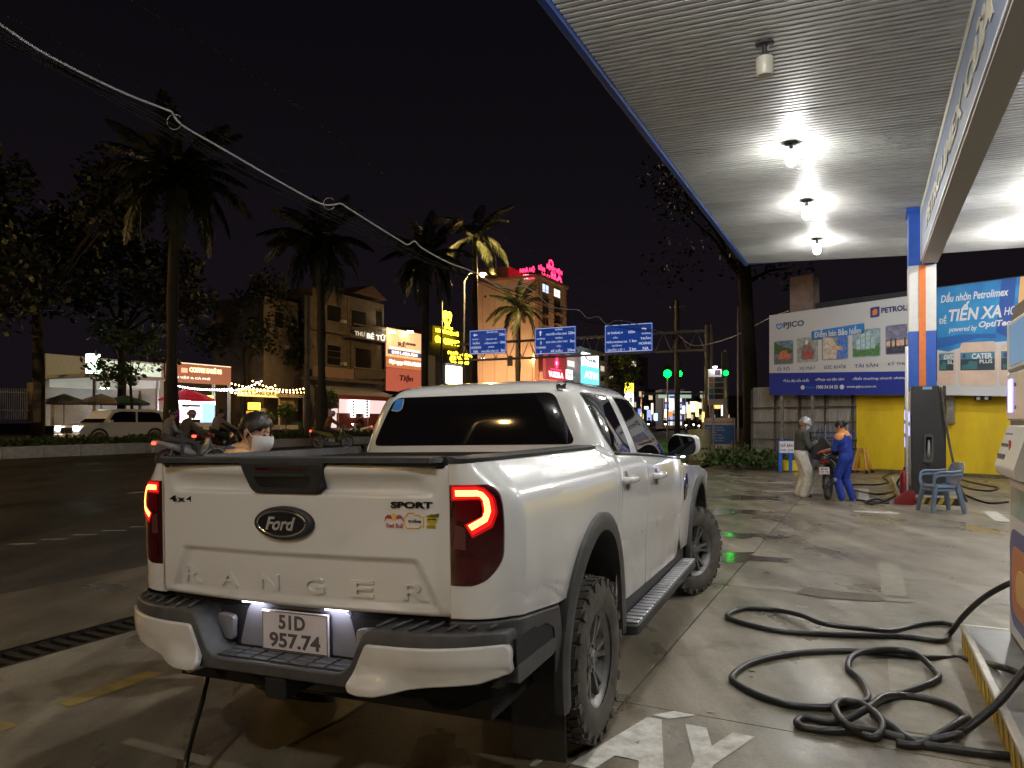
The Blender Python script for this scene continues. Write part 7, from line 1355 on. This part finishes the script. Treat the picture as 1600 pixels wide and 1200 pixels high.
# ---- motorbikes
def motorbike(label, loc, rotz, body, trim, lit=True, group='motorbikes', plate=None, steer=0.0, big=None, head_lit=False):
    o = thing('motorbike', label, 'motorbike', loc, rotz, group); MK, MS = M_BLACK, M_STEEL
    for y, nm in ((-.62, 'rear_wheel'), (.62, 'front_wheel')):
        w = MB().lathe([(.235, -.03), (.26, -.042), (.285, -.038), (.295, -.015), (.295, .015), (.285, .038), (.26, .042), (.235, .03)], 28, 'x').build(nm, M_RUBBER, o, smooth=True, loc=(0, y, .295)); MB().lathe([(.20, -.02), (.24, -.03), (.24, .03), (.20, .02), (.20, -.02)], 24, 'x').build('rim', MS, w)
        mb = MB(); [mb.tube([(.0, .04*math.cos(a+.3), .04*math.sin(a+.3)), (0, .21*math.cos(a), .21*math.sin(a))], .007, 4) for a in [j*.5236 for j in range(12)]]; mb.build('spokes', MS, w); MB().cyl((-.05, 0, 0), (.05, 0, 0), .05, 12).build('hub', MS, w)
    for sx in (-1, 1): MB().tube([(sx*.07, .62, .295), (sx*.075, .50, .68), (sx*.06, .44, .90)], .022, 8).build('fork', MS, o, smooth=True)
    def fender(y, a0, a1, nm, m):
        n = 10; vs = []
        for i in range(n+1):
            a = R(a0)+R(a1-a0)*i/n; r = .325
            vs += [(-.055, y+(r-.03)*math.cos(a), .295+(r-.03)*math.sin(a)), (-.045, y+r*math.cos(a), .295+r*math.sin(a)), (.045, y+r*math.cos(a), .295+r*math.sin(a)), (.055, y+(r-.03)*math.cos(a), .295+(r-.03)*math.sin(a))]
        MB().add(vs, [(i*4+j, i*4+4+j, i*4+5+j, i*4+1+j) for i in range(n) for j in range(3)]).build(nm, m, o, smooth=True)
    fender(.62, 20, 165, 'front_fender', body); fender(-.62, 30, 190, 'rear_fender', MK)
    def loft(secs, nm, m):
        n = 12; vs = []
        for (y, z, hw, hh) in secs:
            for j in range(n): a = 2*math.pi*j/n; c, s_ = math.cos(a), math.sin(a); vs.append((hw*math.copysign(abs(c)**.7, c), y, z+hh*math.copysign(abs(s_)**.7, s_)))
        return MB().add(vs, [(i*n+j, i*n+(j+1) % n, (i+1)*n+(j+1) % n, (i+1)*n+j) for i in range(len(secs)-1) for j in range(n)]+[tuple(range(n-1, -1, -1)), tuple((len(secs)-1)*n+j for j in range(n))]).build(nm, m, o, smooth=True)
    loft([(-.98, .83, .03, .025), (-.85, .80, .085, .05), (-.60, .70, .12, .09), (-.25, .60, .125, .12), (.0, .50, .10, .09), (.12, .42, .06, .05)], 'tail_fairing', body); loft([(-.86, .855, .05, .018), (-.62, .84, .11, .035), (-.30, .80, .125, .045), (-.05, .765, .10, .04), (.05, .74, .06, .02)], 'seat', M_PLAST)
    loft([(.10, .44, .07, .05), (.25, .52, .09, .07), (.36, .66, .15, .12), (.40, .80, .19, .10), (.43, .90, .12, .05)], 'leg_shield', body); loft([(.30, .97, .10, .05), (.42, .97, .14, .075), (.52, .96, .11, .06), (.56, .95, .07, .04)], 'handlebar_cowl', trim)
    MB().tube([(-.36, .27, .99), (-.22, .35, 1.0), (0, .38, .98), (.22, .35, 1.0), (.36, .27, .99)], .014, 8).build('handlebar', MS, o, smooth=True)
    for sx in (-1, 1): MB().tube([(sx*.24, .34, 1.0), (sx*.30, .36, 1.14)], .007, 5).build('mirror_stalk', MK, o); MB().ball((sx*.32, .36, 1.17), .055, 10, 6, (1.2, .3, .8)).build('mirror', MK, o, smooth=True); MB().cyl((sx*.29, .30, .995), (sx*.38, .265, .99), .019, 8).build('grip', MK, o)
    MB().box(-.10, .10, -.22, .16, .26, .46, .03).build('engine', MS, o, auto=30); MB().cyl((.02, .14, .36), (.02, .30, .38), .075, 12).build('cylinder', MS, o); MB().tube([(.11, .05, .28), (.14, -.25, .26), (.15, -.45, .32), (.16, -.85, .42)], [.02, .025, .045, .04], 10).build('exhaust', MS, o, smooth=True); MB().tube([(-.07, -.62, .295), (-.07, -.25, .36), (-.06, -.05, .42)], .025, 6).build('swing_arm', MK, o)
    for sx in (-1, 1): MB().tube([(sx*.10, -.62, .33), (sx*.10, -.52, .66)], .024, 8).build('shock', MS, o, smooth=True); MB().cyl((sx*.10, .02, .28), (sx*.22, .02, .28), .018, 8).build('footrest', MK, o)
    tl_ = MB().box(-.085, .085, -1.0, -.93, .73, .81, .015).build('tail_light', E('bike_tail', (1, .05, .03), 2.2, (.3, .01, .01)) if lit else M_REDL, o, auto=40)
    hl_ = MB().ball((0, .55, .955), .07, 12, 8, (1.1, .5, .8)).build('headlight', E('bike_head', (1, .92, .75), 18) if head_lit else mat('head_lens', (.6, .62, .65), .1), o, smooth=True)
    pt = MB().box(-.095, .095, -.005, .005, -.07, .07).build('plate', mat('plate_white', (.74, .70, .74), .4), o, loc=(0, -1.0, .60)); MB().tube([(0, -.93, .72), (0, -.99, .66)], .02, 5).build('plate_bracket', MK, o)
    if plate: put_text(plate[0], (0, -.006, .032), (1, 0, 0), (0, 0, 1), .13, .045, M_PLK, pt, ext=.001, bold=.03); put_text(plate[1], (0, -.006, -.03), (1, 0, 0), (0, 0, 1), .165, .048, M_PLK, pt, ext=.001, bold=.03)
    return o
def bp(o_loc, rotz): return o_loc, rotz
BK = lambda n, c: mat('bike_'+n, c, .3, coat=.5)
# motorbike being filled, with customer and attendant
bl = W(16.35, -.60, 0); brot = -TH - R(8)
motorbike('dark motorbike with white plate being filled with petrol', bl, brot, BK('black', (.012, .012, .014)), BK('black', (.012, .012, .014)), False, plate=('65-B1', '137.75'))
GREY, DKT, CRM_T = cloth('grey_jacket', (.075, .08, .07)), cloth('black_top', (.015, .015, .016)), cloth('cream_trousers', (.74, .72, .66)); M_SHOE = mat('black_shoe', (.02, .02, .02), .5); M_SAND = mat('sandal', (.45, .38, .30), .6)
cu, Hc = person('customer in grey jacket, cream trousers and silver helmet counting money by the motorbike', W(16.12, -1.22, 0), -TH-R(70), (0, 0, .88), (0, .03, 1.32), ((-.11, .0, 0), (.11, .03, 0)), ((-.05, .27, 1.13), (.07, .28, 1.14)), [M_SKIN, GREY, CRM_T, M_SHOE, DKT], head_dir=(.05, .9, -.38), sc=.97, leg_r=(.105, .100, .105), top_r=1.18, helmet=mat('silver_helmet', (.38, .39, .40), .3, .2), mask=True, vox=.012, hair='short')
tag(MB().box(-.055, .055, -.03, .03, -.002, .002).build('banknotes', mat('banknote', (.35, .30, .22), .7), loc=W(16.12, -1.22, 0)+Matrix.Rotation(-TH-R(70), 3, 'Z') @ Vector((.01, .36, 1.15)), rotz=-TH), 'few banknotes held in the customer\'s hands', 'banknotes')
MB().prism(rounded([(-.09, .90), (.09, .90), (.075, 1.34), (-.075, 1.34)], .03), lambda x, z: (x, .155+.03*math.cos(x*9), z), lambda x, z: (x, .175+.03*math.cos(x*9), z)).build('shirt_front', DKT, cu)
p_ = W(16.25, -.86, .98); bg = thing('shopping_bag', 'black bag hanging between the customer and the motorbike', 'bag', p_, -TH)
panel(rounded([(-.16, -.20), (.24, -.26), (.20, .10), (.05, .30), (-.10, .28), (-.18, .10)], .06), lambda x, z: (x, -.10+.03*math.sin(x*9), z), .05, .02, (0, 1, 0), .14).build('bag_body', mat('black_bag', (.010, .010, .011), .5), bg, auto=60); MB().tube(smoothpath([(-.06, -.03, .27), (-.05, -.03, .40), (.03, -.03, .40), (.04, -.03, .28)], 4), .008, 6).build('bag_strap', M_BLACK, bg)
BLU, ORS = cloth('blue_uniform', (.015, .045, .33)), cloth('orange_yoke', (.75, .32, .10))
at_, Ha = person('attendant in blue uniform with orange yoke filling the motorbike', W(15.62, -.36, 0), -TH+R(62), (0, 0, .86), (.0, .06, 1.27), ((-.11, .02, 0), (.10, -.08, 0)), ((-.06, .36, .98), (.10, .38, .96)), [M_SKIN, BLU, BLU, M_SAND, ORS], head_dir=(-.1, .85, -.45), sc=.95, leg_r=(.098, .080, .072), top_r=1.1, hair='bun', vox=.012, accent=4, bare_forearm=True)
nz = thing('fuel_nozzle', 'orange and white fuel nozzle held by the attendant at the motorbike seat', 'nozzle', W(15.78, -.72, .93), -TH); MB().tube([(.10, 0, .02), (0, 0, .03), (-.10, .03, .02), (-.17, .06, -.02)], [.03, .036, .022, .012], 8).build('nozzle_body', mat('nozzle_orange', (.75, .16, .06), .45), nz, smooth=True); MB().tube([(.08, 0, -.01), (.0, 0, -.05), (-.05, .01, -.02)], .010, 6).build('trigger_guard', M_WHITEP, nz)
# attendant behind the truck bed
tl_loc = truck.matrix_basis @ Vector((-1.50, .14, 0)); SKY, UNI = cloth('peach_uniform', (.72, .42, .20)), cloth('collar_blue', (.05, .10, .30))
a2, H2 = person('attendant with white mask and orange and blue uniform refuelling behind the truck bed', (tl_loc.x, tl_loc.y, .018), -TRH - R(55), (0, -.05, .90), (0, .05, 1.265), ((-.12, 0, 0), (.12, -.05, 0)), ((-.10, .33, 1.02), (.12, .36, 1.0)), [M_SKIN, UNI, UNI, M_SHOE, SKY], head_dir=(.42, .86, -.30), sc=1.0, top_r=1.05, hair='short', mask=True, accent=4, vox=.009)
MB().tube(smoothpath([(-.085, .10, 1.30), (-.075, .02, 1.345), (0, -.03, 1.355), (.075, .02, 1.345), (.085, .10, 1.30), (0, .135, 1.27)], 4, True), .022, 8, True).build('collar', UNI, a2, smooth=True)
# riders on the road
def ridden(label, rlabel, s, t, turn, body, trim, mats, helmet, sc=1.0, hair='short', lean=.12, pillion=None, mk=False, group='motorbikes', headl=False):
    loc = W(s, t, gz(t)); rot = -TH+turn; motorbike(label, loc, rot, body, trim, True, group, ('65-F1', '208.31'), head_lit=headl)
    p = loc + Matrix.Rotation(rot, 3, 'Z') @ Vector((0, -.28, 0))
    person(rlabel, p, rot, (0, 0, .90), (0, lean+.05, 1.33), ((-.17, .42, .27), (.17, .42, .27)), ((-.33, .60, 1.02), (.33, .60, 1.02)), mats, sc=sc*.97, knees=((-.35, .9, .35), (.35, .9, .35)), elbows=((-.8, -.4, -.6), (.8, -.4, -.6)), helmet=helmet, mask=mk, vox=.016, top_r=1.12)
    if pillion:
        q = loc + Matrix.Rotation(rot, 3, 'Z') @ Vector((0, -.66, 0)); person(pillion[0], q, rot, (0, 0, .93), (0, .10, 1.34), ((-.20, .34, .34), (.20, .34, .34)), ((-.12, .34, 1.05), (.12, .34, 1.05)), pillion[1], sc=.95, knees=((-.4, .9, .3), (.4, .9, .3)), elbows=((-.9, -.3, -.5), (.9, -.3, -.5)), helmet=pillion[2], vox=.016, top_r=1.15)
SK = M_SKIN; HW, HP, HK_ = mat('white_helmet', (.62, .62, .60), .35), mat('pink_helmet', (.45, .22, .28), .35), mat('black_helmet', (.03, .03, .03), .35)
pL = at_depth(300, 720, 19.5); sL, tL = to_st(pL); pM = at_depth(346, 700, 24.0); sM, tM = to_st(pM); p3 = at_depth(520, 690, 32.0); s3, t3 = to_st(p3)
ridden('white and red scooter with lit tail light passing left of the truck', 'rider in olive jacket and pink helmet on the white scooter', sL, tL, R(-22), BK('white', (.62, .62, .60)), BK('red', (.35, .03, .03)), [SK, cloth('olive', (.15, .125, .085)), cloth('grey_trousers', (.13, .13, .14)), M_SHOE, DKT], HP, pillion=('pillion in pale grey raincoat on the white scooter', [SK, cloth('pale_grey', (.32, .31, .30)), cloth('grey_trousers', (.13, .13, .14)), M_SHOE, DKT], HK_))
ridden('dark motorbike with amber tail light ahead of the white scooter', 'rider in beige jacket on the dark motorbike ahead of the scooter', sM, tM, R(-10), BK('darkred', (.06, .012, .012)), BK('black', (.012, .012, .014)), [SK, cloth('beige', (.30, .235, .16)), DKT, M_SHOE, DKT], HK_)
ridden('yellow nosed motorbike crossing in front of the white kerb', 'rider in rust brown jacket and white helmet by the kerb', s3, t3, R(-40), BK('yellow', (.35, .30, .04)), BK('yellow', (.35, .30, .04)), [SK, cloth('rust', (.30, .13, .06)), cloth('brown_trousers', (.10, .07, .05)), M_SHOE, DKT], HW)
s4, _ = on_t(562, 650, -34); ridden('white scooter waiting beyond the median by the lit shop front', 'rider in dark clothes on the white scooter by the lit shop front', s4, -34, R(150), BK('white', (.62, .62, .60)), BK('white', (.62, .62, .60)), [SK, DKT, DKT, M_SHOE, DKT], HK_, headl=True)
for k, (u, Y, lb, t_) in enumerate(((1014, 78, 'left of the pole', 0), (1040, 84, 'just left of the pole', 0), (1072, 80, 'right of the pole', 0), (1084, 88, 'left of the price totem', 0), (1092, 76, 'nearest the price totem', 0))):
    p = at_depth(u, 680, Y); s, t = to_st(p); motorbike('distant motorbike with lit headlight approaching, '+lb, (p.x, p.y, gz(t) if t < -7 else 0), math.pi-TH+R(12), BK('black', (.012, .012, .014)), BK('darkred', (.06, .012, .012)), False, 'distant motorbikes', head_lit=True)
    person('distant rider in dark clothes on the oncoming motorbike, '+lb, Vector((p.x, p.y, gz(t) if t < -7 else 0)) + Matrix.Rotation(math.pi-TH+R(12), 3, 'Z') @ Vector((0, -.28, 0)), math.pi-TH+R(12), (0, 0, .90), (0, .15, 1.33), ((-.17, .42, .27), (.17, .42, .27)), ((-.33, .60, 1.02), (.33, .60, 1.02)), [SK, DKT, DKT, M_SHOE, DKT], knees=((-.35, .9, .35), (.35, .9, .35)), elbows=((-.8, -.4, -.6), (.8, -.4, -.6)), helmet=HK_, vox=.03)
# ---- white car beyond the median
sc0, _ = on_t(180, 660, -31.0); car = st_thing('car', 'white sport utility car with glowing headlights beyond the median', 'car', sc0, -31.0, .45)
CW = mat('car_white', (.78, .78, .77), .3, coat=.5); Lc = 4.5
def carprism(poly, w, nm, m, tw=None):
    tw = tw or w; zmax = max(p[1] for p in poly); zmin = min(p[1] for p in poly); f = lambda z: w+(tw-w)*(z-zmin)/(zmax-zmin)
    return MB().prism(poly, lambda y, z: (-f(z), y, z), lambda y, z: (f(z), y, z)).build(nm, m, car, auto=25)
carprism(rounded([(-2.22, .35), (2.2, .35), (2.25, .75), (2.2, 1.0), (1.3, 1.05), (-1.25, 1.05), (-2.0, .98), (-2.25, .78)], .10), .90, 'body', CW); cab_ = carprism(rounded([(-1.15, 1.04), (2.1, 1.02), (1.95, 1.60), (1.5, 1.70), (-.2, 1.70), (-.6, 1.62)], .08), .86, 'cabin', CW, .66)
gl = rounded([(-.92, 1.10), (1.85, 1.10), (1.75, 1.52), (1.4, 1.58), (-.25, 1.58), (-.55, 1.50)], .05)
for sx in (-1, 1):
    MB().prism(gl, lambda y, z: (sx*(.845-.30*(z-1.04)), y, z), lambda y, z: (sx*(.872-.30*(z-1.04)), y, z)).build('side_window', M_TINT, car); MB().box(sx*.85-.02, sx*.85+.02, .42, .50, 1.08, 1.6).build('pillar', CW, car)
    MB().box(sx*.93-.08, sx*.93+.08, -.95, -.78, 1.05, 1.20, .02).build('wing_mirror', CW, car); MB().box(sx*.62-.17, sx*.62+.17, -2.285, -2.2, .78, .92, .02).build('headlight', E('car_head', (.95, .85, 1), 14), car)
    for y in (-1.38, 1.38): w = MB().lathe([(.20, -.11), (.33, -.11), (.345, -.05), (.345, .05), (.33, .11), (.20, .11)], 22, 'x').build('wheel', M_RUBBER, car, smooth=True, loc=(sx*.82, y, .345)); MB().lathe([(0, .05*sx), (.06, .09*sx), (.21, .10*sx), (.22, .06*sx)], 18, 'x').build('rim', M_STEEL, w); MB().lathe([(.35, .02*sx), (.44, .02*sx), (.44, .10*sx), (.35, .10*sx)], 22, 'x').build('arch_trim', M_BLACK, car, loc=(sx*.82, y, .40))
MB().add([(-.80, -1.16, 1.08), (.80, -1.16, 1.08), (.64, -.50, 1.62), (-.64, -.50, 1.62)], [(0,1,2,3)]).build('windscreen', M_TINT, car); MB().box(-.42, .42, -2.27, -2.2, .62, .86, .02).build('grille', M_BLACK, car); MB().box(-.9, .9, -2.26, -2.18, .36, .58, .03).build('bumper', CW, car)
